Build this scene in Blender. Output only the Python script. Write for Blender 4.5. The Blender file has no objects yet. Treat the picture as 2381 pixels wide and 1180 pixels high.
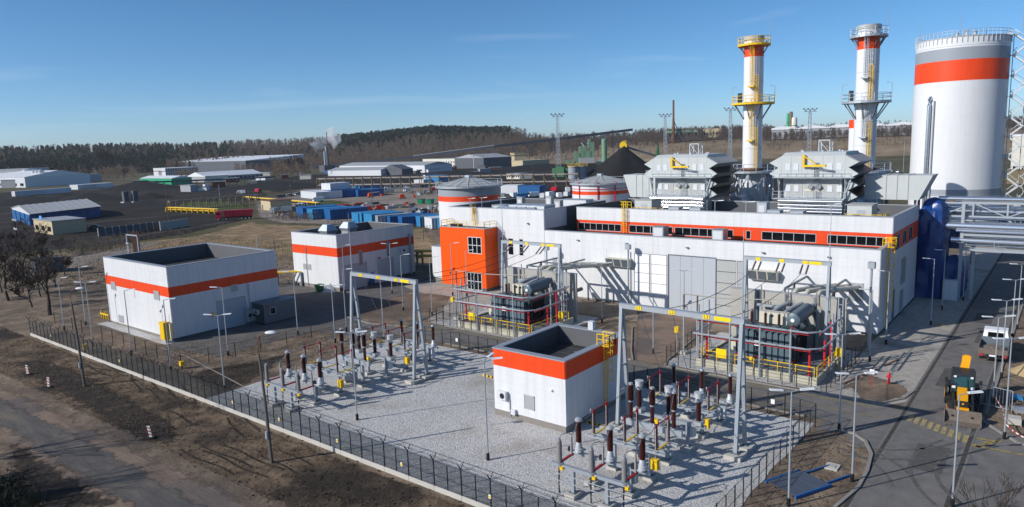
import bpy, bmesh, math, random
import numpy as np
from mathutils import Vector, Matrix
random.seed(7)
SC = bpy.context.scene
COL = SC.collection
R_ = math.radians

# ---------------------------------------------------------------- camera, sky, sun, exposure
cd = bpy.data.cameras.new('camera')
cam = bpy.data.objects.new('camera', cd); COL.objects.link(cam)
cd.sensor_width = 36.0; cd.lens = 24.93; cd.clip_start = 0.5; cd.clip_end = 12000
fw = Vector((0.77176883, 0.61764024, -0.15130568)); rt = Vector((0.62054437, -0.78347742, -0.0329821)); dn = Vector((-0.13891565, -0.06843733, -0.98793662))
m = Matrix((rt, -dn, -fw)).transposed().to_4x4(); m.translation = Vector((0, 0, 24.07))
cam.matrix_world = m
SC.camera = cam
SUN_DIR = Vector((-0.85, 0.527, 0)).normalized()      # towards the sun, in plan
EL = R_(28)
wd = bpy.data.worlds.new('World'); SC.world = wd; wd.use_nodes = True
nt = wd.node_tree; nt.nodes.clear()
sky = nt.nodes.new('ShaderNodeTexSky'); sky.sky_type = 'NISHITA'; sky.sun_disc = False
sky.sun_elevation = EL; sky.sun_rotation = math.atan2(SUN_DIR.x, SUN_DIR.y)
sky.altitude = 100; sky.air_density = 0.62; sky.dust_density = 0.5; sky.ozone_density = 4.6
bg = nt.nodes.new('ShaderNodeBackground'); bg.inputs[1].default_value = 0.13
# thin cirrus streaks mixed into the sky
tc = nt.nodes.new('ShaderNodeTexCoord'); mp = nt.nodes.new('ShaderNodeMapping')
mp.inputs['Rotation'].default_value = (0, 0, R_(38)); mp.inputs['Scale'].default_value = (1.2, 1.2, 14)
nz = nt.nodes.new('ShaderNodeTexNoise'); nz.inputs['Scale'].default_value = 1.9; nz.inputs['Detail'].default_value = 7; nz.inputs['Distortion'].default_value = 0.5
cr = nt.nodes.new('ShaderNodeValToRGB'); cr.color_ramp.elements[0].position = 0.56; cr.color_ramp.elements[1].position = 0.9
cr.color_ramp.elements[1].color = (0.28, 0.28, 0.28, 1)
hs = nt.nodes.new('ShaderNodeHueSaturation'); hs.inputs['Saturation'].default_value = 1.12; hs.inputs['Hue'].default_value = 0.493; hs.inputs['Value'].default_value = 1.0
mx = nt.nodes.new('ShaderNodeMix'); mx.data_type = 'RGBA'; mx.inputs['B'].default_value = (7.0, 7.6, 8.4, 1)
out = nt.nodes.new('ShaderNodeOutputWorld'); L = nt.links.new
L(tc.outputs['Generated'], mp.inputs[0]); L(mp.outputs[0], nz.inputs['Vector']); L(nz.outputs['Fac'], cr.inputs[0])
L(sky.outputs[0], hs.inputs['Color']); L(hs.outputs[0], mx.inputs['A']); L(cr.outputs[0], mx.inputs['Factor'])
L(mx.outputs['Result'], bg.inputs[0]); L(bg.outputs[0], out.inputs[0])
sl = bpy.data.lights.new('sun', 'SUN'); sl.energy = 4.7; sl.angle = R_(0.5); sl.color = (1.0, 0.955, 0.89)
so = bpy.data.objects.new('sun', sl); COL.objects.link(so)
sdir = Vector((SUN_DIR.x * math.cos(EL), SUN_DIR.y * math.cos(EL), math.sin(EL)))
so.rotation_euler = sdir.to_track_quat('Z', 'Y').to_euler(); so.location = (0, 0, 80)
SC.view_settings.view_transform = 'Standard'; SC.view_settings.look = 'None'
SC.view_settings.gamma = 1; SC.view_settings.exposure = 0.0; SC.view_settings.use_curve_mapping = False
SC.render.engine = 'CYCLES'
SC.cycles.max_bounces = 6; SC.cycles.volume_bounces = 2; SC.cycles.use_denoising = True

# ---------------------------------------------------------------- materials
MAT = {}
def mat(name, col, rough=0.6, metal=0.0, var=0.0, vscale=0.6, col2=None, bump=0.0, bscale=8.0, spec=0.3, noise_detail=6, emit=None, stripes=None):
    """Principled material; var mixes towards col2 (or a darker tone) with noise, bump gives fine relief"""
    m = bpy.data.materials.new(name); m.use_nodes = True; n = m.node_tree; p = n.nodes['Principled BSDF']
    p.inputs['Base Color'].default_value = (*col, 1); p.inputs['Roughness'].default_value = rough
    p.inputs['Metallic'].default_value = metal; p.inputs['Specular IOR Level'].default_value = spec
    if emit: p.inputs['Emission Color'].default_value = (*emit[0], 1); p.inputs['Emission Strength'].default_value = emit[1]
    if var or bump:
        g = n.nodes.new('ShaderNodeNewGeometry')
    if var:
        z = n.nodes.new('ShaderNodeTexNoise'); z.inputs['Scale'].default_value = vscale; z.inputs['Detail'].default_value = noise_detail
        z.inputs['Roughness'].default_value = 0.65
        r = n.nodes.new('ShaderNodeValToRGB'); r.color_ramp.elements[0].position = 0.36; r.color_ramp.elements[1].position = 0.66
        c2 = col2 or tuple(c * 0.6 for c in col)
        r.color_ramp.elements[0].color = tuple(c2[i] * var + col[i] * (1 - var) for i in range(3)) + (1,); r.color_ramp.elements[1].color = (*col, 1)
        n.links.new(g.outputs['Position'], z.inputs['Vector']); n.links.new(z.outputs['Fac'], r.inputs[0]); n.links.new(r.outputs[0], p.inputs['Base Color'])
    if stripes:      # faint vertical rain streaks
        mp_ = n.nodes.new('ShaderNodeMapping'); mp_.inputs['Scale'].default_value = (1.6, 1.6, .09); z4 = n.nodes.new('ShaderNodeTexNoise'); z4.inputs['Scale'].default_value = 1.3; z4.inputs['Detail'].default_value = 6
        r4 = n.nodes.new('ShaderNodeValToRGB'); r4.color_ramp.elements[0].position = .3; r4.color_ramp.elements[1].position = .62; r4.color_ramp.elements[0].color = (1 - stripes, 1 - stripes, 1 - stripes * 1.1, 1); x4 = n.nodes.new('ShaderNodeMix'); x4.data_type = 'RGBA'; x4.blend_type = 'MULTIPLY'; x4.inputs['Factor'].default_value = 1
        n.links.new(g.outputs['Position'], mp_.inputs[0]); n.links.new(mp_.outputs[0], z4.inputs['Vector']); n.links.new(z4.outputs['Fac'], r4.inputs[0]); n.links.new(r4.outputs[0], x4.inputs['B']); n.links.new(r.outputs[0], x4.inputs['A']); n.links.new(x4.outputs['Result'], p.inputs['Base Color'])
    if bump:
        z2 = n.nodes.new('ShaderNodeTexNoise'); z2.inputs['Scale'].default_value = bscale; z2.inputs['Detail'].default_value = 5
        b = n.nodes.new('ShaderNodeBump'); b.inputs['Strength'].default_value = bump; b.inputs['Distance'].default_value = 0.1
        n.links.new(g.outputs['Position'], z2.inputs['Vector']); n.links.new(z2.outputs['Fac'], b.inputs['Height']); n.links.new(b.outputs[0], p.inputs['Normal'])
    MAT[name] = m; return m
mat('white', (.68, .69, .71), .42, var=.10, vscale=.35, stripes=.10)
mat('white2', (.62, .64, .67), .45, var=.14, vscale=.5)
mat('offwhite', (.66, .64, .56), .7, var=.2, vscale=.4)
mat('core', (.10, .10, .11), .8)
mat('orange', (.80, .066, .010), .42, var=.10, vscale=.4, stripes=.12)
mat('tower_orange', (.88, .098, .003), .40, var=.08, vscale=.5, stripes=.10)
mat('plinth', (.24, .22, .20), .85, var=.3, vscale=1.2)
mat('coping', (.36, .38, .42), .45, .35)
mat('roofing', (.030, .032, .036), .8, var=.5, vscale=.7, col2=(.07, .07, .07))
mat('parapet_in', (.11, .115, .125), .7, var=.25, vscale=.6)
mat('door_grey', (.42, .45, .49), .5, var=.08, vscale=.5)
mat('door_dark', (.12, .13, .16), .5)
mat('louvre', (.40, .41, .42), .5, .2)
mat('glass', (.006, .007, .009), .12, spec=.25)
mat('frame', (.50, .52, .55), .4, .3)
mat('galv', (.43, .47, .51), .45, .45, var=.12, vscale=1.5)
mat('galv_dark', (.16, .19, .22), .5, .4)
mat('steel_blue', (.36, .40, .44), .5, .35, var=.15, vscale=2)
mat('porcelain', (.048, .013, .010), .28, spec=.6)
mat('porcelain_grey', (.23, .22, .215), .4)
mat('alu', (.62, .64, .66), .35, .55)
mat('chrome', (.74, .76, .80), .22, .9)
mat('copper_red', (.30, .012, .020), .5)
mat('red', (.55, .02, .03), .45)
mat('yellow', (.80, .50, .012), .45, var=.12, vscale=2)
mat('yellow_sign', (.88, .62, .01), .5)
mat('black', (.012, .012, .013), .5)
mat('black_metal', (.020, .022, .025), .45, .2, var=.3, vscale=3, col2=(.045, .047, .05))
mat('rubber', (.018, .018, .018), .9, var=.4, vscale=5, col2=(.05, .045, .04))
mat('concrete', (.40, .385, .35), .85, var=.3, vscale=.8, bump=.15, bscale=6)
mat('concrete_light', (.50, .48, .44), .85, var=.3, vscale=.5)
mat('bund', (.55, .52, .41), .8, var=.22, vscale=.8)
mat('trafo', (.060, .085, .105), .45, .1, var=.25, vscale=1.2)
mat('trafo_rad', (.105, .150, .180), .42, .1, var=.15, vscale=1.5)
mat('cream', (.58, .55, .45), .5)
mat('grey_box', (.40, .41, .40), .5, var=.12, vscale=.8)
mat('grey_clad', (.50, .53, .53), .55, var=.18, vscale=.5)
mat('tank_grey', (.28, .31, .35), .45)
mat('tank_white', (.68, .69, .71), .38, var=.08, vscale=.25, stripes=.05)
mat('blue_tarp', (.007, .050, .22), .33, var=.4, vscale=.9, bump=1.0, bscale=.9, spec=.6)
mat('blue_steel', (.012, .11, .32), .5, var=.3, vscale=1.0)
mat('blue_light', (.03, .22, .45), .5, var=.25, vscale=1.0)
mat('blue_sign', (.10, .35, .75), .5)
mat('tent_blue', (.008, .06, .22), .55, var=.2, vscale=.4)
mat('tent_roof', (.42, .42, .42), .55, var=.2, vscale=.4)
mat('green', (.02, .33, .15), .5, var=.15)
mat('green_dark', (.03, .12, .05), .6, var=.3)
mat('plant_green', (.17, .30, .19), .5, var=.3, vscale=.3)
mat('brick', (.20, .06, .04), .85, var=.4, vscale=.8)
mat('tan_wall', (.50, .42, .27), .8, var=.2, vscale=.3)
mat('brown_wall', (.19, .15, .085), .8, var=.3, vscale=.6)
mat('slate', (.09, .10, .12), .6, var=.3, vscale=.2)
mat('roof_white', (.72, .73, .76), .5, var=.15, vscale=.1)
mat('roof_grey', (.35, .36, .38), .6, var=.3, vscale=.15)
mat('coal', (.008, .008, .009), .9, var=.5, vscale=.3, col2=(.018, .018, .018), bump=.6, bscale=1.2)
mat('sand', (.40, .29, .16), .95, var=.3, vscale=.9, bump=.4, bscale=3)
mat('kerb_stone', (.27, .255, .23), .9, var=.35, vscale=1.5)
mat('panel_slate', (.085, .105, .14), .45, .2, var=.2, vscale=2)
mat('old_post', (.13, .12, .105), .9, var=.3, vscale=2)
mat('timber', (.26, .21, .15), .85, var=.35, vscale=2)
mat('rust', (.17, .08, .05), .8, var=.4, vscale=1.5)
mat('rusty_pipe', (.36, .31, .28), .6, .1, var=.5, vscale=.35, col2=(.12, .06, .04))
mat('bark', (.050, .042, .034), .95, var=.5, vscale=4, col2=(.025, .022, .018))
mat('twig', (.060, .046, .038), .95)
mat('bucket', (.17, .14, .115), .7, var=.5, vscale=3, col2=(.08, .065, .055))
mat('loader_yellow', (.80, .36, .006), .4, var=.12, vscale=2)
mat('tint_glass', (.012, .05, .05), .06, spec=.8)
mat('white_paint', (.80, .81, .82), .35, spec=.5)
mat('red_paint', (.42, .004, .030), .38, spec=.5)
mat('car_dark', (.02, .022, .03), .25, spec=.6)
mat('car_silver', (.42, .44, .46), .3, .5)
mat('car_blue', (.02, .05, .16), .3, spec=.6)
mat('lens', (.75, .77, .78), .25)
mat('plaque', (.85, .85, .85), .5)
mat('sign_green', (.02, .36, .16), .5)

def ground_mat(name, stops, scale, detail=9, bump=.3, bscale=2.5, rough=.95, big=None, stretch=None):
    """ground cover: noise through a ramp, plus optional large patches and directional streaks"""
    m = bpy.data.materials.new(name); m.use_nodes = True; n = m.node_tree; p = n.nodes['Principled BSDF']
    p.inputs['Roughness'].default_value = rough; p.inputs['Specular IOR Level'].default_value = .15
    g = n.nodes.new('ShaderNodeNewGeometry'); src = g.outputs['Position']
    if stretch:
        mp = n.nodes.new('ShaderNodeMapping'); mp.inputs['Scale'].default_value = stretch; n.links.new(src, mp.inputs[0]); src = mp.outputs[0]
    z = n.nodes.new('ShaderNodeTexNoise'); z.inputs['Scale'].default_value = scale; z.inputs['Detail'].default_value = detail; z.inputs['Roughness'].default_value = .68
    r = n.nodes.new('ShaderNodeValToRGB'); e = r.color_ramp.elements
    while len(e) < len(stops): e.new(.5)
    for i, (pos, c) in enumerate(stops): e[i].position = pos; e[i].color = (*c, 1)
    n.links.new(src, z.inputs['Vector']); n.links.new(z.outputs['Fac'], r.inputs[0]); colo = r.outputs[0]
    if big:
        z3 = n.nodes.new('ShaderNodeTexNoise'); z3.inputs['Scale'].default_value = big[0]; z3.inputs['Detail'].default_value = 4
        r3 = n.nodes.new('ShaderNodeValToRGB'); r3.color_ramp.elements[0].position = big[2]; r3.color_ramp.elements[1].position = big[3]
        mi = n.nodes.new('ShaderNodeMix'); mi.data_type = 'RGBA'; mi.inputs['B'].default_value = (*big[1], 1)
        n.links.new(g.outputs['Position'], z3.inputs['Vector']); n.links.new(z3.outputs['Fac'], r3.inputs[0]); n.links.new(r3.outputs[0], mi.inputs['Factor'])
        n.links.new(colo, mi.inputs['A']); colo = mi.outputs['Result']
    n.links.new(colo, p.inputs['Base Color'])
    z2 = n.nodes.new('ShaderNodeTexNoise'); z2.inputs['Scale'].default_value = bscale; z2.inputs['Detail'].default_value = 8; z2.inputs['Roughness'].default_value = .7
    b = n.nodes.new('ShaderNodeBump'); b.inputs['Strength'].default_value = bump; b.inputs['Distance'].default_value = .25
    n.links.new(src, z2.inputs['Vector']); n.links.new(z2.outputs['Fac'], b.inputs['Height']); n.links.new(b.outputs[0], p.inputs['Normal'])
    MAT[name] = m; return m
ground_mat('dirt', [(.30, (0.084, 0.064, 0.050)), (.48, (0.182, 0.137, 0.101)), (.62, (0.280, 0.213, 0.151)), (.78, (0.350, 0.280, 0.210))], .35, bump=.8, bscale=1.6, big=(.05, (0.105, 0.084, 0.067), .5, .68))
ground_mat('verge_dirt', [(.28, (0.040, 0.030, 0.023)), (.45, (0.116, 0.083, 0.057)), (.62, (0.220, 0.160, 0.106)), (.8, (0.275, 0.204, 0.127))], .55, bump=1.0, bscale=1.4, big=(.11, (0.040, 0.032, 0.026), .5, .64))
ground_mat('track', [(.3, (0.145, 0.106, 0.080)), (.5, (0.227, 0.166, 0.125)), (.7, (0.302, 0.222, 0.167))], .5, bump=.35, bscale=2, stretch=(1.6, .22, 1), big=(.16, (0.132, 0.110, 0.100), .46, .6))
ground_mat('asphalt', [(.3, (0.121, 0.115, 0.112)), (.5, (0.155, 0.148, 0.143)), (.7, (0.193, 0.184, 0.175))], .8, bump=.12, bscale=14, big=(.13, (0.213, 0.198, 0.178), .52, .8))
ground_mat('asphalt_yard', [(.3, (0.094, 0.089, 0.087)), (.5, (0.127, 0.119, 0.113)), (.7, (0.171, 0.156, 0.143))], .5, bump=.15, bscale=8, big=(.10, (0.165, 0.143, 0.121), .56, .8))
ground_mat('paving', [(.3, (0.280, 0.259, 0.231)), (.5, (0.364, 0.336, 0.301)), (.7, (0.462, 0.420, 0.378))], 1.2, bump=.15, bscale=6, big=(.2, (0.182, 0.168, 0.154), .52, .75))
ground_mat('dry_grass', [(.28, (0.106, 0.078, 0.044)), (.45, (0.211, 0.149, 0.087)), (.6, (0.335, 0.236, 0.137)), (.8, (0.422, 0.305, 0.180))], .22, bump=.8, bscale=1.2, big=(.035, (0.087, 0.083, 0.033), .54, .72))
ground_mat('green_grass', [(.3, (.035, .048, .016)), (.5, (.065, .085, .026)), (.7, (.10, .11, .04))], .12, bump=.5, bscale=1.0)
ground_mat('yard_grey', [(.3, (0.172, 0.146, 0.125)), (.5, (0.252, 0.212, 0.181)), (.7, (0.332, 0.280, 0.236))], .12, bump=.3, bscale=1.0, big=(.03, (0.113, 0.104, 0.099), .5, .7))
ground_mat('coal_ground', [(.3, (0.013, 0.011, 0.009)), (.5, (0.028, 0.023, 0.019)), (.72, (0.059, 0.048, 0.039))], .06, bump=.5, bscale=.6, big=(.014, (0.012, 0.011, 0.010), .5, .7))
ground_mat('far_field', [(.3, (.050, .045, .026)), (.5, (.090, .080, .042)), (.7, (.14, .115, .065))], .02, bump=.3, bscale=.3)
ground_mat('bank', [(.3, (.12, .088, .058)), (.5, (.22, .165, .108)), (.7, (.30, .235, .155))], .03, bump=.6, bscale=.2, big=(.008, (.10, .082, .052), .55, .75))
ground_mat('stone_edge', [(.3, (.30, .28, .25)), (.5, (.46, .43, .38)), (.7, (.56, .53, .48))], 1.5, bump=.3, bscale=5)
# crushed stone: voronoi cells with light and dark faces
m = bpy.data.materials.new('gravel'); m.use_nodes = True; n = m.node_tree; p = n.nodes['Principled BSDF']; p.inputs['Roughness'].default_value = .9
g = n.nodes.new('ShaderNodeNewGeometry'); v = n.nodes.new('ShaderNodeTexVoronoi'); v.inputs['Scale'].default_value = 11.0
r = n.nodes.new('ShaderNodeValToRGB'); e = r.color_ramp.elements; e[0].color = (.33, .33, .33, 1); e[1].color = (.60, .59, .575, 1); e[0].position = .05; e[1].position = .85
sx = n.nodes.new('ShaderNodeSeparateColor'); b = n.nodes.new('ShaderNodeBump'); b.inputs['Strength'].default_value = .8; b.inputs['Distance'].default_value = .06; b.invert = True
zb = n.nodes.new('ShaderNodeTexNoise'); zb.inputs['Scale'].default_value = .22; zb.inputs['Detail'].default_value = 5
rb = n.nodes.new('ShaderNodeValToRGB'); rb.color_ramp.elements[0].position = .50; rb.color_ramp.elements[1].position = .74
mi = n.nodes.new('ShaderNodeMix'); mi.data_type = 'RGBA'; mi.blend_type = 'MULTIPLY'; mi.inputs['B'].default_value = (.76, .72, .66, 1)
n.links.new(g.outputs['Position'], v.inputs['Vector']); n.links.new(v.outputs['Color'], sx.inputs[0]); n.links.new(sx.outputs[0], r.inputs[0])
n.links.new(g.outputs['Position'], zb.inputs['Vector']); n.links.new(zb.outputs['Fac'], rb.inputs[0]); n.links.new(rb.outputs[0], mi.inputs['Factor']); n.links.new(r.outputs[0], mi.inputs['A'])
n.links.new(mi.outputs['Result'], p.inputs['Base Color'])
n.links.new(v.outputs['Distance'], b.inputs['Height']); n.links.new(b.outputs[0], p.inputs['Normal']); MAT['gravel'] = m
# worn yellow road paint and chain-link mesh (wire pattern with holes)
def worn_paint(name, col, under):
    m = bpy.data.materials.new(name); m.use_nodes = True; n = m.node_tree; p = n.nodes['Principled BSDF']; p.inputs['Roughness'].default_value = .8
    g = n.nodes.new('ShaderNodeNewGeometry'); z = n.nodes.new('ShaderNodeTexNoise'); z.inputs['Scale'].default_value = 4; z.inputs['Detail'].default_value = 8; z.inputs['Roughness'].default_value = .8
    r = n.nodes.new('ShaderNodeValToRGB'); e = r.color_ramp.elements; e[0].position = .42; e[1].position = .56; e[0].color = (*under, 1); e[1].color = (*col, 1)
    n.links.new(g.outputs['Position'], z.inputs['Vector']); n.links.new(z.outputs['Fac'], r.inputs[0]); n.links.new(r.outputs[0], p.inputs['Base Color']); MAT[name] = m
worn_paint('yellow_paint', (.40, .29, .06), (.15, .125, .085))
worn_paint('zebra_paint', (.42, .33, .12), (.20, .17, .11))
def chain_link(name, col, dens):
    m = bpy.data.materials.new(name); m.use_nodes = True; n = m.node_tree; p = n.nodes['Principled BSDF']; o = n.nodes['Material Output']
    p.inputs['Base Color'].default_value = (*col, 1); p.inputs['Roughness'].default_value = .6
    t = n.nodes.new('ShaderNodeBsdfTransparent'); mx = n.nodes.new('ShaderNodeMixShader')
    g = n.nodes.new('ShaderNodeNewGeometry'); s = n.nodes.new('ShaderNodeSeparateXYZ'); n.links.new(g.outputs['Position'], s.inputs[0])
    def mth(op, a, b=None):
        k = n.nodes.new('ShaderNodeMath'); k.operation = op
        for i, q in enumerate((a, b)):
            if q is None: continue
            if isinstance(q, (int, float)): k.inputs[i].default_value = q
            else: n.links.new(q, k.inputs[i])
        return k.outputs[0]
    h = mth('ADD', s.outputs[0], s.outputs[1])
    d1 = mth('FRACT', mth('MULTIPLY', mth('ADD', h, s.outputs[2]), 9.0)); d2 = mth('FRACT', mth('MULTIPLY', mth('SUBTRACT', h, s.outputs[2]), 9.0))
    f = mth('MAXIMUM', mth('LESS_THAN', d1, dens), mth('LESS_THAN', d2, dens))
    n.links.new(f, mx.inputs[0]); n.links.new(t.outputs[0], mx.inputs[1]); n.links.new(p.outputs[0], mx.inputs[2]); n.links.new(mx.outputs[0], o.inputs[0]); MAT[name] = m
chain_link('chain_link', (.020, .028, .030), .24)
chain_link('chain_link_thin', (.022, .028, .030), .05)

# ---------------------------------------------------------------- mesh helpers
class Mb:
    """collects shapes and links them as ONE mesh object"""
    def __init__(s): s.v = []; s.f = []
    def box(s, x0, y0, z0, x1, y1, z1):
        b = len(s.v); s.v += [(x0, y0, z0), (x1, y0, z0), (x1, y1, z0), (x0, y1, z0), (x0, y0, z1), (x1, y0, z1), (x1, y1, z1), (x0, y1, z1)]
        s.f += [tuple(b + i for i in q) for q in ((0, 3, 2, 1), (4, 5, 6, 7), (0, 1, 5, 4), (1, 2, 6, 5), (2, 3, 7, 6), (3, 0, 4, 7))]; return s
    def tube(s, pts, r, n=6, caps=True):
        pts = [Vector(p) for p in pts]; rs = r if isinstance(r, (list, tuple)) else [r] * len(pts); base = len(s.v)
        for i, p in enumerate(pts):
            d = (pts[min(i + 1, len(pts) - 1)] - pts[max(i - 1, 0)]); d = d.normalized() if d.length > 1e-9 else Vector((0, 0, 1))
            a = d.cross(Vector((0, 0, 1)));  a = a.normalized() if a.length > 1e-3 else Vector((1, 0, 0))
            c = d.cross(a)
            for k in range(n):
                t = 2 * math.pi * (k + .5) / n; s.v.append(tuple(p + (a * math.cos(t) + c * math.sin(t)) * rs[i]))
        for i in range(len(pts) - 1):
            for k in range(n):
                k2 = (k + 1) % n; s.f.append((base + i * n + k, base + i * n + k2, base + (i + 1) * n + k2, base + (i + 1) * n + k))
        if caps:
            s.f.append(tuple(base + k for k in range(n))[::-1]); s.f.append(tuple(base + (len(pts) - 1) * n + k for k in range(n)))
        return s
    def bar(s, a, b, w, h=None):
        """square bar from a to b"""
        h = h or w; a = Vector(a); b = Vector(b); d = (b - a).normalized(); u = d.cross(Vector((0, 0, 1))); u = u.normalized() if u.length > 1e-3 else Vector((1, 0, 0)); c = d.cross(u)
        base = len(s.v)
        for p in (a, b):
            for (i, j) in ((-1, -1), (1, -1), (1, 1), (-1, 1)): s.v.append(tuple(p + u * (i * w / 2) + c * (j * h / 2)))
        s.f += [tuple(base + i for i in q) for q in ((0, 1, 2, 3), (7, 6, 5, 4), (0, 4, 5, 1), (1, 5, 6, 2), (2, 6, 7, 3), (3, 7, 4, 0))]; return s
    def lathe(s, prof, c=(0, 0, 0), n=12, cap=True):
        """prof: list of (r, z)"""
        b = len(s.v)
        for r, z in prof:
            for k in range(n): t = 2 * math.pi * k / n; s.v.append((c[0] + r * math.cos(t), c[1] + r * math.sin(t), c[2] + z))
        for i in range(len(prof) - 1):
            for k in range(n): k2 = (k + 1) % n; s.f.append((b + i * n + k, b + i * n + k2, b + (i + 1) * n + k2, b + (i + 1) * n + k))
        if cap: s.f.append(tuple(b + k for k in range(n))[::-1]); s.f.append(tuple(b + (len(prof) - 1) * n + k for k in range(n)))
        return s
    def prism(s, poly, z0, z1):
        b = len(s.v); n = len(poly); s.v += [(x, y, z0) for x, y in poly] + [(x, y, z1) for x, y in poly]
        s.f.append(tuple(range(b, b + n))[::-1]); s.f.append(tuple(range(b + n, b + 2 * n)))
        for k in range(n): k2 = (k + 1) % n; s.f.append((b + k, b + k2, b + n + k2, b + n + k))
        return s
    def loft(s, a, b_):
        """closed solid between two rings of equal length"""
        b = len(s.v); n = len(a); s.v += [tuple(p) for p in a] + [tuple(p) for p in b_]
        s.f.append(tuple(range(b, b + n))[::-1]); s.f.append(tuple(range(b + n, b + 2 * n)))
        for k in range(n): k2 = (k + 1) % n; s.f.append((b + k, b + k2, b + n + k2, b + n + k))
        return s
    def face(s, *p): b = len(s.v); s.v += [tuple(q) for q in p]; s.f.append(tuple(range(b, b + len(p)))); return s
    def mesh(s, name, mt, smooth=False, fix=True):
        me = bpy.data.meshes.new(name); me.from_pydata(s.v, [], s.f)
        if fix:
            bm = bmesh.new(); bm.from_mesh(me); bmesh.ops.recalc_face_normals(bm, faces=bm.faces); bm.to_mesh(me); bm.free()
        me.materials.append(MAT[mt])
        if smooth:
            me.polygons.foreach_set('use_smooth', [True] * len(me.polygons)); me.set_sharp_from_angle(angle=R_(40))
        return me
    def obj(s, name, mt, parent=None, smooth=False, loc=None, rz=0, fix=True): return inst(name, s.mesh(name, mt, smooth, fix), parent, loc, rz)
def inst(name, me, parent=None, loc=None, rz=0, scale=None):
    o = bpy.data.objects.new(name, me); COL.objects.link(o)
    if parent is not None: o.parent = parent
    if loc is not None: o.location = loc
    if rz: o.rotation_euler = (0, 0, rz)
    if scale is not None: o.scale = scale
    return o
def tag(o, label, cat=None, group=None, kind=None):
    if label: o['label'] = label
    if cat: o['category'] = cat
    if group: o['group'] = group
    if kind: o['kind'] = kind
    return o
def thing(name, label, cat, loc=(0, 0, 0), rz=0, group=None, kind=None):
    o = bpy.data.objects.new(name, None); COL.objects.link(o); o.location = loc; o.rotation_euler = (0, 0, rz); o.empty_display_size = .3
    return tag(o, label, cat, group, kind)
UNIT = {}
def box(name, parent, mt, x0, y0, z0, x1, y1, z1):
    """box part sharing one unit cube per material"""
    if mt not in UNIT: UNIT[mt] = Mb().box(-.5, -.5, -.5, .5, .5, .5).mesh('block_' + mt, mt)
    return inst(name, UNIT[mt], parent, ((x0 + x1) / 2, (y0 + y1) / 2, (z0 + z1) / 2), 0, (abs(x1 - x0), abs(y1 - y0), abs(z1 - z0)))
def tube(name, parent, mt, pts, r, n=8): return Mb().tube(pts, r, n).obj(name, mt, parent, smooth=n > 5)
def copy_tree(o, parent=None):
    c = o.copy(); COL.objects.link(c); c.parent = parent
    for ch in list(o.children): copy_tree(ch, c)
    return c
ORD = 'first second third fourth fifth sixth seventh eighth ninth tenth eleventh twelfth thirteenth fourteenth fifteenth sixteenth seventeenth eighteenth nineteenth twentieth'.split()
ORD += ['twenty-' + o for o in ORD[:9]] + ['thirtieth'] + ['thirty-' + o for o in ORD[:9]] + ['fortieth']
def sag(a, b, s, n=14):
    a = Vector(a); b = Vector(b); return [a.lerp(b, i / n) - Vector((0, 0, s * 4 * (i / n) * (1 - i / n))) for i in range(n + 1)]

# ---------------------------------------------------------------- terrain and ground covers
FWD = math.atan2(0.61764, 0.77177)
def lerp_tab(tab, x):
    if x <= tab[0][0]: return tab[0][1]
    for (a, b), (c, d) in zip(tab, tab[1:]):
        if x <= c: return b + (d - b) * (x - a) / (c - a)
    return tab[-1][1]
# hill profiles: bearing in degrees from the view axis (right positive) -> list of (distance, height)
PROF = [(-60, [(0, 0), (1250, 0), (1800, 30), (3000, 36), (9000, 0)]),
        (-25, [(0, 0), (1250, 0), (1800, 34), (3000, 40), (9000, 0)]),
        (-13, [(0, 0), (1150, 0), (1450, 26), (1800, 44), (3000, 46), (9000, 0)]),
        (-6,  [(0, 0), (1050, 0), (1300, 30), (1550, 46), (3000, 48), (9000, 0)]),
        (0,   [(0, 0), (1000, 0), (1250, 26), (1500, 40), (3000, 42), (9000, 0)]),
        (6,   [(0, 0), (840, 0), (960, 9), (1150, 19), (1500, 30), (3000, 34), (9000, 0)]),
        (15,  [(0, 0), (830, 0), (930, 16), (1100, 23), (1500, 31), (3000, 34), (9000, 0)]),
        (60,  [(0, 0), (830, 0), (930, 17), (1100, 24), (1500, 32), (3000, 34), (9000, 0)])]
def terrain_z(x, y):
    d = math.hypot(x, y); b = math.degrees(FWD - math.atan2(y, x)); b = (b + 180) % 360 - 180
    b = max(-60, min(60, b))
    for (b0, p0), (b1, p1) in zip(PROF, PROF[1:]):
        if b <= b1:
            t = (b - b0) / (b1 - b0); z = lerp_tab(p0, d) * (1 - t) + lerp_tab(p1, d) * t
            return z + (math.sin(x * .013) * math.cos(y * .011) * 2.0 if d > 1000 else 0) * min(1, max(0, (z - 3) / 8))
    return 0
mb = Mb(); DS = [0.5, 30, 60, 100, 150, 220, 320, 450, 600, 750, 830, 880, 930, 1000, 1050, 1100, 1150, 1250, 1350, 1450, 1550, 1650, 1800, 2200, 3000, 5000, 9000]
NA = 120
for d in DS:
    for k in range(NA):
        a = 2 * math.pi * k / NA; x, y = d * math.cos(a), d * math.sin(a); mb.v.append((x, y, terrain_z(x, y)))
for i in range(len(DS) - 1):
    for k in range(NA): k2 = (k + 1) % NA; mb.f.append((i * NA + k, i * NA + k2, (i + 1) * NA + k2, (i + 1) * NA + k))
mb.f.append(tuple(range(NA)))
ground = mb.obj('ground', 'dirt'); tag(ground, None, kind='structure')
ground.data.materials.append(MAT['far_field']); ground.data.materials.append(MAT['bank'])
for p in ground.data.polygons:
    c = p.center; d = math.hypot(c.x, c.y); p.use_smooth = True
    p.material_index = 0 if d < 200 else (1 if c.z < .5 else 2)

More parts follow.
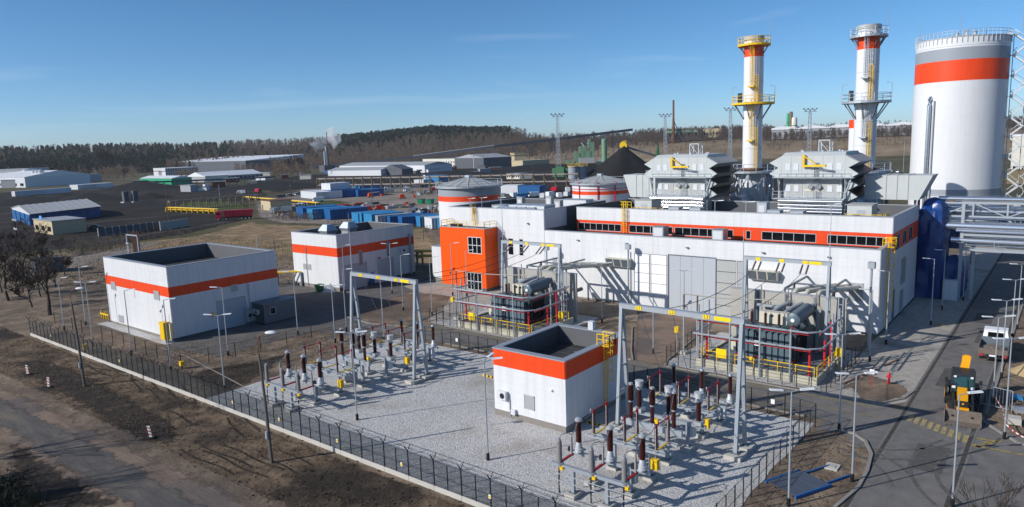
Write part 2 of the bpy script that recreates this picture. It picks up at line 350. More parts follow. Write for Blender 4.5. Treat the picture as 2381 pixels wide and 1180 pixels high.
def dense(pts, step, jit):
    out = []
    for a, b in zip(pts, pts[1:] + pts[:1]):
        L_ = math.hypot(b[0] - a[0], b[1] - a[1]); n = max(1, min(60, int(L_ / step)))
        for i in range(n):
            t = i / n; j = 0 if i == 0 else jit
            out.append((a[0] + (b[0] - a[0]) * t + random.uniform(-j, j), a[1] + (b[1] - a[1]) * t + random.uniform(-j, j)))
    return out
def sheet(name, pts, mt, z, step=2.0, jit=0.0):
    pts = dense([tuple(p) for p in pts], step, jit) if jit else pts
    me = bpy.data.meshes.new(name); me.from_pydata([(x, y, z) for x, y in pts], [], [tuple(range(len(pts)))])
    bm = bmesh.new(); bm.from_mesh(me)
    bm.faces.ensure_lookup_table(); bm.normal_update()
    if bm.faces[0].normal.z < 0: bmesh.ops.reverse_faces(bm, faces=bm.faces)
    bmesh.ops.triangulate(bm, faces=bm.faces); bm.to_mesh(me); bm.free()
    me.materials.append(MAT[mt]); o = inst(name, me); return tag(o, None, kind='structure')
def soften(mt, scale):
    """copy of a ground cover whose border breaks up raggedly into what lies below"""
    key = mt + '_soft%g' % scale
    if key in MAT: return MAT[key]
    m = MAT[mt].copy(); m.name = key; n = m.node_tree; o = n.nodes['Material Output']; p = n.nodes['Principled BSDF']
    at_ = n.nodes.new('ShaderNodeAttribute'); at_.attribute_name = 'blend'; g = n.nodes.new('ShaderNodeNewGeometry'); z = n.nodes.new('ShaderNodeTexNoise'); z.inputs['Scale'].default_value = scale; z.inputs['Detail'].default_value = 9; z.inputs['Roughness'].default_value = .7
    ad = n.nodes.new('ShaderNodeMath'); ad.operation = 'MULTIPLY_ADD'; ad.inputs[1].default_value = 2.2; mr = n.nodes.new('ShaderNodeMapRange'); mr.inputs[1].default_value = 1.40; mr.inputs[2].default_value = 1.75; t = n.nodes.new('ShaderNodeBsdfTransparent'); mx = n.nodes.new('ShaderNodeMixShader')
    n.links.new(g.outputs['Position'], z.inputs['Vector']); n.links.new(z.outputs['Fac'], ad.inputs[0]); n.links.new(at_.outputs['Fac'], ad.inputs[2]); n.links.new(ad.outputs[0], mr.inputs[0]); n.links.new(mr.outputs[0], mx.inputs[0]); n.links.new(t.outputs[0], mx.inputs[1]); n.links.new(p.outputs[0], mx.inputs[2]); n.links.new(mx.outputs[0], o.inputs['Surface']); MAT[key] = m; return m
def soft(name, pts, mt, z, w, scale=.7, N=72):
    """ground cover whose border breaks up raggedly over a width w: a grid clipped to the outline, carrying its distance to the border"""
    P = np.array(pts, float); lo = P.min(0) - w * .3; hi = P.max(0) + w * .3; gx, gy = np.meshgrid(np.linspace(lo[0], hi[0], N), np.linspace(lo[1], hi[1], N), indexing='ij'); X = gx.ravel(); Y = gy.ravel()
    d = np.full(X.shape, 1e9); ins = np.zeros(X.shape, bool)
    for (ax, ay), (bx, by) in zip(P, np.roll(P, -1, 0)):
        ex, ey = bx - ax, by - ay; L2 = max(ex * ex + ey * ey, 1e-9); t = np.clip(((X - ax) * ex + (Y - ay) * ey) / L2, 0, 1); d = np.minimum(d, np.hypot(X - ax - t * ex, Y - ay - t * ey))
        if ey != 0: ins ^= ((ay > Y) != (by > Y)) & (X < (bx - ax) * (Y - ay) / (by - ay) + ax)
    bl = np.clip(np.where(ins, d, -d) / w, -1, 1); keep = bl > -.35; idx = np.arange(N * N).reshape(N, N); q = np.stack([idx[:-1, :-1], idx[1:, :-1], idx[1:, 1:], idx[:-1, 1:]], -1).reshape(-1, 4); q = q[keep[q].any(1)]
    used = np.unique(q); mp_ = np.full(N * N, -1); mp_[used] = np.arange(len(used)); me = bpy.data.meshes.new(name); me.from_pydata(np.stack([X[used], Y[used], np.full(len(used), z)], 1).tolist(), [], mp_[q].tolist())
    a_ = me.attributes.new('blend', 'FLOAT', 'POINT'); a_.data.foreach_set('value', bl[used].astype(np.float32)); me.materials.append(soften(mt, scale)); return tag(inst(name, me), None, kind='structure')
def rect(u0, u1, v0, v1): return [(u0, v0), (u1, v0), (u1, v1), (u0, v1)]
def kerb(path, w=.16, h=.13, mt='kerb_stone', closed=False, step=1.0, z=0):
    """row of kerb stones along a path, each a part of the kerb"""
    root = tag(bpy.data.objects.new('kerb', None), None, kind='structure'); COL.objects.link(root)
    pts = path + path[:1] if closed else path
    me = UNIT.get('kerb_' + mt) or Mb().box(-.5, -.5, 0, .5, .5, 1).mesh('kerb_stone', mt); UNIT['kerb_' + mt] = me
    for a, b in zip(pts, pts[1:]):
        L_ = math.hypot(b[0] - a[0], b[1] - a[1]); n = max(1, round(L_ / step)); ang = math.atan2(b[1] - a[1], b[0] - a[0])
        for i in range(n):
            t = (i + .5) / n; inst('kerb_stone', me, root, (a[0] + (b[0] - a[0]) * t, a[1] + (b[1] - a[1]) * t, z), ang, (L_ / n - .02, w, h + random.uniform(-.006, .006)))
    return root
# near ground
soft('dirt_road', [(-20, -10), (24.5, -10), (24.6, 25), (25.2, 42), (24.8, 60), (24.2, 78), (23.6, 96), (22.5, 125), (19, 170), (11, 170), (15.0, 125), (16.6, 90), (16.9, 60), (16.2, 45), (14.5, 25)], 'track', .012, 2.0, 0.6)
soft('verge', [(25.0, 18), (33.0, 18), (33.0, 125), (24.0, 112), (24.6, 70), (25.2, 45)], 'verge_dirt', .008, 1.2, 0.7)
ground_mat('dark_ground', [(.3, (.020, .017, .015)), (.5, (.042, .034, .028)), (.66, (.085, .065, .050)), (.8, (.15, .11, .08))], .7, bump=1.0, bscale=1.8)
ground_mat('old_asphalt', [(.34, (.085, .080, .077)), (.5, (.115, .107, .10)), (.62, (.16, .137, .115)), (.75, (.23, .185, .145))], .45, bump=.25, bscale=3, stretch=(1.5, .3, 1))
ground_mat('sandy_dirt', [(.3, (.16, .125, .092)), (.5, (.27, .215, .16)), (.7, (.36, .295, .225))], .4, bump=.7, bscale=1.8)
soft('old_surface', [(18.3, 20), (22.6, 20), (23.0, 60), (22.0, 95), (20.5, 135), (16.5, 135), (18.0, 95), (18.6, 60)], 'old_asphalt', .018, 1.6, 0.6)
soft('dark_patch', [(26.6, 100.65), (30.21, 98.23), (30.75, 86.29), (30.17, 72.8), (28.98, 62.5), (26.55, 56.24), (24.65, 60.55), (24.49, 69.21), (25.06, 79.46), (25.62, 90.95)], 'dark_ground', .016, 2.2, 0.7)
soft('dark_patch', [(35.55, 75.53), (38.85, 77.1), (42.65, 75.34), (48.58, 73.74), (53.6, 75.86), (42.99, 68.89), (38.1, 66.5), (34.42, 66.32)], 'dark_ground', .018, 2.2, 0.7)  # ground toned darker left of the gravel yard
soft('dark_patch', [(19.68, 71.98), (19.26, 64.74), (19.49, 57.67), (19.66, 49.46), (17.08, 52.13), (14.58, 55.71), (14.38, 60.31), (17.32, 70.59)], 'dark_ground', .020, 2.2, 0.7)  # darker ground along the near side of the dirt road
soft('dark_patch', [(28.42, 47.88), (29.3, 44.66), (30.08, 37.66), (30.5, 32.92), (27.14, 37.73), (27.07, 42.01)], 'dark_ground', .016, 2.2, 0.7)
sheet('gravel_yard', rect(33.3, 60.0, 16.0, 66.8), 'gravel', .03, 2, .12)
sheet('cross_road', [(61.3, 10.4), (67.3, 10.4), (67.3, 66), (64.5, 78), (61.0, 78), (61.3, 60)], 'asphalt', .020)
soft('yard', [(41.99, 79.23), (47.56, 79.6), (55.9, 78.99), (56.66, 74.04), (61.2, 63), (61.2, 76), (74.55, 85.21), (87.06, 88.47), (91.35, 92.3), (93.5, 97.0), (93.5, 112), (60, 120), (42.9, 92.2), (40.5, 90)], 'asphalt_yard', .014, 0.8, 1.0)
sheet('main_road', rect(20, 190, 5.2, 10.4), 'asphalt', .024)
sheet('junction', [(47.5, -30), (63, -30), (63.5, -2), (66.5, 3.2), (70, 5.0), (70, 5.3), (36, 5.3), (40, 4.4), (45.2, 1.5), (46.8, -4)], 'asphalt', .018)
sheet('junction_left', [(58.5, 15.5), (61.4, 15.5), (61.4, 10.3), (47, 10.3), (53, 10.6), (57.5, 12.0), (59.5, 13.8)], 'asphalt', .016)
sheet('paved_walk', [(70.0, 10.4), (190, 10.4), (190, 17.4), (82.5, 17.4), (68.6, 17.8), (67.4, 17.5), (67.4, 12)], 'paving', .028)
soft('hall_apron', [(84, 17.4), (91.1, 17.4), (91.1, 66), (82.5, 66), (82.5, 34)], 'sandy_dirt', .012, 1.0, 1.0)
soft('door_drive', [(67.3, 33.6), (67.3, 37.2), (70.5, 39.0), (91.0, 49.8), (91.0, 37.2), (82, 34.5), (70, 34.0)], 'track', .022, 0.8, 1.0)
sheet('bay_gravel', rect(68.0, 83.5, 17.6, 33.8), 'gravel', .026, 2, .1)
sheet('bay_gravel', rect(67.6, 82.0, 50.5, 69.5), 'gravel', .026, 2, .1)
sheet('tower_walk', [(68.2, 70), (72, 69.6), (82.2, 69.6), (82.4, 66), (91, 66), (91, 92), (84, 92), (80, 80)], 'paving', .022, 2, .1)
soft('planted_island', [(64.07, 83.18), (63.16, 76.35), (64.81, 70.86), (74.19, 72.94), (82.12, 78.44), (82.24, 83.67), (77.37, 86.78)], 'dirt', .034, 0.5, 1.5)
sheet('b1_strip', rect(41.3, 42.9, 91.0, 112.0), 'gravel', .02, 2, .15)
sheet('road_island', [(57.52, 15.74), (59.28, 14.22), (55.9, 12.2), (58.32, 11.55), (56.05, 10.74), (52.84, 10.41), (49.72, 10.41), (44.5, 10.7), (33, 10.75), (33, 15.9), (58, 15.7)], 'dirt', .034, 1.0, .1)
soft('corner_patch', [(68.0, 17.0), (70.4, 15.68), (67.84, 14.35), (68.05, 12.44), (70.24, 11.09), (72.9, 10.76), (74.53, 12.02), (76.1, 15.6)], 'dirt', .036, 0.7, 1.5)
sheet('site_ground', [(70, 4.6), (63.6, .2), (63.0, -30), (140, -30), (140, 4.6)], 'dirt', .012, 2, .2)
sheet('site_ground', [(46.2, -8), (44.8, .8), (40, 3.6), (34, 4.5), (20, 4.5), (20, -20)], 'dirt', .026, 2, .2)
ground_mat('asphalt_light', [(.3, (.14, .133, .125)), (.5, (.175, .165, .155)), (.7, (.21, .20, .185))], 1.5, bump=.1)
ground_mat('gutter_dark', [(.3, (.045, .042, .04)), (.6, (.075, .07, .065))], 2.0, bump=.1)
ground_mat('forest_floor', [(.3, (.020, .020, .014)), (.6, (.045, .038, .026))], .02, bump=.2)
# gutters: dark slot with pale edge slabs
for v in (10.4, 5.2):
    sheet('gutter_edge', rect(36, 170, v - .34, v + .34), 'asphalt_light', .032)
    sheet('gutter', rect(36, 170, v - .14, v + .14), 'gutter_dark', .038)
# painted markings
def marking(pts, mt='yellow_paint'): return sheet('road_marking', pts, mt, .044)
marking(rect(66.5, 66.65, 13, 66)); marking(rect(62.0, 62.12, 18, 58)); marking(rect(64.2, 64.3, 12, 32))
marking([(62.83, 75.97), (63.29, 76.14), (65.41, 64.65), (65.03, 64.44)])
marking(rect(66.8, 81.5, 68.8, 68.95)); marking(rect(71.8, 82.0, 66.2, 66.35))
za, zb_ = Vector((65.61, 9.71)), Vector((63.2, 5.51))
for i in range(9):
    c = za.lerp(zb_, i / 8); d = Vector((0, 1)); nrm = Vector((1, 0))
    q = [c + d * a * .17 + nrm * b * .85 for a, b in ((-1, -1), (1, -1), (1, 1), (-1, 1))]; marking([tuple(p) for p in q], 'zebra_paint')
marking([(63.65, 4.84), (63.95, 4.84), (64.15, 3.22), (63.85, 3.23)]); marking([(61.98, 4.73), (62.25, 4.76), (62.37, 1.72), (62.11, 1.71)])
for s_ in (0, 1):      # two worn turning arrows
    c = Vector((62.55, 4.45)) if s_ == 0 else Vector((63.59, 3.76)); d = (Vector((63.59, 3.76)) - Vector((62.55, 4.45))).normalized(); nrm = Vector((-d.y, d.x))
    for a0, a1, w0, w1 in ((-.7, .7, -.06, .06), (-.7, -.2, .06, .30), (-.7, -.2, -.30, -.06)):
        marking([tuple(c + d * a + nrm * w) for a, w in ((a0, w0), (a1, w0), (a1, w1), (a0, w1))])
ground_mat('asphalt_patch', [(.3, (.075, .072, .07)), (.6, (.105, .10, .096))], 1.5, bump=.1)
ground_mat('tyre_mark', [(.35, (.085, .08, .077)), (.55, (.125, .12, .115))], 2.5, bump=.1)
for (u, v, a, b) in ((58, 7.2, 2.6, 1.1), (79, 8.4, 3.4, .9), (96, 6.6, 2.2, 1.4), (64.5, 30, .9, 3.0), (63.2, 47, .8, 2.2), (107, 8.2, 3.0, 1.0), (51.5, 1.0, 1.8, 1.6)): sheet('road_patch', dense([(u - a, v - b), (u + a, v - b * .9), (u + a * .9, v + b), (u - a, v + b)], .5, .06), 'asphalt_patch', .030)
for (cu, cv, r_, a0, a1) in ((66.5, 15.2, 10.2, 195, 262), (66.5, 15.2, 11.9, 195, 262), (50, 14.5, 6.2, 285, 350), (50, 14.5, 7.8, 285, 350), (57, -2.0, 8.6, 60, 130), (57, -2.0, 10.2, 60, 130)):
    L1 = [(cu + (r_ - .12) * math.cos(R_(a0 + (a1 - a0) * i / 14)), cv + (r_ - .12) * math.sin(R_(a0 + (a1 - a0) * i / 14))) for i in range(15)]; L2 = [(cu + (r_ + .12) * math.cos(R_(a0 + (a1 - a0) * i / 14)), cv + (r_ + .12) * math.sin(R_(a0 + (a1 - a0) * i / 14))) for i in range(15)]
    sheet('tyre_mark', L1 + L2[::-1], 'tyre_mark', .0405 + r_ * .0001)
# wheel ruts pressed into the verge
rn_ = random.Random(3)
for k in range(16):
    v0 = rn_.uniform(30, 92); u0 = rn_.uniform(26, 31.5); L_ = rn_.uniform(3, 9); dr = rn_.uniform(-.35, .35)
    for o_ in (0, 1.5):
        a = [(u0 + o_ + dr * q + math.sin(q * .9 + k) * .12, v0 + q) for q in [L_ * i / 12 for i in range(13)]]; sheet('wheel_rut', [(x - .11, y) for x, y in a] + [(x + .11, y) for x, y in a[::-1]], 'dark_ground', .022 + k * .0006 + o_ * .0002)
# kerbs
kerb([(67.35, 16.8), (67.35, 33.2)]); kerb([(67.35, 37.4), (67.35, 66.0)]); kerb([(61.15, 17), (61.15, 60)])
kerb([(59.56, 13.95), (59.5, 12.8), (58.42, 11.7), (56.19, 10.8), (53.0, 10.41), (50.06, 10.35), (46.5, 10.9), (38, 10.9)], w=.22, h=.15)
kerb([(67.72, 14.32), (67.94, 12.41), (70.12, 11.07), (72.82, 10.68)], w=.2)
kerb([(67.4, 33.4), (69.5, 34.1), (74, 34.6), (80, 35.4)]); kerb([(67.4, 37.3), (70.5, 39.2), (80, 44.3)])
kerb([(63.72, 82.74), (62.83, 75.97), (64.48, 70.51)], w=.25); kerb([(64.48, 70.51), (73.78, 72.55)], w=.2)
kerb([(69.57, 6.04), (64.5, 2.2), (63.2, -1), (63.2, -10)], w=.25); kerb([(70, 4.75), (140, 4.75)], w=.25)
kerb([(44.9, 1.2), (42, 3.2), (38, 4.4)], w=.25)
kerb([(40.3, 90.3), (40.3, 84.0), (37.9, 66.9)], w=.10, h=.06)
# middle distance
soft('dry_field', [(65.3, 185.08), (80.61, 192.01), (95.0, 179.6), (93.74, 142.65), (93, 112), (105, 96), (141.08, 140.61), (154.12, 154.38), (146.9, 174.94), (140.79, 202.7), (137.69, 220.72), (142.69, 234.14), (107.37, 209.99), (92.38, 210.85), (78.47, 205.09)], 'dry_grass', .03, 4.0, 0.3)
soft('storage_yard', [(198.16, 325.62), (234.84, 352.29), (279.7, 399.6), (325.05, 325.66), (332.78, 271.39), (235.89, 192.68), (141.59, 139.43), (154.98, 155.23), (147.75, 175.94), (139.62, 215.89), (150.62, 246.93)], 'yard_grey', .05, 4.0, 0.25)
soft('coal_yard', [(153.41, 757.46), (247.93, 577.8), (316.94, 534.26), (240.76, 369.75), (198.16, 325.62), (143.3, 236.54), (108.58, 212.29), (81.67, 207.59), (54.64, 220.43), (49.61, 308.59)], 'coal_ground', .04, 8.0, 0.12)
soft('coal_yard', [(240.76, 369.75), (316.94, 534.26), (446.99, 636.74), (531.22, 531.14), (716.55, 527.9), (787.07, 360.18), (552.1, 121.85), (402.29, 59.18), (261.57, 102.23), (235.89, 192.68), (329.24, 268.51), (276.45, 395.0)], 'coal_ground', .045, 8.0, 0.12)
soft('lawn', [(148.5, 320.82), (185.86, 368.96), (199.9, 338.44), (173.39, 283.69), (151.51, 283.71)], 'green_grass', .07, 4.0, 0.2)
soft('lawn', [(202.99, 308.61), (219.62, 286.14), (211.88, 260.35), (189.66, 259.42)], 'green_grass', .08, 4.0, 0.2)
soft('lawn', [(160.52, 667.25), (209.03, 865.23), (302.75, 825.01), (385.07, 768.55), (327.57, 654.54), (233.87, 656.67)], 'far_field', .1, 4.0, 0.2)
soft('lawn', [(651.86, 511.27), (1098.78, 850.5), (1256.75, 846.4), (1149.23, 749.38), (712.84, 460.8), (664.74, 459.65)], 'green_grass', .3, 4.0, 0.2)
soft('lawn', [(654.03, 407.53), (1275.3, 778.59), (1467.97, 776.49), (1392.27, 675.94), (871.25, 422.98), (825.82, 468.24), (646.69, 371.77)], 'green_grass', .3, 4.0, 0.2)
soft('lawn', [(944.39, 432.19), (1347.78, 616.85), (1200.8, 151.78), (836.71, 105.39)], 'green_grass', .3, 4.0, 0.2)
soft('service_road', [(67.46, 194.92), (90.47, 206.6), (97.66, 203.7), (78.73, 187.66), (54.91, 169.29)], 'yard_grey', .05, 2.0, 0.4)

ground.data.materials.append(MAT['forest_floor'])
for p in ground.data.polygons:
    c = p.center; d = math.hypot(c.x, c.y); b = (math.degrees(FWD - math.atan2(c.y, c.x)) + 180) % 360 - 180
    if c.z > .5 and (b < 1 and d > 1010 or d > 1150): p.material_index = 3

# ---------------------------------------------------------------- plant buildings
def subtract(rects, o):
    out = []
    for (a0, a1, z0, z1) in rects:
        b0, b1, y0, y1 = o
        if b1 <= a0 or b0 >= a1 or y1 <= z0 or y0 >= z1: out.append((a0, a1, z0, z1)); continue
        if b0 > a0: out.append((a0, b0, z0, z1))
        if b1 < a1: out.append((b1, a1, z0, z1))
        m0, m1 = max(a0, b0), min(a1, b1)
        if y0 > z0: out.append((m0, m1, z0, y0))
        if y1 < z1: out.append((m0, m1, y1, z1))
    return out
def clad(parent, axis, at, a0, a1, rows, ncol, openings=(), t=.06, gap=.007, name='wall_panel'):
    """cladding panels proud of a wall core. axis 'u': wall facing -U at U=at, running along V; axis 'v': facing -V at V=at, running along U"""
    w = (a1 - a0) / ncol
    for (z0, z1, mt) in rows:
        for c in range(ncol):
            ps = [(a0 + c * w, a0 + (c + 1) * w, z0, z1)]
            for o in openings: ps = subtract(ps, o)
            for (b0, b1, y0, y1) in ps:
                if b1 - b0 < .05 or y1 - y0 < .05: continue
                g = gap / 2
                if axis == 'u': box(name, parent, mt, at - t, b0 + g, y0 + g, at + .002, b1 - g, y1 - g)
                else: box(name, parent, mt, b0 + g, at - t, y0 + g, b1 - g, at + .002, y1 - g)
def split(z0, z1, step, mt):
    n = max(1, round((z1 - z0) / step)); return [(z0 + (z1 - z0) * i / n, z0 + (z1 - z0) * (i + 1) / n, mt) for i in range(n)]
def parapet_roof(parent, u0, u1, v0, v1, h, drop, th=.45, cop='coping', base=0.0, inner='parapet_in'):
    """solid body up to the sunk roof, parapet walls round it, coping on top"""
    box('wall_core', parent, 'core', u0, v0, base, u1, v1, h - drop - .05)
    box('roof', parent, 'roofing', u0 + .1, v0 + .1, h - drop - .05, u1 - .1, v1 - .1, h - drop)
    n_ = int((u1 - u0) / 1.6)
    for i in range(1, n_): x = u0 + (u1 - u0) * i / n_; box('roof_seam', parent, 'parapet_in', x - .03, v0 + th, h - drop - .001, x + .03, v1 - th, h - drop + .012)
    for q in (.3, .75): box('roof_drain', parent, 'galv_dark', u0 + (u1 - u0) * q - .15, (v0 + v1) / 2 - .15, h - drop, u0 + (u1 - u0) * q + .15, (v0 + v1) / 2 + .15, h - drop + .05)
    P = Mb()
    for (a, b, c, d) in ((u0, v0, u0 + th, v1), (u1 - th, v0, u1, v1), (u0 + th, v0, u1 - th, v0 + th), (u0 + th, v1 - th, u1 - th, v1)): P.box(a, b, h - drop, c, d, h - .04)
    P.obj('parapet', inner, parent)
    Q = Mb(); e = .09
    for (a, b, c, d) in ((u0 - e, v0 - e, u0 + th + .03, v1 + e), (u1 - th - .03, v0 - e, u1 + e, v1 + e), (u0 + th + .03, v0 - e, u1 - th - .03, v0 + th + .03), (u0 + th + .03, v1 - th - .03, u1 - th - .03, v1 + e)): Q.box(a, b, h - .04, c, d, h + .06)
    Q.obj('coping', cop, parent)
def win(parent, axis, at, a0, a1, z0, z1, nc=1, nr=1, fm='frame', gm='glass', depth=.12, name='window', fw_=.06):
    """window set in an opening: frame with panes as sub-parts"""
    f = Mb(); t = fw_
    def bx(m_, b0, b1, y0, y1, d0, d1):
        if axis == 'u': m_.box(at + d0, b0, y0, at + d1, b1, y1)
        else: m_.box(b0, at + d0, y0, b1, at + d1, y1)
    for i in range(nc + 1):
        x = a0 + (a1 - a0 - t) * i / nc; bx(f, x, x + t, z0, z1, -.07, depth)
    for j in range(nr + 1):
        y = z0 + (z1 - z0 - t) * j / nr; bx(f, a0, a1, y, y + t, -.065, depth - .005)
    fo = f.obj(name, fm, parent)
    for i in range(nc):
        for j in range(nr):
            b0 = a0 + (a1 - a0 - t) * i / nc + t; b1 = a0 + (a1 - a0 - t) * (i + 1) / nc; y0 = z0 + (z1 - z0 - t) * j / nr + t; y1 = z0 + (z1 - z0 - t) * (j + 1) / nr
            if axis == 'u': box('pane', fo, gm, at - .045, b0, y0, at + .01, b1, y1)
            else: box('pane', fo, gm, b0, at - .045, y0, b1, at + .01, y1)
    return fo
def louvre(parent, axis, at, a0, a1, z0, z1, name='vent_grille', n=None, mt='louvre', fmt='frame'):
    n = n or max(3, int((z1 - z0) / .12)); f = Mb()
    def bx(m_, b0, b1, y0, y1, d0, d1):
        if axis == 'u': m_.box(at + d0, b0, y0, at + d1, b1, y1)
        else: m_.box(b0, at + d0, y0, b1, at + d1, y1)
    bx(f, a0, a1, z0, z1, -.075, -.061)
    for (b0, b1, y0, y1) in ((a0, a0 + .06, z0, z1), (a1 - .06, a1, z0, z1), (a0, a1, z0, z0 + .06), (a0, a1, z1 - .06, z1)): bx(f, b0, b1, y0, y1, -.13, -.06)
    o = f.obj(name, fmt, parent); s = Mb(); h = (z1 - z0 - .12) / n
    for i in range(n): bx(s, a0 + .06, a1 - .06, z0 + .06 + i * h + h * .25, z0 + .06 + (i + 1) * h - h * .1, -.12, -.076)
    s.obj('slats', mt, o); return o
def door(parent, axis, at, a0, a1, z1, mt='door_grey', panels=1, name='door', handle=True):
    o = None
    w = (a1 - a0) / panels
    f = Mb()
    if axis == 'u': f.box(at - .09, a0 - .1, 0, at - .002, a0, z1 + .1).box(at - .09, a1, 0, at - .002, a1 + .1, z1 + .1).box(at - .09, a0, z1, at - .002, a1, z1 + .1)
    else: f.box(a0 - .1, at - .09, 0, a0, at - .002, z1 + .1).box(a1, at - .09, 0, a1 + .1, at - .002, z1 + .1).box(a0, at - .09, z1, a1, at - .002, z1 + .1)
    fo = f.obj(name, 'frame', parent)
    for i in range(panels):
        if axis == 'u': box('leaf', fo, mt, at - .05, a0 + i * w + .01, .02, at, a0 + (i + 1) * w - .01, z1 - .01)
        else: box('leaf', fo, mt, a0 + i * w + .01, at - .05, .02, a0 + (i + 1) * w - .01, at, z1 - .01)
    if handle:
        if axis == 'u': box('handle', fo, 'black', at - .1, a0 + .12, 1.0, at - .05, a0 + .3, 1.08)
        else: box('handle', fo, 'black', a0 + .12, at - .1, 1.0, a0 + .3, at - .05, 1.08)
    return fo
def aircon(parent, axis, at, a, z, w=.9, h=.7):
    if axis == 'u':
        o = box('air_conditioner', parent, 'white2', at - .48, a - w / 2, z, at - .1, a + w / 2, z + h)
        q = Mb().tube([(at - .50, a - .12, z + h / 2), (at - .482, a - .12, z + h / 2)], .26, 14).obj('fan_grille', 'black_metal', parent)
    else:
        o = box('air_conditioner', parent, 'white2', a - w / 2, at - .48, z, a + w / 2, at - .1, z + h)
        q = Mb().tube([(a - .12, at - .50, z + h / 2), (a - .12, at - .482, z + h / 2)], .26, 14).obj('fan_grille', 'black_metal', parent)
    return o
def cage_ladder(parent, u, v, z0, z1, face, hoop0=2.4, mt='yellow', top=True):
    """caged ladder; face is the outward plan direction"""
    d = Vector((face[0], face[1], 0)); s = Vector((-d.y, d.x, 0)); c = Vector((u, v, 0)) + d * .22
    r = Mb()
    for k in (-.25, .25): r.bar(c + s * k + Vector((0, 0, z0)), c + s * k + Vector((0, 0, z1 + (1.1 if top else 0))), .06)
    z = z0 + .3
    while z < z1: r.bar(c - s * .25 + Vector((0, 0, z)), c + s * .25 + Vector((0, 0, z)), .04); z += .3
    lad = r.obj('ladder', mt, parent)
    h = Mb(); z = z0 + hoop0; hz = []
    while z < z1 + .9:
        pts = [c + s * .36 * math.cos(t) + d * (.08 + .62 * math.sin(t)) + Vector((0, 0, z)) for t in [math.pi * i / 6 for i in range(7)]]
        for a, b in zip(pts, pts[1:]): h.bar(a, b, .06, .03)
        hz.append(z); z += .9
    if hz:
        for i in (0, 2, 4, 6): t = math.pi * i / 6; q = c + s * .36 * math.cos(t) + d * (.08 + .62 * math.sin(t)); h.bar(q + Vector((0, 0, hz[0])), q + Vector((0, 0, hz[-1])), .05, .03)
        h.obj('safety_cage', mt, parent)
    return lad
def rail(parent, pts, h=1.0, step=1.5, mt='yellow', name='railing', r=.035, mid=True):
    m_ = Mb()
    for a, b in zip(pts, pts[1:]):
        a = Vector(a); b = Vector(b); L_ = (b - a).length; n = max(1, round(L_ / step)); up = Vector((0, 0, h))
        m_.bar(a + up, b + up, r * 2)
        if mid: m_.bar(a + up * .55, b + up * .55, r * 1.5)
        for i in range(n + 1): q = a.lerp(b, i / n); m_.bar(q, q + up, r * 2)
    return m_.obj(name, mt, parent)

# --- switchgear kiosk in the gravel yard
k = thing('switchgear_kiosk', 'small white windowless building with orange top band standing in the grey gravel', 'building', (46.65, 32.15, 0))
U1, V1, H_ = 10.0, 7.7, 6.25
parapet_roof(k, 0, U1, 0, V1, H_, 1.7, .55)
op_l = [(4.05, 5.05, 1.25, 2.55)]
rows = split(.6, 4.7, .68, 'white') + [(4.7, 5.45, 'orange'), (5.45, 6.2, 'orange')]
clad(k, 'u', 0, 0, V1, rows, 2, [], name='wall_panel'); clad(k, 'v', 0, 0, U1, rows, 3)
box('plinth', k, 'plinth', -.03, 0, 0, .02, V1, .6); box('plinth', k, 'plinth', .02, -.03, 0, U1, .02, .6)
box('corner_trim', k, 'white2', -.075, -.075, .6, .0, 0, 4.7)
louvre(k, 'u', 0, 3.2, 4.3, 1.35, 2.6)
aircon(k, 'u', 0, 6.6, 1.75, 1.0, .75)
box('meter_box', k, 'white2', -.35, 5.2, .55, -.07, 5.65, 1.0); tube('pipe', k, 'galv', [(-.12, 5.9, .3), (-.12, 5.9, 1.8)], .05)
Mb().lathe([(.0, 0), (.16, 0), (.16, .08), (.1, .14)], (0, 0, 0), 10).obj('wall_lamp', 'lens', k, True, (-.12, 1.35, 3.5))
cage_ladder(k, 6.0, -.07, .6, H_, (0, -1)); rail(k, [(5.5, .25, H_), (5.5, -1.0, H_ + .0), (6.5, -1.0, H_), (6.5, .25, H_)], 1.05, 1.0)
box('ladder_landing', k, 'yellow', 5.6, -.95, H_ - .05, 6.4, -.12, H_ + .0)
box('roof_vent', k, 'white2', 9.5, 3.2, 6.28, 10.0, 3.75, 7.1)

# --- building one (left)
b1 = thing('switch_house', 'large white block with orange band and sunken black roof, furthest from the hall', 'building', (42.9, 91.8, 0))
U1, V1, H_ = 16.1, 19.1, 9.85
parapet_roof(b1, 0, U1, 0, V1, H_, 2.1, .5)
rows = split(.35, 5.87, .92, 'white') + [(5.87, 6.53, 'orange'), (6.53, 7.2, 'orange')] + split(7.2, 9.8, .87, 'white')
clad(b1, 'u', 0, 0, V1, rows, 4); gate = (6.2, 10.6, 0, 4.1)
clad(b1, 'v', 0, 0, U1, rows, 3, [gate])
box('plinth', b1, 'plinth', -.03, 0, 0, .02, V1, .35)
for (a, z0, z1) in ((16.6, 5.2, 6.4), (3.4, 5.2, 6.4), (15.3, .5, 1.6), (2.4, .5, 1.6)): louvre(b1, 'u', 0, a - .75, a + .75, z0, z1)
box('wall_hatch', b1, 'white2', -.1, 10, 4.7, -.062, 10.8, 5.8); box('wall_hatch', b1, 'white2', -.1, .5, .4, -.062, 1.5, 3.6)
gt = box('roller_door', b1, 'door_grey', 6.25, -.02, 0, 10.55, .02, 4.05)
louvre(b1, 'v', 0, 8.6, 9.6, 5.0, 6.0)
tube('downpipe', b1, 'galv', [(11.2, -.15, .2), (11.2, -.15, 5.8)], .06)
box('hazard_sign', b1, 'yellow_sign', 12.0, -.09, 2.5, 12.6, -.062, 2.9); box('alarm_box', b1, 'red', 5.1, -.2, 2.3, 5.5, -.07, 2.7); box('hazard_sign', b1, 'yellow_sign', 5.55, -.09, 2.1, 6.0, -.062, 2.6)
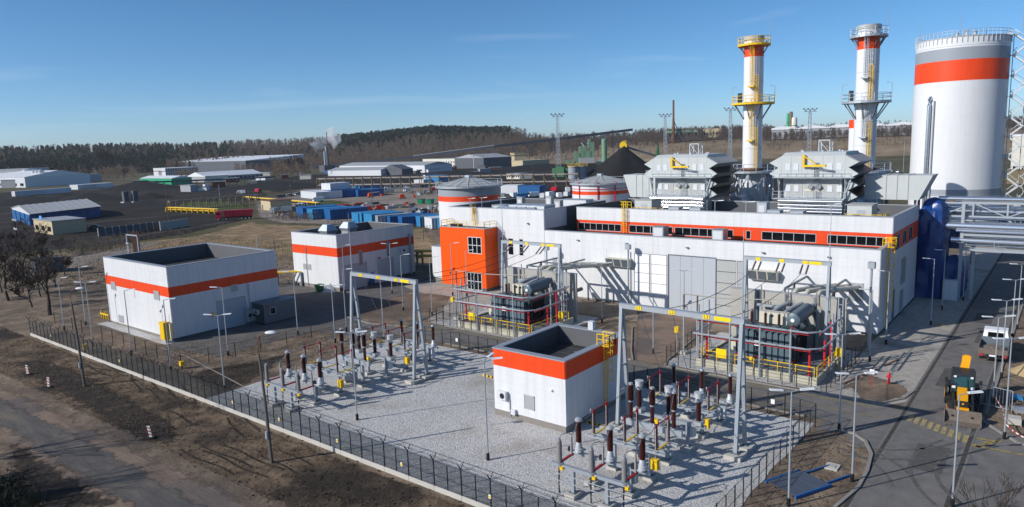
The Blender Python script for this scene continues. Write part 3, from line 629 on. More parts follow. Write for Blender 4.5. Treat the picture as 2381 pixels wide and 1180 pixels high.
cb = thing('gas_cabinet', 'bright yellow upright cabinet at the corner of the left white block', 'cabinet', (41.95, 92.1, 0))
Mb().box(-.35, -.6, .45, .35, .6, 2.6).obj('body', 'yellow', cb); Mb().box(-.42, -.68, 2.6, .42, .68, 2.75).obj('cap', 'yellow', cb); Mb().box(-.25, -.5, 0, .25, .5, .45).obj('base', 'concrete', cb)
box('door', cb, 'yellow', -.375, -.52, .55, -.352, .52, 2.5)
# site container against building one
sc = thing('site_container', 'dark grey corrugated container office with one small window beside the left white block', 'container', (54.4, 88.8, 0))
W_, D_, H_ = 5.6, 2.8, 2.9
ct = Mb()
for i in range(29): ct.box(i * .2, -.03 if i % 2 else 0, .15, (i + 1) * .2, D_, H_)
ct.obj('wall', 'galv_dark', sc); ct = Mb()
for i in range(14): ct.box(-.03 if i % 2 else -.0, i * .2, .15, .02, (i + 1) * .2, H_ - .01)
ct.obj('end_wall', 'galv_dark', sc); box('roof', sc, 'galv_dark', -.08, -.08, H_, W_ + .08, D_ + .08, H_ + .12); box('skid', sc, 'black', 0, .1, 0, W_, D_ - .1, .15)
win(sc, 'v', 0, 1.0, 1.9, 1.3, 2.3, 1, 1, 'white2', 'glass', .05); aircon(sc, 'u', 0, 1.3, 1.5, .8, .6); box('alarm_lamp', sc, 'red', .5, -.14, 2.5, .75, -.03, 2.7)
ob = thing('outdoor_unit', 'pale grey equipment cabinet between roller door and dark container', 'cabinet', (53.2, 91.0, 0))
box('housing', ob, 'grey_box', 0, 0, .4, 1.5, .7, 2.2); box('stand', ob, 'galv_dark', .1, .1, 0, 1.4, .6, .4)
for i in range(2): Mb().tube([(.4 + .7 * i, -.012, 1.3), (.4 + .7 * i, .0, 1.3)], .28, 14).obj('fan', 'black_metal', ob)

# --- building two
b2 = thing('workshop_block', 'white block with orange band and two hooded roof vents behind the asphalt yard', 'building', (75.1, 98.35, 0))
U1, V1, H_ = 17.9, 12.9, 9.8
parapet_roof(b2, 0, U1, 0, V1, H_, 2.0, .5)
rows = split(.7, 6.05, .9, 'white') + [(6.05, 6.83, 'orange'), (6.83, 7.6, 'orange')] + split(7.6, 9.75, .72, 'white')
clad(b2, 'u', 0, 0, V1, rows, 3); clad(b2, 'v', 0, 0, U1, rows, 4, [(1.2, 6.2, 0, 4.4), (8.6, 12.6, 0, 4.3)])
box('plinth', b2, 'plinth', -.03, 0, 0, .02, V1, .7)
box('roller_door', b2, 'door_grey', 1.25, -.02, 0, 6.15, .02, 4.35); box('roller_door', b2, 'door_grey', 8.65, -.02, 0, 12.55, .02, 4.25)
louvre(b2, 'u', 0, 9.0, 9.9, 3.2, 4.2); louvre(b2, 'u', 0, 7.7, 8.5, 3.2, 4.2); tube('downpipe', b2, 'galv', [(-.15, 8.8, .2), (-.15, 8.8, 7.3)], .05)
louvre(b2, 'v', 0, 4.5, 5.3, 3.9, 6.6, mt='galv_dark'); louvre(b2, 'v', 0, 11.0, 11.8, 4.6, 7.4, mt='galv_dark')
aircon(b2, 'v', 0, 15.0, 4.6, 1.6, 1.3); box('duct', b2, 'galv', 16.5, -.45, .5, 16.8, -.1, 7.6); box('duct_head', b2, 'galv', 16.35, -.55, 7.5, 16.95, -.1, 8.1)
box('wall_cabinet', b2, 'blue_steel', 6.4, -.5, .3, 7.4, -.07, 2.2); box('wall_cabinet', b2, 'white2', 7.5, -.4, .3, 8.4, -.07, 2.4); box('wall_sign', b2, 'red', 8.7, -.09, 4.5, 9.5, -.062, 4.75)
for (u, v) in ((4.6, 8.6), (9.4, 8.6)):     # hooded vents
    vb = Mb().box(u, v, 7.8, u + 2.0, v + 2.0, 9.0).obj('roof_vent', 'galv', b2)
    q = Mb(); c0 = [(u - .3, v - .3, 9.6), (u + 2.3, v - .3, 9.6), (u + 2.3, v + 2.3, 9.6), (u - .3, v + 2.3, 9.6)]
    q.loft([(u, v, 9.0), (u + 2, v, 9.0), (u + 2, v + 2, 9.0), (u, v + 2, 9.0)], c0); q.loft([(x, y, 9.601) for x, y, _ in c0], [(u + .35, v + .35, 10.7), (u + 1.65, v + .35, 10.7), (u + 1.65, v + 1.65, 10.7), (u + .35, v + 1.65, 10.7)])
    q.obj('vent_hood', 'galv', vb)
# --- engine hall: low front aisle and high bay behind it
hall = thing('engine_hall', 'long white hall with low front aisle, orange window band and tall grey gates', 'building', (91.1, 17.5, 0))
LV, LH, UH, DU = 48.6, 10.45, 13.65, 6.4
box('wall_core', hall, 'core', 0, 0, 0, DU, LV, 9.75)
box('roof', hall, 'roofing', .1, .1, 9.75, DU, LV - .05, 9.82)
P = Mb(); P.box(0, 0, 9.82, .45, LV, LH - .04).box(.45, 0, 9.82, DU, .45, LH - .04); P.obj('parapet', 'parapet_in', hall)
P = Mb(); P.box(-.09, -.09, LH - .04, .48, LV, LH + .06).box(.48, -.09, LH - .04, DU - .08, .48, LH + .06); P.obj('coping', 'coping', hall)
D1 = 23.9; UW = 46.6
box('wall_core', hall, 'core', DU, 0, 0, D1, UW, 11.9); box('roof', hall, 'roofing', DU + .1, .1, 11.9, D1 - .1, UW - .1, 11.97)
P = Mb(); P.box(DU, 0, 11.97, DU + .4, UW, UH - .04).box(DU + .4, 0, 11.97, D1, .4, UH - .04).box(D1 - .4, .4, 11.97, D1, UW, UH - .04).box(DU + .4, UW - .4, 11.97, D1 - .4, UW, UH - .04); P.obj('parapet', 'parapet_in', hall)
P = Mb(); P.box(DU - .09, -.09, UH - .04, DU + .43, UW + .05, UH + .06).box(DU + .43, -.09, UH - .04, D1 + .05, .43, UH + .06).box(D1 - .43, .43, UH - .04, D1 + .05, UW, UH + .06); P.obj('coping', 'coping', hall)
gates = [(20.1, 27.05, 0, 8.0), (27.25, 29.85, 2.2, 7.9), (30.0, 32.5, 2.2, 7.9), (17.25, 20.0, 0, 7.9), (16.3, 17.15, 0, 7.9)]
rows = split(.3, 10.4, 1.12, 'white')
clad(hall, 'u', 0, 0, LV, rows, 9, gates); clad(hall, 'v', 0, 0, DU - .02, rows, 1, [(4.2, 5.7, 0, 4.6)])
box('plinth', hall, 'plinth', -.03, 0, 0, .02, 20.0, .3); box('plinth', hall, 'plinth', -.03, 27.1, 0, .02, LV, .3)
# tall sectional gate, 4 leaves
for i in range(4): box('gate_leaf', hall, 'door_grey', -.03, 20.15 + i * 1.71, .05, .03, 20.15 + (i + 1) * 1.71 - .03, 7.95)
f = Mb().box(-.1, 20.0, 0, 0, 20.13, 8.1).box(-.1, 27.02, 0, 0, 27.15, 8.1).box(-.1, 20.13, 7.97, 0, 27.02, 8.1); f.obj('gate_frame', 'galv_dark', hall)
mat('foil', (.93, .94, .95), .25, .05, bump=.9, bscale=1.2, spec=.9)
for (a0, a1) in ((27.38, 29.75), (30.12, 32.4)):          # silver foil covered bays beside the gate
    for j in range(4): box('foil_panel', hall, 'foil', -.06, a0, 2.25 + j * 1.41, .01, a1, 2.25 + (j + 1) * 1.41 - .07)
for j in range(5): box('louvre_panel', hall, 'grey_box', -.05, 17.3, .1 + j * 1.55, .01, 19.95, .1 + (j + 1) * 1.55 - .10)
for j in range(5): box('louvre_panel', hall, 'louvre', -.045, 16.35, .1 + j * 1.55, .01, 17.1, .1 + (j + 1) * 1.55 - .04)
for (a0, a1) in ((32.9, 36.8), (11.6, 15.4)):            # slanted intake hoods
    h = Mb(); ring = lambda v: [(-.06, v, 5.75), (-.06, v, 7.0), (-1.25, v, 7.0), (-.75, v, 5.75)]
    h.loft(ring(a0), ring(a1)); ho = h.obj('intake_hood', 'cream', hall)
    n = 3; w = (a1 - a0) / n
    for i in range(n):
        g_ = Mb(); b0 = a0 + i * w + .1; b1_ = a0 + (i + 1) * w - .1
        g_.face((-1.26, b0, 6.93), (-1.26, b1_, 6.93), (-.79, b1_, 5.8), (-.79, b0, 5.8)); g_.face((-1.245, b0, 6.93), (-1.245, b1_, 6.93), (-.775, b1_, 5.8), (-.775, b0, 5.8)); g_.obj('intake_mesh', 'galv_dark', ho)
louvre(hall, 'u', 0, 1.7, 3.3, 4.1, 6.3); louvre(hall, 'u', 0, 46.3, 47.1, 3.5, 6.2)
for v in (5.5, 13.5, 24, 33.5, 42): box('flood_lamp', hall, 'galv_dark', -.35, v, 9.15, -.07, v + .35, 9.3)
tube('downpipe', hall, 'galv', [(-.14, 15.9, .2), (-.14, 15.9, 7.5)], .07); tube('downpipe', hall, 'galv', [(-.14, 33.1, .2), (-.14, 33.1, 8)], .07)
door(hall, 'v', 0, 4.3, 5.6, 4.5, 'door_dark', 1, 'side_door', False)
# band and windows of the high bay
wins = [(38.3, 46.3, 7), (29.5, 36.9, 6), (20.2, 29.2, 7), (17.7, 18.4, 1), (9.0, 16.2, 5), (.6, 7.6, 6)]
ops = [(a, b, 9.95, 11.15) for a, b, _ in wins]
rows = [(9.82, 10.7, 'orange'), (10.7, 11.6, 'orange'), (11.6, 12.6, 'white'), (12.6, 13.6, 'white')]
clad(hall, 'u', DU, 0, UW, rows, 8, ops)
for a, b, n_ in wins: win(hall, 'u', DU, a, b, 9.95, 11.15, n_, 1, 'frame', 'glass', .1, 'strip_window', .07)
sops = [(DU + 2.2, DU + 4.4, 9.2, 11.2), (DU + 6.6, DU + 9.0, 9.4, 11.2), (DU + 10.8, DU + 13.2, 9.4, 11.2)]
clad(hall, 'v', 0, DU, D1, split(.3, 9.2, 1.11, 'white') + [(9.2, 10.4, 'orange'), (10.4, 11.6, 'orange'), (11.6, 12.6, 'white'), (12.6, 13.6, 'white')], 4, sops + [(DU + 6.3, DU + 9.3, 4.0, 7.5), (DU + 1.4, DU + 3.0, 0, 4.2), (DU + 6.3, DU + 8.6, .2, 3.2)])
for o_ in sops: win(hall, 'v', 0, *o_, 2, 1, 'frame', 'glass', .1)
louvre(hall, 'v', 0, DU + 6.35, DU + 9.25, 4.05, 7.45); louvre(hall, 'v', 0, DU + 6.35, DU + 8.55, .25, 3.15); box('side_door', hall, 'door_dark', DU + 1.45, -.03, 0, DU + 2.95, .03, 4.15)
cage_ladder(hall, 3.2, -.07, .3, LH, (0, -1)); rail(hall, [(2.5, .3, LH), (2.5, -1.0, LH), (3.9, -1.0, LH), (3.9, .3, LH)], 1.05, .7)
box('ladder_landing', hall, 'yellow', 2.6, -.95, LH - .06, 3.8, -.12, LH)
cage_ladder(hall, DU - .07, 37.5, 9.82, UH, (-1, 0), 1.2)
rail(hall, [(DU + .2, 36.6, UH), (DU + .2, 38.6, UH), (DU + 2.0, 38.6, UH)], 1.05, .7)
for v, s_ in ((29.2, 1.7), (20.2, 1.6)):                       # vents on the low roof
    o = box('roof_fan_box', hall, 'galv', 2.6, v, 9.82, 4.3, v + s_, 11.5); box('lid', o, 'galv_dark', -.52, -.52, .5, .52, .52, .54); box('door', o, 'white2', -.51, -.4, -.4, -.5, .4, .4)
# --- office block and orange stair tower
off = thing('office_block', 'white flat-roofed office block joining the long hall behind the orange tower', 'building', (91.1, 66.1, 0))
V1, H_, U1 = 20.6, 13.65, 19.0
parapet_roof(off, 0, U1, .05, V1, H_, 1.7, .45)
tw0, tw1 = 9.8, 20.0
wn = [(4.35, 5.15, 6.0, 8.75), (6.4, 7.5, 6.0, 8.75), (8.3, 9.2, 6.0, 8.75)]
clad(off, 'u', 0, .05, V1, split(.5, 13.6, 1.31, 'white'), 4, wn + [(tw0, tw1, 0, 10.4)])
for o_ in wn: win(off, 'u', 0, *o_, 1, 2, 'frame', 'glass')
clad(off, 'v', .05, 0, DU - .05, [(10.6, 11.6, 'white2'), (11.6, 12.6, 'white2'), (12.6, 13.6, 'white2')], 2)
box('plinth', off, 'plinth', -.03, .1, 0, .02, tw0, .5)
for v in (3.0,): box('flood_lamp', off, 'galv_dark', -.35, v, 11.3, -.07, v + .3, 11.5)
cage_ladder(off, -.07, 14.6, 10.6, H_, (-1, 0), .9, 'yellow', False); box('roof_hatch', off, 'galv_dark', -.12, 14.4, 12.5, -.07, 15.1, 13.6)
tower = thing('stair_tower', 'bright orange box tower with one window and glazed entrance at the hall end', 'building', (87.8, 75.9, 0))
TV, TH = 10.2, 10.5
box('wall_core', tower, 'core', 0, 0, 0, 3.24, TV, TH - .3); box('roof', tower, 'roofing', .1, .1, TH - .3, 3.2, TV - .1, TH - .2)
to = [(.75, 3.75, 6.3, 9.1), (.9, 4.3, 0, 3.1)]
clad(tower, 'u', 0, 0, TV, split(.5, TH, 1.25, 'tower_orange'), 4, to, gap=.016); clad(tower, 'v', 0, 0, 3.24, split(.5, TH, 1.25, 'tower_orange'), 1, gap=.016)
P = Mb().box(-.1, -.1, TH, .35, TV + .1, TH + .12).box(.35, -.1, TH, 3.2, .3, TH + .12).box(.35, TV - .3, TH, 3.2, TV + .1, TH + .12); P.obj('coping', 'coping', tower)
box('plinth', tower, 'plinth', -.03, 4.3, 0, .02, TV, .5)
win(tower, 'u', 0, *to[0], 3, 2, 'white2', 'glass', .1, 'window', .1); win(tower, 'u', 0, .95, 4.25, .05, 3.05, 4, 2, 'white2', 'glass', .1, 'entrance_doors', .1)
rail(tower, [(.2, .2, TH + .1), (.2, TV - .2, TH + .1), (3.0, TV - .2, TH + .1)], 1.0, 1.8); rail(tower, [(.2, .2, TH + .1), (3.0, .2, TH + .1)], 1.0, 1.5)
box('roof_hatch', tower, 'black_metal', 1.0, 6.6, TH - .2, 2.0, 8.6, TH + .5)
an = thing('side_annex', 'low white annex with grey plinth left of the orange tower', 'building', (89.5, 86.4, 0))
box('wall_core', an, 'core', 0, 0, 0, 8, 3.6, 6.6); clad(an, 'u', 0, 0, 3.6, split(1.0, 6.6, 1.4, 'white'), 2); box('plinth', an, 'plinth', -.03, 0, 0, .02, 3.6, 1.0)
box('coping', an, 'coping', -.1, -.02, 6.6, 8, 3.7, 6.7)
# rooftop plant on the office block
def roof_unit(u, v, z, a, b, c, label, mt='grey_box', name='rooftop_unit', group=None):
    t = thing(name, label, 'ventilation unit', (u, v, z), 0, group)
    box('housing', t, mt, 0, 0, .15, a, b, c); box('base_frame', t, 'galv_dark', .05, .05, 0, a - .05, b - .05, .15); box('lid', t, 'galv', -.05, -.05, c, a + .05, b + .05, c + .06)
    box('access_door', t, 'white2', -.03, b * .2, .4, -.002, b * .8, c * .85); return t
roof_unit(94.6, 68.6, 12.0, 3.2, 7.5, 1.9, 'long foil-covered air handler on the office roof by its front parapet', 'white2')
mat('foil_wrap', (.62, .65, .70), .25, .6, bump=.8, bscale=1.5)
for i in range(4):
    t = thing('wrapped_duct_end', ['crumpled silver duct bend nearest the office roof corner', 'second silver duct bend on the office roof', 'third silver duct bend on the office roof', 'fourth silver duct bend, beside the yellow rail'][i], 'duct', (93.4, 76.2 - i * 2.0, 12.0))
    q = Mb(); q.loft([(0, 0, 0), (0, 1.5, 0), (1.6, 1.5, 0), (1.6, 0, 0)], [(-.3, .1, 1.5), (-.3, 1.6, 1.5), (1.2, 1.4, 1.8), (1.2, .1, 1.8)]); q.obj('duct', 'foil_wrap', t); box('flange', t, 'galv', 1.2, -.05, .2, 1.75, 1.6, 1.4)
for i, (px, lab) in enumerate(((101.5, 'tall pale vent stack at the back of the office roof'), (103.5, 'second tall pale vent stack on the office roof'), (100.5, 'short pale vent stack toward the hall roof'))):
    roof_unit(px, (78.5, 73.5, 69.5)[i], 12.0, 1.0, 1.2, (2.6, 2.7, 2.3)[i], lab, 'grey_box', 'vent_stack')
roof_unit(104.5, 66.8, 12.0, 2.5, 5.5, 2.1, 'wide white cooling unit at the back of the office roof', 'white2'); roof_unit(99.0, 81.0, 12.0, 2.4, 2.6, 1.3, 'squat grey unit on the far corner of the office roof')
# plant on the high roof
for i, (u, v) in enumerate(((98.6, 46.6), (98.6, 43.2), (98.6, 31.7), (98.6, 28.6))):
    roof_unit(u, v, 11.97, 1.6, 1.7, 1.95, ['small grey fan box left of the roof pipes', 'small grey fan box below the left exhaust box', 'small grey fan box mid roof, left of a pair', 'small grey fan box mid roof, right of a pair'][i], 'galv', 'roof_fan')
roof_unit(103.0, 35.0, 11.97, 1.4, 1.4, 2.6, 'upright grey cabinet between the two exhaust boxes on the roof', 'galv', 'roof_cabinet')
pent = [(101.5, 52.6, 'boxy grey stair housing with yellow railing at the left of the hall roof'), (101.5, 20.8, 'boxy grey stair housing with yellow railing at the right of the hall roof')]
for u, v, lab in pent:
    t = thing('stair_housing', lab, 'roof hut', (u, v, 11.97)); box('wall', t, 'grey_clad', 0, 0, 0, 3.4, 3.0, 2.7); box('roof', t, 'grey_box', -.1, -.1, 2.7, 3.5, 3.1, 2.8)
    box('door', t, 'galv', -.03, .8, 0, .0, 1.8, 2.1); rail(t, [(-.9, 3.0, .1), (-.9, -1.4, .1), (3.4, -1.4, .1)], 1.5, 1.0)

# ---------------------------------------------------------------- high-voltage yard
mat('galv_light', (.55, .57, .59), .45, .3, var=.15, vscale=3)
def ribbed(r, L_, ribs, taper=1.0, neck=.62):
    p = [(r * neck, 0)]
    for i in range(ribs):
        z0 = L_ * (i + .1) / ribs; z1 = L_ * (i + .95) / ribs; k = 1 - (1 - taper) * i / ribs
        p += [(r * neck * k, z0), (r * k, z0 + (z1 - z0) * .25), (r * neck * k, z1)]
    p.append((r * neck * taper, L_)); return p
ME = {}
def shared(key, fn):
    if key not in ME: ME[key] = fn()
    return ME[key]
def insulator(parent, loc, r, L_, mt='porcelain', name='insulator', ribs=None, taper=1.0):
    ribs = ribs or max(6, int(L_ / .085))
    me = shared(('ins', r, L_, mt, taper), lambda: Mb().lathe(ribbed(r, L_, ribs, taper), (0, 0, 0), 12).mesh('insulator_' + mt, mt, True))
    return inst(name, me, parent, loc)
def cyl(parent, loc, r, h, mt, name, n=12, prof=None):
    me = shared(('cyl', r, h, mt, n, str(prof)), lambda: Mb().lathe(prof or [(r, 0), (r, h)], (0, 0, 0), n).mesh(name, mt, True))
    return inst(name, me, parent, loc)
def support(t, legs, beam_v, z, u=0, deep=.24, mt='steel_blue', leg_w=.24):
    """beam along V on legs with concrete footings"""
    box('beam', t, mt, u - .13, beam_v[0], z - deep, u + .13, beam_v[1], z)
    for v in legs:
        box('footing', t, 'concrete_light', u - .55, v - .4, 0, u + .55, v + .4, .32)
        box('leg', t, mt, u - leg_w / 2, v - leg_w / 2, .32, u + leg_w / 2, v + leg_w / 2, z - deep)
        box('base_plate', t, 'galv_dark', u - .26, v - .26, .32, u + .26, v + .26, .37)
PH = (26.8, 24.2, 21.7)
def bay(du, dv, which, tag_):
    """one outgoing feeder bay: seven rows of apparatus from the fence towards the road"""
    grp = 'high-voltage apparatus, ' + which
    # A cable terminations
    t = thing('cable_termination_frame', f'low frame with three grey ribbed cable ends, {tag_}', 'switchgear', (38.0 + du, dv, 0), 0, grp)
    support(t, (25.7, 23.0), (21.3, 27.4), 2.15)
    for v in PH:
        insulator(t, (0, v, 2.25), .19, 1.55, 'porcelain_grey', 'cable_end', 20); cyl(t, (0, v, 2.1), .3, .12, 'galv', 'flange'); cyl(t, (0, v, 3.8), .12, .18, 'galv', 'terminal_cap')
        box('bracket', t, 'copper_red', .1, v - .09, 2.16, 1.7, v + .09, 2.26); insulator(t, (1.5, v, 2.26), .10, 1.25, 'porcelain_grey', 'surge_arrester', 14); cyl(t, (1.5, v, 3.5), .05, .25, 'galv', 'terminal')
        tube('cable', t, 'black', [(-.12, v, .0), (-.12, v, 1.2), (-.05, v, 2.1)], .055, 6); box('marker', t, 'yellow', -.32, v - .45, 1.85, -.15, v - .2, 2.05)
        tube('jumper', t, 'galv_dark', [(0, v, 3.95), (.3, v, 4.15), (1.0, v, 4.0), (1.5, v, 3.72)], .025, 5)
    for z in (.95, 1.45): tube('guard_rail', t, 'galv', [(-.16, 21.4, z), (-.16, 27.0, z)], .04, 6)
    # B voltage transformers
    t = thing('voltage_transformer_row', f'three brown insulators on silver drum bases, {tag_}', 'switchgear', (40.4 + du, dv, 0), 0, grp)
    support(t, (25.6, 22.6), (21.1, 27.4), 2.1)
    for v in PH:
        b_ = Mb(); b_.lathe([(.33, 0), (.33, .14), (.25, .2), (.23, .45), (.18, .62)], (0, 0, 0), 10); b_.box(-.45, -.32, -.08, .45, .32, 0); b_.obj('base_tank', 'galv_light', t, True, (.05, v, 2.2)); insulator(t, (.05, v, 2.82), .22, 1.55, 'porcelain', 'insulator', 17)
        cyl(t, (.05, v, 4.37), .24, .25, 'alu', 'head', 12, [(.2, 0), (.26, .06), (.26, .18), (.1, .3)]); box('junction_box', t, 'black_metal', -.5, v + .35, 2.2, -.2, v + .6, 2.5)
    box('terminal_cabinet', t, 'grey_box', .15, 22.3, .8, .55, 22.8, 1.9)
    # C and F disconnectors
    def disconnector(u, lab):
        t = thing('disconnector', lab + ', ' + tag_, 'switchgear', (u + du, dv, 0), 0, grp)
        support(t, (25.6, 22.6), (21.0, 27.5), 2.4, 0)
        box('beam', t, 'galv', -1.02, 21.0, 2.42, -.86, 27.4, 2.6); box('beam', t, 'galv', .86, 21.0, 2.42, 1.02, 27.4, 2.6)
        for v in PH:
            box('cross_arm', t, 'yellow' , -1.1, v - .05, 2.62, 1.1, v + .05, 2.7)
            for s_ in (-.94, .94):
                insulator(t, (s_, v, 2.72), .13, 1.6, 'porcelain', 'post_insulator', 16); cyl(t, (s_, v, 2.6), .2, .1, 'galv', 'turntable'); cyl(t, (s_, v, 4.32), .1, .3, 'copper_red', 'terminal_head', 8)
            tube('contact_arm', t, 'copper_red', [(-.94, v, 4.5), (-.3, v, 4.52), (0, v, 4.5), (.94, v, 4.52)], .045, 6); tube('arc_horn', t, 'galv', [(-.94, v, 4.6), (-1.25, v + .05, 4.72), (-1.4, v, 4.55), (-1.2, v, 4.45)], .03, 5)
        tube('drive_rod', t, 'galv', [(-1.05, 21.2, 2.75), (-1.05, 27.0, 2.75)], .035, 6)
        box('drive_box', t, 'yellow', -.55, 21.85, 1.0, -.15, 22.35, 1.75); tube('drive_shaft', t, 'galv', [(-.3, 22.1, 1.75), (-.3, 22.1, 2.5)], .03, 6)
        return t
    disconnector(43.4, 'double-post disconnector with red arms and yellow bars')
    # D circuit breaker
    t = thing('circuit_breaker', f'circuit breaker with three tall thick brown columns, {tag_}', 'switchgear', (46.4 + du, dv, 0), 0, grp)
    support(t, (25.4, 22.8), (21.6, 26.7), 2.75, 0, .45, 'galv', .28)
    for v in (25.86, 24.04, 22.27):
        cyl(t, (0, v, 2.75), .22, .12, 'galv', 'flange'); insulator(t, (0, v, 2.87), .17, 1.3, 'porcelain', 'support_insulator', 15); cyl(t, (0, v, 4.17), .17, .14, 'galv', 'joint'); insulator(t, (0, v, 4.31), .25, 1.25, 'porcelain', 'interrupter', 15); cyl(t, (0, v, 5.56), .16, .14, 'alu', 'cap')
    box('control_cabinet', t, 'grey_box', -.85, 23.4, .6, -.2, 24.7, 2.0); q = Mb(); 
    # E current transformers
    t = thing('current_transformer_row', f'three brown posts topped with silver cylinder heads, {tag_}', 'switchgear', (49.3 + du, dv, 0), 0, grp)
    support(t, (25.4, 22.5), (21.0, 27.3), 2.3)
    for v in (26.7, 24.1, 21.6):
        b_ = Mb(); b_.box(-.4, -.35, 0, .4, .35, .3); b_.obj('base_tank', 'alu', t, False, (0, v, 2.32)); insulator(t, (0, v, 2.62), .21, 1.5, 'porcelain', 'insulator', 16)
        cyl(t, (0, v, 4.12), .3, .8, 'galv_light', 'head', 14, [(.16, 0), (.24, .1), (.24, .3), (.33, .32), (.33, .68), (.36, .69), (.36, .76), (.0, .80)]); box('terminal', t, 'alu', -.5, v - .06, 4.35, -.34, v + .06, 4.5)
    box('terminal_box', t, 'yellow', -.35, 24.9, 1.5, -.1, 25.3, 2.0); box('terminal_cabinet', t, 'white2', .1, 22.0, 1.1, .5, 22.4, 2.0)
    disconnector(52.3, 'rear disconnector with red arms next to the portal legs')
    # G line voltage transformers
    t = thing('line_transformer_row', f'row of brown insulators on white bases nearest the road, {tag_}', 'switchgear', (55.6 + du, dv, 0), 0, grp)
    support(t, (25.4, 22.5), (21.0, 27.2), 2.15)
    for v in (26.7, 24.1, 21.6):
        b_ = Mb(); b_.lathe([(.30, 0), (.30, .18), (.22, .26), (.18, .65)], (0, 0, 0), 10); b_.box(-.42, -.3, -.06, .42, .3, 0); b_.obj('base_tank', 'galv_light', t, True, (0, v, 2.22)); insulator(t, (0, v, 2.87), .19, 1.5, 'porcelain', 'insulator', 16); cyl(t, (0, v, 4.37), .18, .2, 'galv', 'head', 10, [(.15, 0), (.22, .06), (.1, .22)])
    box('control_box', t, 'white2', .15, 22.1, .5, .6, 22.6, 1.6)
    # conductors between the rows
    for i, v in enumerate(PH):
        bv = (25.86, 24.04, 22.27)[i]
        for j, (a, b, s_) in enumerate((((39.5, v, 3.7), (40.45, v, 4.6), .25), ((40.45, v, 4.62), (42.46, v, 4.6), .35), ((44.34, v, 4.55), (46.4, bv, 5.65), .3), ((46.4, bv, 4.25), (49.0, v, 4.5), .3), ((49.6, v, 4.6), (51.36, v, 4.6), .25), ((53.24, v, 4.55), (55.6, v, 4.55), .3))):
            o = Mb().tube([p + Vector((du, dv, 0)) for p in sag(a, b, s_, 8)], .028, 5).obj('conductor', 'galv_dark', None, True)
            tag(o, ('leftmost', 'middle', 'rightmost')[i] + ' thin wire ' + ('at the cable ends', 'from silver drums to front disconnector', 'from front disconnector up to breaker', 'from breaker to silver heads', 'from silver heads to rear disconnector', 'from rear disconnector to roadside row')[j] + ', ' + which, 'conductor', 'conductors, ' + which)
bay(0, 0, 'bay right of kiosk', 'right of the white kiosk')
bay(-1.3, 33.5, 'bay left of kiosk', 'left of the white kiosk')

def portal(name, label, u, v0, v1, h, spread, spike_at, spike_h, txt=True, strings=False, side=-1):
    """A-frame line portal: two A legs, box beam, plates"""
    t = thing(name, label, 'portal', (u, v0, 0)); W_ = v1 - v0
    for v in (0, W_):
        L_ = Mb(); a0, a1 = (-spread / 2, 0), (spread / 2, 0)
        L_.bar((-spread * .5, v, .35), (-.1, v, h), .27, .25); L_.bar((spread * .5, v, .35), (.1, v, h - .1), .27, .25)
        for k in (.28, .5, .72): w = spread * .5 * (1 - k) + .1; L_.bar((-w, v, .35 + (h - .35) * k), (w, v, .35 + (h - .35) * k), .14)
        L_.obj('leg', 'steel_blue', t)
        for s_ in (-1, 1):
            box('footing', t, 'concrete_light', s_ * spread / 2 - .75, v - .65, 0, s_ * spread / 2 + .75, v + .65, .35)
            box('base_plate', t, 'galv_dark', s_ * spread / 2 - .3, v - .3, .35, s_ * spread / 2 + .3, v + .3, .42)
    box('beam', t, 'galv', -.16, -.2, h - .04, .16, W_ + .2, h + .36); box('beam_flange', t, 'galv', -.2, -.22, h + .36, .2, W_ + .22, h + .39)
    for i, k in enumerate((.84, .55, .27)):
        p = box('phase_plate', t, 'yellow_sign', -.195, W_ * k - .26, h - .0, -.17, W_ * k + .26, h + .33)
        if txt:
            c = bpy.data.curves.new('phase_text', 'FONT'); c.body = 'L%d' % (i + 1); c.size = .38; c.align_x = 'CENTER'; c.align_y = 'CENTER'; c.materials.append(MAT['black'])
            o0 = bpy.data.objects.new('text', c); me = bpy.data.meshes.new_from_object(o0); bpy.data.objects.remove(o0); o = inst('lettering', me, t); o.location = (-.202, W_ * k, h + .165); o.rotation_euler = (R_(90), 0, R_(-90))
    box('name_plate', t, 'yellow_sign', -.195, W_ * .08, h - .0, -.17, W_ * .08 + 1.3, h + .30)
    tube('lightning_spike', t, 'galv', [(0, spike_at * W_, h + .3), (0, spike_at * W_, h + spike_h)], [.06, .02], 6)
    if strings:
        for k in (.84, .55, .27):
            for dv_ in (-.35, .25):
                a = Vector((-.2, W_ * k + dv_, h - .1)); b = a + Vector((-1.5, -.15, -.75)); d = (b - a)
                m_ = Mb(); n_ = 9
                pts = [a + d * (i / (2 * n_)) for i in range(2 * n_ + 1)]; m_.tube(pts, [.11 if i % 2 else .045 for i in range(2 * n_ + 1)], 8); m_.obj('insulator_string', 'porcelain', t, True)
            a = Vector((-1.72, W_ * k - .5, h - .85)); Mb().bar(a, a + Vector((0, .8, 0)), .06).obj('yoke', 'galv', t)
    return t
portal('line_portal', 'tall grey steel line portal in the gravel right of the white kiosk', 51.0, 18.95, 29.2, 10.3, 1.9, 0.0, 7.0)
portal('line_portal', 'tall grey steel line portal in the gravel left of the white kiosk', 49.7, 52.6, 62.7, 10.3, 1.9, 1.0, 7.0)
portal('transformer_portal', 'steel portal with hanging insulators over the right transformer bay', 78.4, 19.9, 28.8, 10.4, 1.5, 0.0, 6.5, False, True)
portal('transformer_portal', 'steel portal with hanging insulators over the left transformer bay', 77.1, 53.5, 63.3, 10.4, 1.5, 1.0, 6.5, False, True)
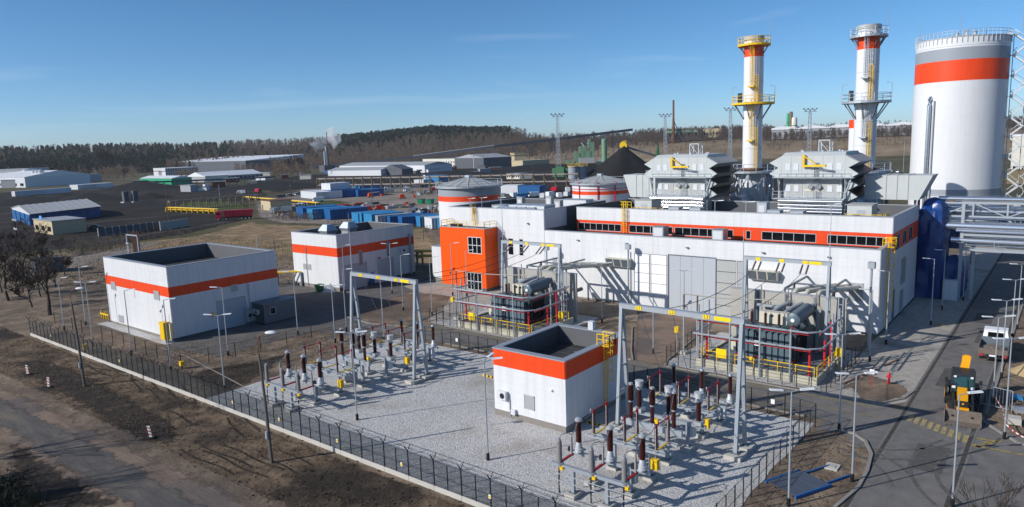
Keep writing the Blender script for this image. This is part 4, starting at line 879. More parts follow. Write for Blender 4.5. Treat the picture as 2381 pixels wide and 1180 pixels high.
for du, dv, wh in ((0, 0, 'right'), (-1.3, 33.7, 'left')):
    for i, k in enumerate((.84, .55, .27)):
        a = (76.7 + du, 19.9 + dv + 8.9 * k, 9.55); b = (51.0 + du, 18.95 + dv + 10.2 * k, 10.2)
        o = Mb().tube(sag(a, b, 1.1, 20), .03, 5).obj('overhead_line', 'black_metal', None, True); tag(o, ('leftmost', 'middle', 'rightmost')[i] + f' slack overhead wire from the {wh} transformer portal to the {wh} line portal', 'wire', f'overhead wires of the {wh} bay')
        o = Mb().tube(sag((51.0 + du, 18.95 + dv + 10.2 * k, 10.1), (53.24 + du, PH[i] + dv, 4.6), .0, 6), .024, 5).obj('dropper_wire', 'galv_dark', None, True); tag(o, ('leftmost', 'middle', 'rightmost')[i] + f' pale wire dropping from the {wh} line portal to the switchgear', 'wire', f'dropper wires of the {wh} portal')

# ---------------------------------------------------------------- transformer bays
def transformer_bay(du, dv, wh):
    ou, ov = 69.5 + du, 18.4 + dv         # front right corner of the bund
    W_, D_ = 12.4, 9.6; hb = .8
    t = thing('transformer_bund', f'low cream concrete bund with yellow railing under the {wh} transformer', 'bund', (ou, ov, 0))
    n = 5
    for i in range(n): box('wall_panel', t, 'bund', 0, i * W_ / n + .02, 0, .22, (i + 1) * W_ / n - .02, hb)
    n = 4
    for i in range(n):
        box('wall_panel', t, 'bund', .22 + i * (D_ - .22) / n + .02, 0, 0, .22 + (i + 1) * (D_ - .22) / n - .02, .22, hb); box('wall_panel', t, 'bund', .22 + i * (D_ - .22) / n + .02, W_ - .22, 0, .22 + (i + 1) * (D_ - .22) / n - .02, W_, hb)
    box('floor', t, 'asphalt_yard', .22, .22, 0, D_, W_ - .22, .55); gr = Mb()
    for i in range(9): gr.box(.6 + i * 1.0, .4, .55, 1.4 + i * 1.0, W_ - .4, .6)
    gr.obj('grating', 'galv_dark', t)
    rail(t, [(.11, .3, hb), (.11, W_ * .45, hb)], 1.0, 1.9, 'yellow'); rail(t, [(.11, W_ * .5, hb), (.11, W_ - .3, hb), (3.0, W_ - .11, hb)], 1.0, 1.9, 'yellow'); rail(t, [(.3, .11, hb), (D_ - 1, .11, hb)], 1.0, 2.2, 'yellow')
    box('warning_sign', t, 'yellow_sign', -.35, W_ * .72, 1.35, -.32, W_ * .72 + 1.1, 2.35)
    Mb().lathe([(.16, 0), (.2, .1), (.2, .3), (.12, .4)], (0, 0, 0), 10).obj('lamp', 'yellow', t, True, (.1, W_ * .52, 1.5))
    # tank
    x = thing('power_transformer', f'large dark grey oil transformer with radiator fins in the {wh} bay', 'transformer', (ou + 3.4, ov + 3.6, .6))
    TL, TW, THt = 5.7, 4.2, 3.1            # along V, along U, height
    q = Mb(); q.box(.75, -.3, .35, TW, TL + .3, THt); q.obj('tank', 'trafo', x); box('tank_lid', x, 'trafo', .65, -.4, THt, TW + .1, TL + .4, THt + .12); box('skid', x, 'copper_red', .4, -.2, .12, TW, TL + .2, .35)
    for i in range(3): box('wheel_block', x, 'black_metal', .5, .4 + i * 2.3, 0, 1.1, 1.0 + i * 2.3, .12)
    for i in range(9):
        if i == 5: continue
        v = i * TL / 9 + .06
        rd = Mb()
        for k in range(5): rd.box(.05 + k * .14, v, .3, .05 + k * .14 + .06, v + .5, THt - .1)
        rd.box(.05, v + .05, .2, .75, v + .4, .3); rd.box(.05, v + .05, THt - .1, .75, v + .4, THt); rd.obj('radiator', 'trafo_rad', x)
    br = Mb(); v = 5 * TL / 9 + .3
    for z0 in (.3, 1.6): br.bar((.05, v - .2, z0), (.05, v + .2, z0 + 1.2), .08); br.bar((.05, v + .2, z0), (.05, v - .2, z0 + 1.2), .08)
    br.box(.0, v - .22, .3, .08, v - .14, 3.0).box(.0, v + .14, .3, .08, v + .22, 3.0); br.obj('bracing', 'trafo', x)
    mk = box('info_sign', x, 'plaque', -.02, 3.1, 1.55, .04, 3.75, 2.1); box('info_panel', x, 'sign_green', -.03, 3.12, 1.7, -.021, 3.5, 2.0)
    ends = Mb()
    for k in range(7): ends.box(1.0 + k * .45, -.55, .5, 1.1 + k * .45, -.3, THt - .3)
    ends.obj('end_radiator', 'black_metal', x); box('end_cabinet', x, 'cream', .6, TL + .3, .5, 1.5, TL + .9, 1.9)
    for v in (5.0, 3.5, 2.05): insulator(x, (2.6, v, THt + .25), .17, 1.25, 'porcelain', 'bushing', 13); cyl(x, (2.6, v, THt + .12), .26, .16, 'trafo', 'turret'); tube('stud', x, 'galv', [(2.6, v, THt + 1.45), (2.6, v, THt + 1.75)], .05, 6)
    insulator(x, (3.6, 5.3, THt + .25), .15, 1.15, 'porcelain', 'neutral_bushing', 12)
    # conservator on brackets
    c0 = Vector((1.0, .1, 4.55)); c1 = Vector((5.6, .0, 4.75)); m_ = Mb(); m_.tube([c0 - Vector((.14, 0, 0)), c0, c1, c1 + Vector((.14, 0, 0))], [.5, .72, .72, .5], 20); m_.obj('conservator', 'trafo_rad', x, True)
    for u in (1.8, 4.2): q = Mb(); q.loft([(u - .12, -.5, THt + .1), (u + .12, -.5, THt + .1), (u + .12, .7, THt + .1), (u - .12, .7, THt + .1)], [(u - .12, -.3, 4.05), (u + .12, -.3, 4.05), (u + .12, .5, 4.05), (u - .12, .5, 4.05)]); q.obj('bracket', 'trafo', x)
    tube('oil_gauge', x, 'plaque', [(.84, .12, 4.55), (.80, .12, 4.55)], .2, 10); tube('oil_pipe', x, 'trafo', [(1.6, .1, 3.9), (1.8, 1.2, 3.6), (2.2, 1.6, 3.3)], .08, 8); tube('valve', x, 'copper_red', [(.86, .1, 4.1), (.8, .1, 3.4)], .08, 6)
    cab = thing('cable_box', f'cream cable box with two round ports behind the {wh} transformer bushings', 'cabinet', (ou + 6.6, ov + 5.0, 3.9))
    box('housing', cab, 'cream', 0, 0, 0, 1.0, 3.0, 1.25); 
    for k in (1.6, 2.3): Mb().tube([(-.03, k, .9), (.02, k, .9)], .16, 10).obj('port', 'black_metal', cab)
    box('stand', cab, 'trafo', .2, .4, -2.6, .8, 2.6, 0)
    # fire wall behind
    fwl = thing('fire_wall', f'pale concrete fire wall behind the {wh} transformer', 'wall', (ou + 10.4, ov, 0))
    n = 4
    for i in range(n): box('wall_panel', fwl, 'concrete', 0, i * 12.7 / n + .015, 0, .3, (i + 1) * 12.7 / n - .015, 6.6)
    for i in range(1, n): box('post', fwl, 'galv_dark', -.14, i * 12.7 / n - .1, 0, -.003, i * 12.7 / n + .1, 6.5)
    box('coping', fwl, 'coping', -.06, -.05, 6.6, .36, 12.75, 6.68)
    # bus bar frame before the wall
    bf = thing('busbar_frame', f'steel cross-beam with small black insulators before the {wh} fire wall', 'frame', (ou + 9.4, ov + 2.6, 0))
    for v in (0, 6.2): box('post', bf, 'galv', -.12, v - .12, .55, .12, v + .12, 5.1)
    box('beam', bf, 'galv', -.12, -.3, 5.1, .12, 6.6, 5.35)
    for k in range(3):
        for d in (-.3, 0, .3): insulator(bf, (0, .6 + k * 2.4 + d, 5.35), .07, .35, 'porcelain', 'insulator', 5)
    for k in range(3): insulator(fwl, (-.35, 3.0 + k * 3.0, 5.8), .08, 1.5, 'porcelain_grey', 'arrester', 12)
    # sprinkler frame
    sp = thing('sprinkler_frame', f'grey pipe frame with red sprinkler lines around the {wh} transformer', 'frame', (ou - .25, ov, 0))
    for v in (11.6, 8.6, 5.5, 2.5): tube('post', sp, 'galv', [(0, v, 0), (0, v, 5.4)], .10, 8)
    for (u, v) in ((4.3, -.25), (6.8, -.25), (4.3, 12.7), (1.6, 12.7)): tube('post', sp, 'galv', [(u, v, 0), (u, v, 6.4)], .10, 8)
    for z in (5.25, 3.6):
        tube('header_pipe', sp, 'galv', [(0, 12.6, z), (0, .9, z), (1.0, -.2, z + .02), (8.5, -.2, z + .03)], .10, 8); tube('header_pipe', sp, 'galv', [(0, 12.6, z), (4.5, 12.6, z)], .08, 8)
        tube('sprinkler_pipe', sp, 'red', [(.3, 12.3, z - .28), (.3, .9, z - .28)], .07, 6); tube('sprinkler_pipe', sp, 'red', [(1.3, .1, z - .28), (8.5, .1, z - .28)], .07, 6)
        nz_ = Mb()
        for k in range(9): nz_.bar((.3, 1.2 + k * 1.25, z - .28), (.75, 1.2 + k * 1.25, z - .4), .05)
        nz_.obj('nozzles', 'red', sp)
    for v in (11.6, 1.0): tube('riser', sp, 'red', [(1.2, v, .6), (1.2, v, 3.4)], .12, 8)
    tube('riser', sp, 'red', [(6.5, .4, .6), (6.5, .4, 5.0)], .12, 8); tube('riser', sp, 'red', [(4.6, .5, .6), (4.6, .5, 3.4)], .12, 8)
    lp = thing('ladder_post', f'ladder-like grey pole with rungs at the corner of the {wh} bay', 'pole', (ou + 7.6, ov - .3, 0)); m_ = Mb().bar((0, 0, 0), (0, 0, 7.4), .09).bar((0, .45, 0), (0, .45, 7.4), .09)
    for k in range(9): m_.bar((0, 0, .6 + k * .75), (0, .45, .6 + k * .75), .06)
    m_.obj('ladder', 'galv', lp)
    hd = thing('hydrant_stand', f'yellow hose stand at the right end of the {wh} bund', 'stand', (ou + 6.0, ov - .5, 0)); tube('post', hd, 'yellow', [(0, 0, 0), (0, 0, 1.9)], .06, 6); box('hose_box', hd, 'yellow', -.15, -.35, 1.5, .15, .35, 2.4)
    ps = thing('post_insulator_pair', f'two slim brown insulator posts left of the {wh} transformer', 'insulators', (ou + 3.2, ov + 15.3, 0))
    for k, v in enumerate((0, -1.6)): tube('post', ps, 'galv', [(0, v, 0), (0, v, 5.2)], .1, 8); insulator(ps, (0, v, 5.2), .12, 1.7, 'porcelain', 'insulator', 16)
    box('footing', ps, 'concrete_light', -.5, -.4, 0, .5, .4, .3)
    tube('busbar', ps, 'cream', sag((0, 0, 6.95), (5.5, -8.5, 6.2), .25, 10), .06, 6)
    box('phone_box', ps, 'yellow', -.3, .55, 2.4, .1, 1.0, 3.1); tube('box_pole', ps, 'galv', [(-.1, .78, 0), (-.1, .78, 2.4)], .05, 6)
transformer_bay(0, 0, 'right'); transformer_bay(-1.3, 33.6, 'left')
# three cream bus ducts from each fire wall up to the hall
for du, dv, wh in ((0, 0, 'right'), (-1.3, 34.4, 'left')):
    for k in range(3):
        v = 21.2 + k * 1.25 + dv
        t = thing('bus_duct', f'cream tubular duct from the {wh} fire wall to the hall, ' + ('rightmost of three', 'middle of three', 'leftmost of three')[k], 'duct', (0, 0, 0))
        p = [(80.5 + du, v + .4, 6.45), (81.2 + du, v + .3, 6.8), (84.5, v - .3, 6.5), (88.0, v - .9, 6.1), (91.0, v - 1.4, 5.8)]
        Mb().tube(p, .29, 14).obj('duct', 'cream', t, True)
        Mb().tube([(76.9 + du, v + 1.6, 4.9), (78.2 + du, v + 1.2, 5.3), (79.9 + du, v + .6, 5.6)], .26, 12).obj('lower_duct', 'tank_grey', t, True)
        for j in (2, 3): a = Vector(p[j]); Mb().tube([a - Vector((.15, 0, .02)), a + Vector((.15, 0, .02))], .35, 14).obj('flange', 'concrete_light', t, True)
for wh, u0, v0 in (('left', 80.0, 57.6), ('right', 81.5, 21.2)):
    t = thing('duct_trestle', f'dark steel trestle carrying ducts behind the {wh} fire wall', 'trestle', (u0, v0, 0)); m_ = Mb()
    for u in (1.0, 4.5):
        for v in (0, 4.5): m_.bar((u, v, 0), (u, v, 6.6), .2)
        m_.bar((u, 0, 6.6), (u, 4.5, 6.6), .2); m_.bar((u, 0, 3.4), (u, 4.5, 3.4), .16); m_.bar((u, 0, .2), (u, 4.5, 3.4), .12)
    for v in (0, 4.5): m_.bar((1.0, v, 6.6), (9.5, v, 6.6), .2); m_.bar((1.0, v, 3.4), (4.5, v, 6.5), .12)
    m_.obj('frame', 'galv_dark', t); tube('header', t, 'trafo', [(2, .6, 2.0), (9.4, .6, 2.0)], .3, 10); tube('valve_stem', t, 'copper_red', [(3, 1.5, .2), (3, 1.5, 5.5)], .12, 8)

# ---------------------------------------------------------------- lamp posts
HEAD = Mb().loft([(-.11, 0, 0), (.11, 0, 0), (.11, .0, .09), (-.11, 0, .09)], [(-.15, .85, .08), (.15, .85, .08), (.12, .85, .15), (-.12, .85, .15)]).mesh('lamp_head', 'lens')
def lamp(u, v, h, arms, label, rz=0.0, arm=.55):
    """slim column; arms: list of plan angles in degrees (0 = +U, 90 = +V)"""
    t = thing('lamp_post', label, 'lamp post', (u, v, 0), rz, 'slim grey lamp posts of the plant')
    me = shared(('lamppole', round(h, 1)), lambda: Mb().tube([(0, 0, .5), (0, 0, h * .5), (0, 0, h)], [.07, .06, .045], 8).mesh('column', 'galv', True)); inst('column', me, t)
    inst('base', shared('lampbase', lambda: Mb().lathe([(.13, 0), (.13, .5), (.1, .62)], (0, 0, 0), 8).mesh('base', 'black')), t)
    for a in arms:
        r = R_(a); d = Vector((math.cos(r), math.sin(r), 0)); me = shared(('lamparm', a, round(h, 1), arm), lambda: Mb().tube([(0, 0, h - .03), tuple(d * arm * .5 + Vector((0, 0, h + .02))), tuple(d * arm + Vector((0, 0, h + .08)))], .035, 6).mesh('arm', 'galv'))
        ao = inst('arm', me, t); inst('lamp_head', HEAD, ao, tuple(d * arm + Vector((0, 0, h + .05))), r - math.pi / 2)
    return t
LH_ = 7.9; RT = -52; LF = 128      # screen-right and screen-left-ish arms for the plant's posts
LM = [
 ((37.06, 112.12), 7.52, [RT], 'lamp post beside the bare tree at the far left'),
 ((40.01, 112.41), 8.64, [RT], 'tall lamp post between the bare tree and the left white block'),
 ((35.67, 98.7), 8.42, [RT, LF], 'two-headed lamp post at the left end of the left white block'),
 ((36.67, 89.98), 8.12, [RT], 'single-arm lamp post before the lit wall of the left white block, nearer its left end'),
 ((36.26, 79.12), 8.24, [RT], 'single-arm lamp post before the corner of the left white block'),
 ((36.04, 67.28), 7.99, [RT, LF], 'two-headed lamp post by the fence between the left block and the gravel'),
 ((43.17, 78.98), 8.38, [LF], 'lamp post by the roller door of the left white block'),
 ((53.76, 80.0), 8.45, [LF], 'lamp post right of the dark container'),
 ((53.92, 72.29), 7.34, [RT, LF], 'lamp post on the dirt left of the left line portal'),
 ((58.42, 75.71), 8.41, [RT], 'lamp post just behind the left leg of the left line portal'),
 ((74.66, 96.38), 8.22, [RT], 'lamp post at the near corner of the block with hooded vents'),
 ((78.75, 89.15), 8.42, [RT, LF], 'two-headed lamp post before the shaded wall of the block with hooded vents'),
 ((70.9, 77.99), 8.44, [RT], 'lamp post on the planted island, its middle'),
 ((57.8, 67.51), 8.11, [RT], 'lamp post seen under the beam of the left line portal'),
 ((70.8, 71.83), 8.52, [RT], 'lamp post at the corner of the left transformer bay'),
 ((82.65, 78.84), 8.61, [RT], 'lamp post before the left edge of the orange tower'),
 ((83.33, 76.32), 7.49, [RT], 'lamp post before the middle of the orange tower'),
 ((38.59, 49.37), 8.1, [RT, LF], 'two-headed lamp post in the gravel before the left switch bay'),
 ((39.0, 34.26), 8.04, [RT, 10], 'lamp post in the gravel left of the white kiosk'),
 ((79.77, 48.73), 8.09, [RT, LF], 'lamp post behind the left transformer by the hall'),
 ((70.86, 36.56), 6.57, [LF], 'lamp post left of the door drive gate'),
 ((79.31, 36.75), 8.25, [RT, LF], 'two-headed lamp post before the tall grey gate'),
 ((88.0, 15.93), 8.53, [LF], 'lamp post at the right corner of the hall'),
 ((80.42, 16.04), 7.77, [LF], 'lamp post on the paving right of the right transformer'),
 ((59.67, 13.95), 8.05, [RT, LF], 'two-headed lamp post at the rear corner of the gravel yard'),
 ((50.82, 10.91), 7.79, [RT, LF], 'two-headed lamp post on the kerbed dirt island'),
 ((44.9, 13.4), 7.9, [RT, LF], 'two-headed lamp post beside the blue steel panel'),
 ((50.75, 4.9), 7.6, [RT], 'lamp post at the lower right junction, arm over the road'),
 ((73.37, 4.56), 7.77, [RT, LF], 'two-headed lamp post beside the backhoe'),
 ((64.82, 3.11), 8.06, [RT, LF], 'two-headed lamp post on the site ground nearest the right edge'),
 ((81.34, 4.5), 7.73, [RT, LF], 'two-headed lamp post right of the white pickup'),
 ((95.43, 4.61), 7.32, [RT, LF], 'lamp post beyond the pickup on the kerb'),
 ((102.97, 4.49), 7.93, [LF], 'farthest lamp post of the right kerb row'),
 ((99.9, 13.16), 8.41, [LF], 'lamp post beside the hall side wall before the blue tarpaulin'),
 ((109.28, 13.19), 8.2, [LF], 'lamp post just before the blue tarpaulin'),
 ((116.93, 11.61), 8.29, [LF], 'lamp post under the pipe bridge'),
]
for (p, h, arms, lab) in LM: lamp(p[0], p[1], h, arms, lab)
# small lamps on the hall roof and office roof
for i, (u, v, z, lab) in enumerate(((100.0, 41.5, 11.97, 'short lamp post on the hall roof below the gap between exhaust boxes'), (99.2, 36.6, 11.97, 'short lamp post on the hall roof, left of the middle'), (98.8, 25.2, 11.97, 'short lamp post on the hall roof near the right stair housing'), (93.0, 83.5, 12.0, 'short lamp post at the left of the office roof'), (95.0, 82.5, 12.0, 'second short lamp post at the left of the office roof'), (96.0, 79.0, 12.0, 'short lamp post at the back of the office roof'))):
    t = thing('roof_lamp', lab, 'lamp post', (u, v, z)); tube('column', t, 'galv', [(0, 0, 0), (0, 0, 3.0)], .05, 6); m_ = Mb().bar((0, -.9, 3.0), (0, .5, 3.0), .06); m_.obj('arm', 'galv', t); inst('lamp_head', HEAD, t, (0, -.5, 3.0), math.pi)
# old concrete street lamps by the dirt road
def old_lamp(p, h, label, d):
    t = thing('old_street_lamp', label, 'street lamp', (p[0], p[1], 0)); d = Vector(d).normalized()
    m_ = Mb(); m_.tube([(0, 0, 0), tuple(d * -.1 + Vector((0, 0, h * .5))), tuple(d * -.25 + Vector((0, 0, h - 1.6)))], [.14, .115, .085], 8); m_.obj('post', 'old_post', t, True)
    tube('bracket_arm', t, 'rust', [tuple(d * -.25 + Vector((0, 0, h - 1.7))), tuple(d * -.28 + Vector((0, 0, h - .7))), tuple(d * -.1 + Vector((0, 0, h - .25))), tuple(d * .5 + Vector((0, 0, h)))], .05, 8)
    b_ = Mb(); b_.lathe([(.0, 0), (.2, .03), (.27, .14), (.22, .26), (.1, .33), (0, .34)], (0, 0, 0), 12); o = b_.obj('lantern', 'lens', t, True, tuple(d * .8 + Vector((0, 0, h - .1))), math.atan2(d.y, d.x)); o.scale = (1.75, 1.0, .75)
    box('fuse_box', t, 'galv', -.3, -.1, 2.1, -.14, .1, 2.7)
old_lamp((29.01, 48.08), 10.51, 'old concrete street lamp with white oval lantern on the verge outside the fence', (.62, -.78, 0))
old_lamp((28.27, 81.88), 10.68, 'old concrete street lamp with rusty arm at the left of the verge', (.62, -.78, 0))
# poles with box heads along the hall
for (u, v, h, lab) in ((89.6, 50.2, 8.6, 'grey pole with box head before the silver foil panels'), (84.2, 17.0, 9.4, 'grey pole with box head at the right front of the hall'), (89.0, 64.3, 7.6, 'grey pole with box head before the office corner')):
    t = thing('vent_pole', lab, 'pole', (u, v, 0)); tube('pipe', t, 'galv', [(0, 0, 0), (0, 0, h)], .13, 8); box('head', t, 'galv', -.35, -.35, h, .35, .35, h + .7); box('footing', t, 'concrete', -.3, -.3, 0, .3, .3, .2)

# ---------------------------------------------------------------- fences
def fence(name, label, path, h=2.0, step=2.6, y_tops=True, base=True, link='chain_link', base_h=.38, mid_posts=True):
    t = thing(name, label, 'fence', (0, 0, 0))
    pm = shared(('fpost', h, y_tops), lambda: (lambda m_: (m_.bar((0, 0, 0), (0, 0, h), .07), y_tops and (m_.bar((0, 0, h), (-.3, 0, h + .45), .06), m_.bar((0, 0, h), (.3, 0, h + .45), .06)), m_)[-1])(Mb()).mesh('post', 'black_metal'))
    pm2 = shared(('fpost', h - .1, False, 's'), lambda: Mb().bar((0, 0, 0), (0, 0, h - .1), .06).mesh('post', 'black_metal'))
    bm_ = shared('fbase', lambda: Mb().box(-.5, -.5, 0, .5, .5, 1).mesh('base_board', 'concrete_light'))
    for a, b in zip(path, path[1:]):
        L_ = math.hypot(b[0] - a[0], b[1] - a[1]); ang = math.atan2(b[1] - a[1], b[0] - a[0]); n = max(1, round(L_ / step))
        m_ = Mb(); zb = base_h if base else .05
        m_.face((a[0], a[1], zb), (b[0], b[1], zb), (b[0], b[1], h - .08), (a[0], a[1], h - .08)); m_.obj('mesh_panel', link, t, fix=False)
        w = Mb()
        for z in (h - .06, h * .5): w.bar((a[0], a[1], z), (b[0], b[1], z), .025)
        if y_tops:
            for s_ in (-.26, .26): nx, ny = -math.sin(ang) * s_, math.cos(ang) * s_; w.bar((a[0] + nx, a[1] + ny, h + .4), (b[0] + nx, b[1] + ny, h + .4), .018)
        w.obj('wire', 'black_metal', t)
        for i in range(n + 1):
            q = i / n; inst('post', pm, t, (a[0] + (b[0] - a[0]) * q, a[1] + (b[1] - a[1]) * q, 0), ang + math.pi / 2)
            if i < n and mid_posts: q = (i + .5) / n; inst('post', pm2, t, (a[0] + (b[0] - a[0]) * q, a[1] + (b[1] - a[1]) * q, 0), ang)
            if i < n and base: q = (i + .5) / n; inst('base_board', bm_, t, (a[0] + (b[0] - a[0]) * q, a[1] + (b[1] - a[1]) * q, 0), ang, (L_ / n - .03, .12, base_h + random.uniform(-.01, .01)))
    return t
pf = fence('perimeter_fence', 'dark mesh fence with Y-topped posts on a pale concrete base along the dirt road', [(33.15, 113.0), (33.15, 15.9)], 2.3, 2.6)
fence('yard_fence', 'mesh fence closing the right side of the gravel yard', [(33.15, 15.9), (59.2, 15.7)], 2.1, 2.8, False, False, 'chain_link_thin')
fence('yard_fence', 'mesh fence between the gravel yard and the cross road', [(59.2, 15.7), (60.2, 18.5), (60.2, 62.5)], 2.1, 2.9, False, False, 'chain_link_thin')
fence('bay_fence', 'low mesh fence before the right transformer bund', [(68.2, 17.2), (68.2, 33.6), (78, 34.2)], 2.0, 2.7, False, False, 'chain_link_thin')
fence('bay_fence', 'low mesh fence before the left transformer bund', [(67.5, 51.0), (67.5, 69.0), (76, 69.3)], 2.0, 2.7, False, False, 'chain_link_thin')
fence('bay_fence', 'mesh fence from the right bund back to the fire wall', [(68.2, 17.2), (80, 17.0)], 2.0, 2.7, False, False, 'chain_link_thin')
fence('block_fence', 'thin mesh fence on the bare earth before the left white block', [(37.9, 118), (37.9, 91.6), (37.4, 79.0)], 1.8, 3.2, False, False, 'chain_link_thin', mid_posts=False)
fence('block_fence', 'thin mesh fence along the asphalt apron right of the left white block', [(37.4, 79.0), (46.5, 77.3), (60.5, 76.0)], 1.8, 3.4, False, False, 'chain_link_thin', mid_posts=False)
# small yellow tags on the perimeter mesh
for i, v in enumerate((105.0, 84.5, 60.5, 53.0, 45.0, 37.5, 29.0)):
    t = thing('warning_tag', ('first', 'second', 'third', 'fourth', 'fifth', 'sixth', 'seventh')[i] + ' yellow plate from the left on the perimeter fence', 'sign', (33.0, v, 1.15), 0, 'yellow plates on the perimeter fence'); box('plate', t, 'yellow_sign', 0, -.07, -.1, .02, .07, .1); box('border', t, 'plaque', .02, -.1, -.14, .03, .1, .14)
for i, (u, v) in enumerate(((60.05, 57.0), (60.05, 48.5), (60.05, 27.5), (60.05, 19.5))):
    t = thing('white_tag', ['small white plate on the road-side fence, left bay', 'small white plate on the road-side fence behind the kiosk', 'small white plate on the road-side fence, right bay', 'small white plate on the road-side fence near its right corner'][i], 'sign', (u, v, 1.2)); box('plate', t, 'plaque', 0, -.16, -.2, .02, .16, .2)
# hatched manhole covers
for (u, v, lab) in ((55.2, 46.9, 'yellow and black striped manhole cover in the gravel behind the left bay'), (50.5, 31.0, 'yellow and black striped manhole cover in shade right of the kiosk')):
    t = thing('manhole_cover', lab, 'manhole', (u, v, 0.03)); box('slab', t, 'concrete', -1.0, -1.0, 0, 1.0, 1.0, .22)
    for s_ in range(8):
        for (a0, b0, a1, b1) in ((-1.02, -1 + s_ * .25, -1.002, -1 + (s_ + 1) * .25), (-1 + s_ * .25, -1.02, -1 + (s_ + 1) * .25, -1.002)): box('hazard_stripe', t, 'yellow' if s_ % 2 else 'black', a0, b0, .0, a1, b1, .2)
# tan manhole on the road island
t = thing('inspection_cover', 'pale square inspection cover in the earth of the kerbed island', 'manhole', (*(52.33, 12.6), .03)); box('slab', t, 'concrete_light', -.55, -.45, 0, .55, .45, .1); box('lid', t, 'concrete', -.3, -.25, .1, .3, .25, .13)

# ---------------------------------------------------------------- stacks, casings, tanks and pipes behind the hall
def ring_platform(t, r0, r1, z, mt, rail_h=1.2, n=24, name='platform', braces=True, brm='galv_dark', bl=2.0, a0=0, a1=360):
    m_ = Mb()
    angs = [R_(a0 + (a1 - a0) * i / n) for i in range(n + 1)]
    for a, b in zip(angs, angs[1:]):
        p = lambda r, g, zz: (r * math.cos(g), r * math.sin(g), zz)
        m_.loft([p(r0, a, z), p(r1, a, z), p(r1, b, z), p(r0, b, z)], [p(r0, a, z + .35), p(r1, a, z + .35), p(r1, b, z + .35), p(r0, b, z + .35)])
    m_.obj(name, mt, t); q = Mb()
    for k in (.35 + rail_h, .35 + rail_h * .5): q.tube([(r1 * .985 * math.cos(a), r1 * .985 * math.sin(a), z + k) for a in angs], .045, 5)
    for a in angs[::2]: q.bar((r1 * .985 * math.cos(a), r1 * .985 * math.sin(a), z + .3), (r1 * .985 * math.cos(a), r1 * .985 * math.sin(a), z + .35 + rail_h), .08)
    q.obj('guard_rail', mt if mt == 'yellow' else 'galv', t)
    if braces:
        for a in angs[:-1:3]: Mb().bar((r1 * .9 * math.cos(a), r1 * .9 * math.sin(a), z), (r0 * math.cos(a), r0 * math.sin(a), z - bl), .16).obj('bracket', brm, t)
def stack(u, v, top, mid, up, pm, label, r=1.72):
    t = thing('exhaust_stack', label, 'chimney', (u, v, 0))
    segs = [(17.9, mid - 2.2, 'tank_white'), (mid - 2.2, up - 1.9, 'tank_white'), (up - 1.9, up, 'orange'), (up, top, 'tank_white')]
    for z0, z1, mt in segs: m_ = Mb().lathe([(r, z0), (r, z1)], (0, 0, 0), 36, False); m_.obj('shell', mt, t, True)
    Mb().lathe([(r, top - .7), (r + .12, top - .65), (r + .12, top), (r - .15, top), (r - .15, top - 1)], (0, 0, 0), 36, False).obj('rim', 'grey_box', t, True); Mb().lathe([(r - .1, top - .8), (.0, top - .78)], (0, 0, 0), 24, False).obj('flue_mouth', 'black', t)
    for z in (22, 26, 34): Mb().lathe([(r + .02, z), (r + .05, z), (r + .05, z + .1), (r + .02, z + .1)], (0, 0, 0), 36, False).obj('weld_ring', 'white2', t, True)
    ring_platform(t, r, r + 1.15, up, pm, bl=1.4); ring_platform(t, r, r + 2.05, mid, pm, bl=2.6)
    dirv = Vector((-u, -v, 0)).normalized(); side = Vector((-dirv.y, dirv.x, 0))
    def lad(off, z0, z1, mt):
        a = math.atan2(dirv.y, dirv.x) + off; d = (math.cos(a), math.sin(a)); cage_ladder(t, d[0] * (r + .02), d[1] * (r + .02), z0, z1, d, .3, mt)
    lad(-.15, 33.2, up, pm if pm == 'yellow' else 'galv'); lad(.25, mid + .3, 34.2, 'yellow'); lad(-.15, 23.5, mid, pm if pm == 'yellow' else 'galv'); lad(.30, 18.2, 25, 'yellow')
    for (off, z) in ((-.15, 33.2), (-.15, 23.5)):
        a = math.atan2(dirv.y, dirv.x) + off; c = Vector((math.cos(a), math.sin(a), 0)) * (r + .5); m_ = Mb().box(c.x - .55, c.y - .55, z - .25, c.x + .55, c.y + .55, z); m_.obj('rest_platform', pm, t)
    # skirt and braced foot
    ring_platform(t, r, r + 2.5, 17.5, 'galv', 1.3, braces=False)
    Mb().lathe([(r + .9, 11.5), (r + .2, 17.4)], (0, 0, 0), 30, False).obj('skirt', 'white2', t, True); Mb().lathe([(r + .1, 17.9), (r + .35, 18.0), (r + .35, 18.35), (r + .1, 18.35)], (0, 0, 0), 30, False).obj('base_flange', 'rust', t, True)
    m_ = Mb()
    for k in range(8):
        a = R_(k * 45 + 10); b = R_(k * 45 + 55); p = lambda g, rr, z: (rr * math.cos(g), rr * math.sin(g), z)
        m_.bar(p(a, r + 2.0, 17.5), p(a, r + 2.4, 0), .3); m_.bar(p(a, r + 2.0, 17.4), p(b, r + 2.25, 11.0), .2); m_.bar(p(b, r + 2.0, 17.4), p(a, r + 2.25, 11.0), .2)
    m_.obj('foot_frame', 'galv', t); tube('flue_elbow', t, 'galv', [(-r, 0, 12.5), (-r - 6, 0, 12.5)], 1.2, 16)
    for s_ in (-1, 1): c = side * s_ * (r + 2.0); tube('platform_lamp', t, 'galv', [(c.x, c.y, mid + .3), (c.x, c.y, mid + 3.2), (c.x - side.x * s_ * .8, c.y - side.y * s_ * .8, mid + 3.3)], .05, 5)
    c = side * (r + 1.0); tube('lightning_rod', t, 'galv', [(c.x, c.y, up), (c.x, c.y, up + 5.6)], [.06, .02], 5); box('instrument_box', t, 'black_metal', side.x * -(r + .6) - .3, side.y * -(r + .6) - .3, mid + .4, side.x * -(r + .6) + .3, side.y * -(r + .6) + .3, mid + 2.2)
    return t
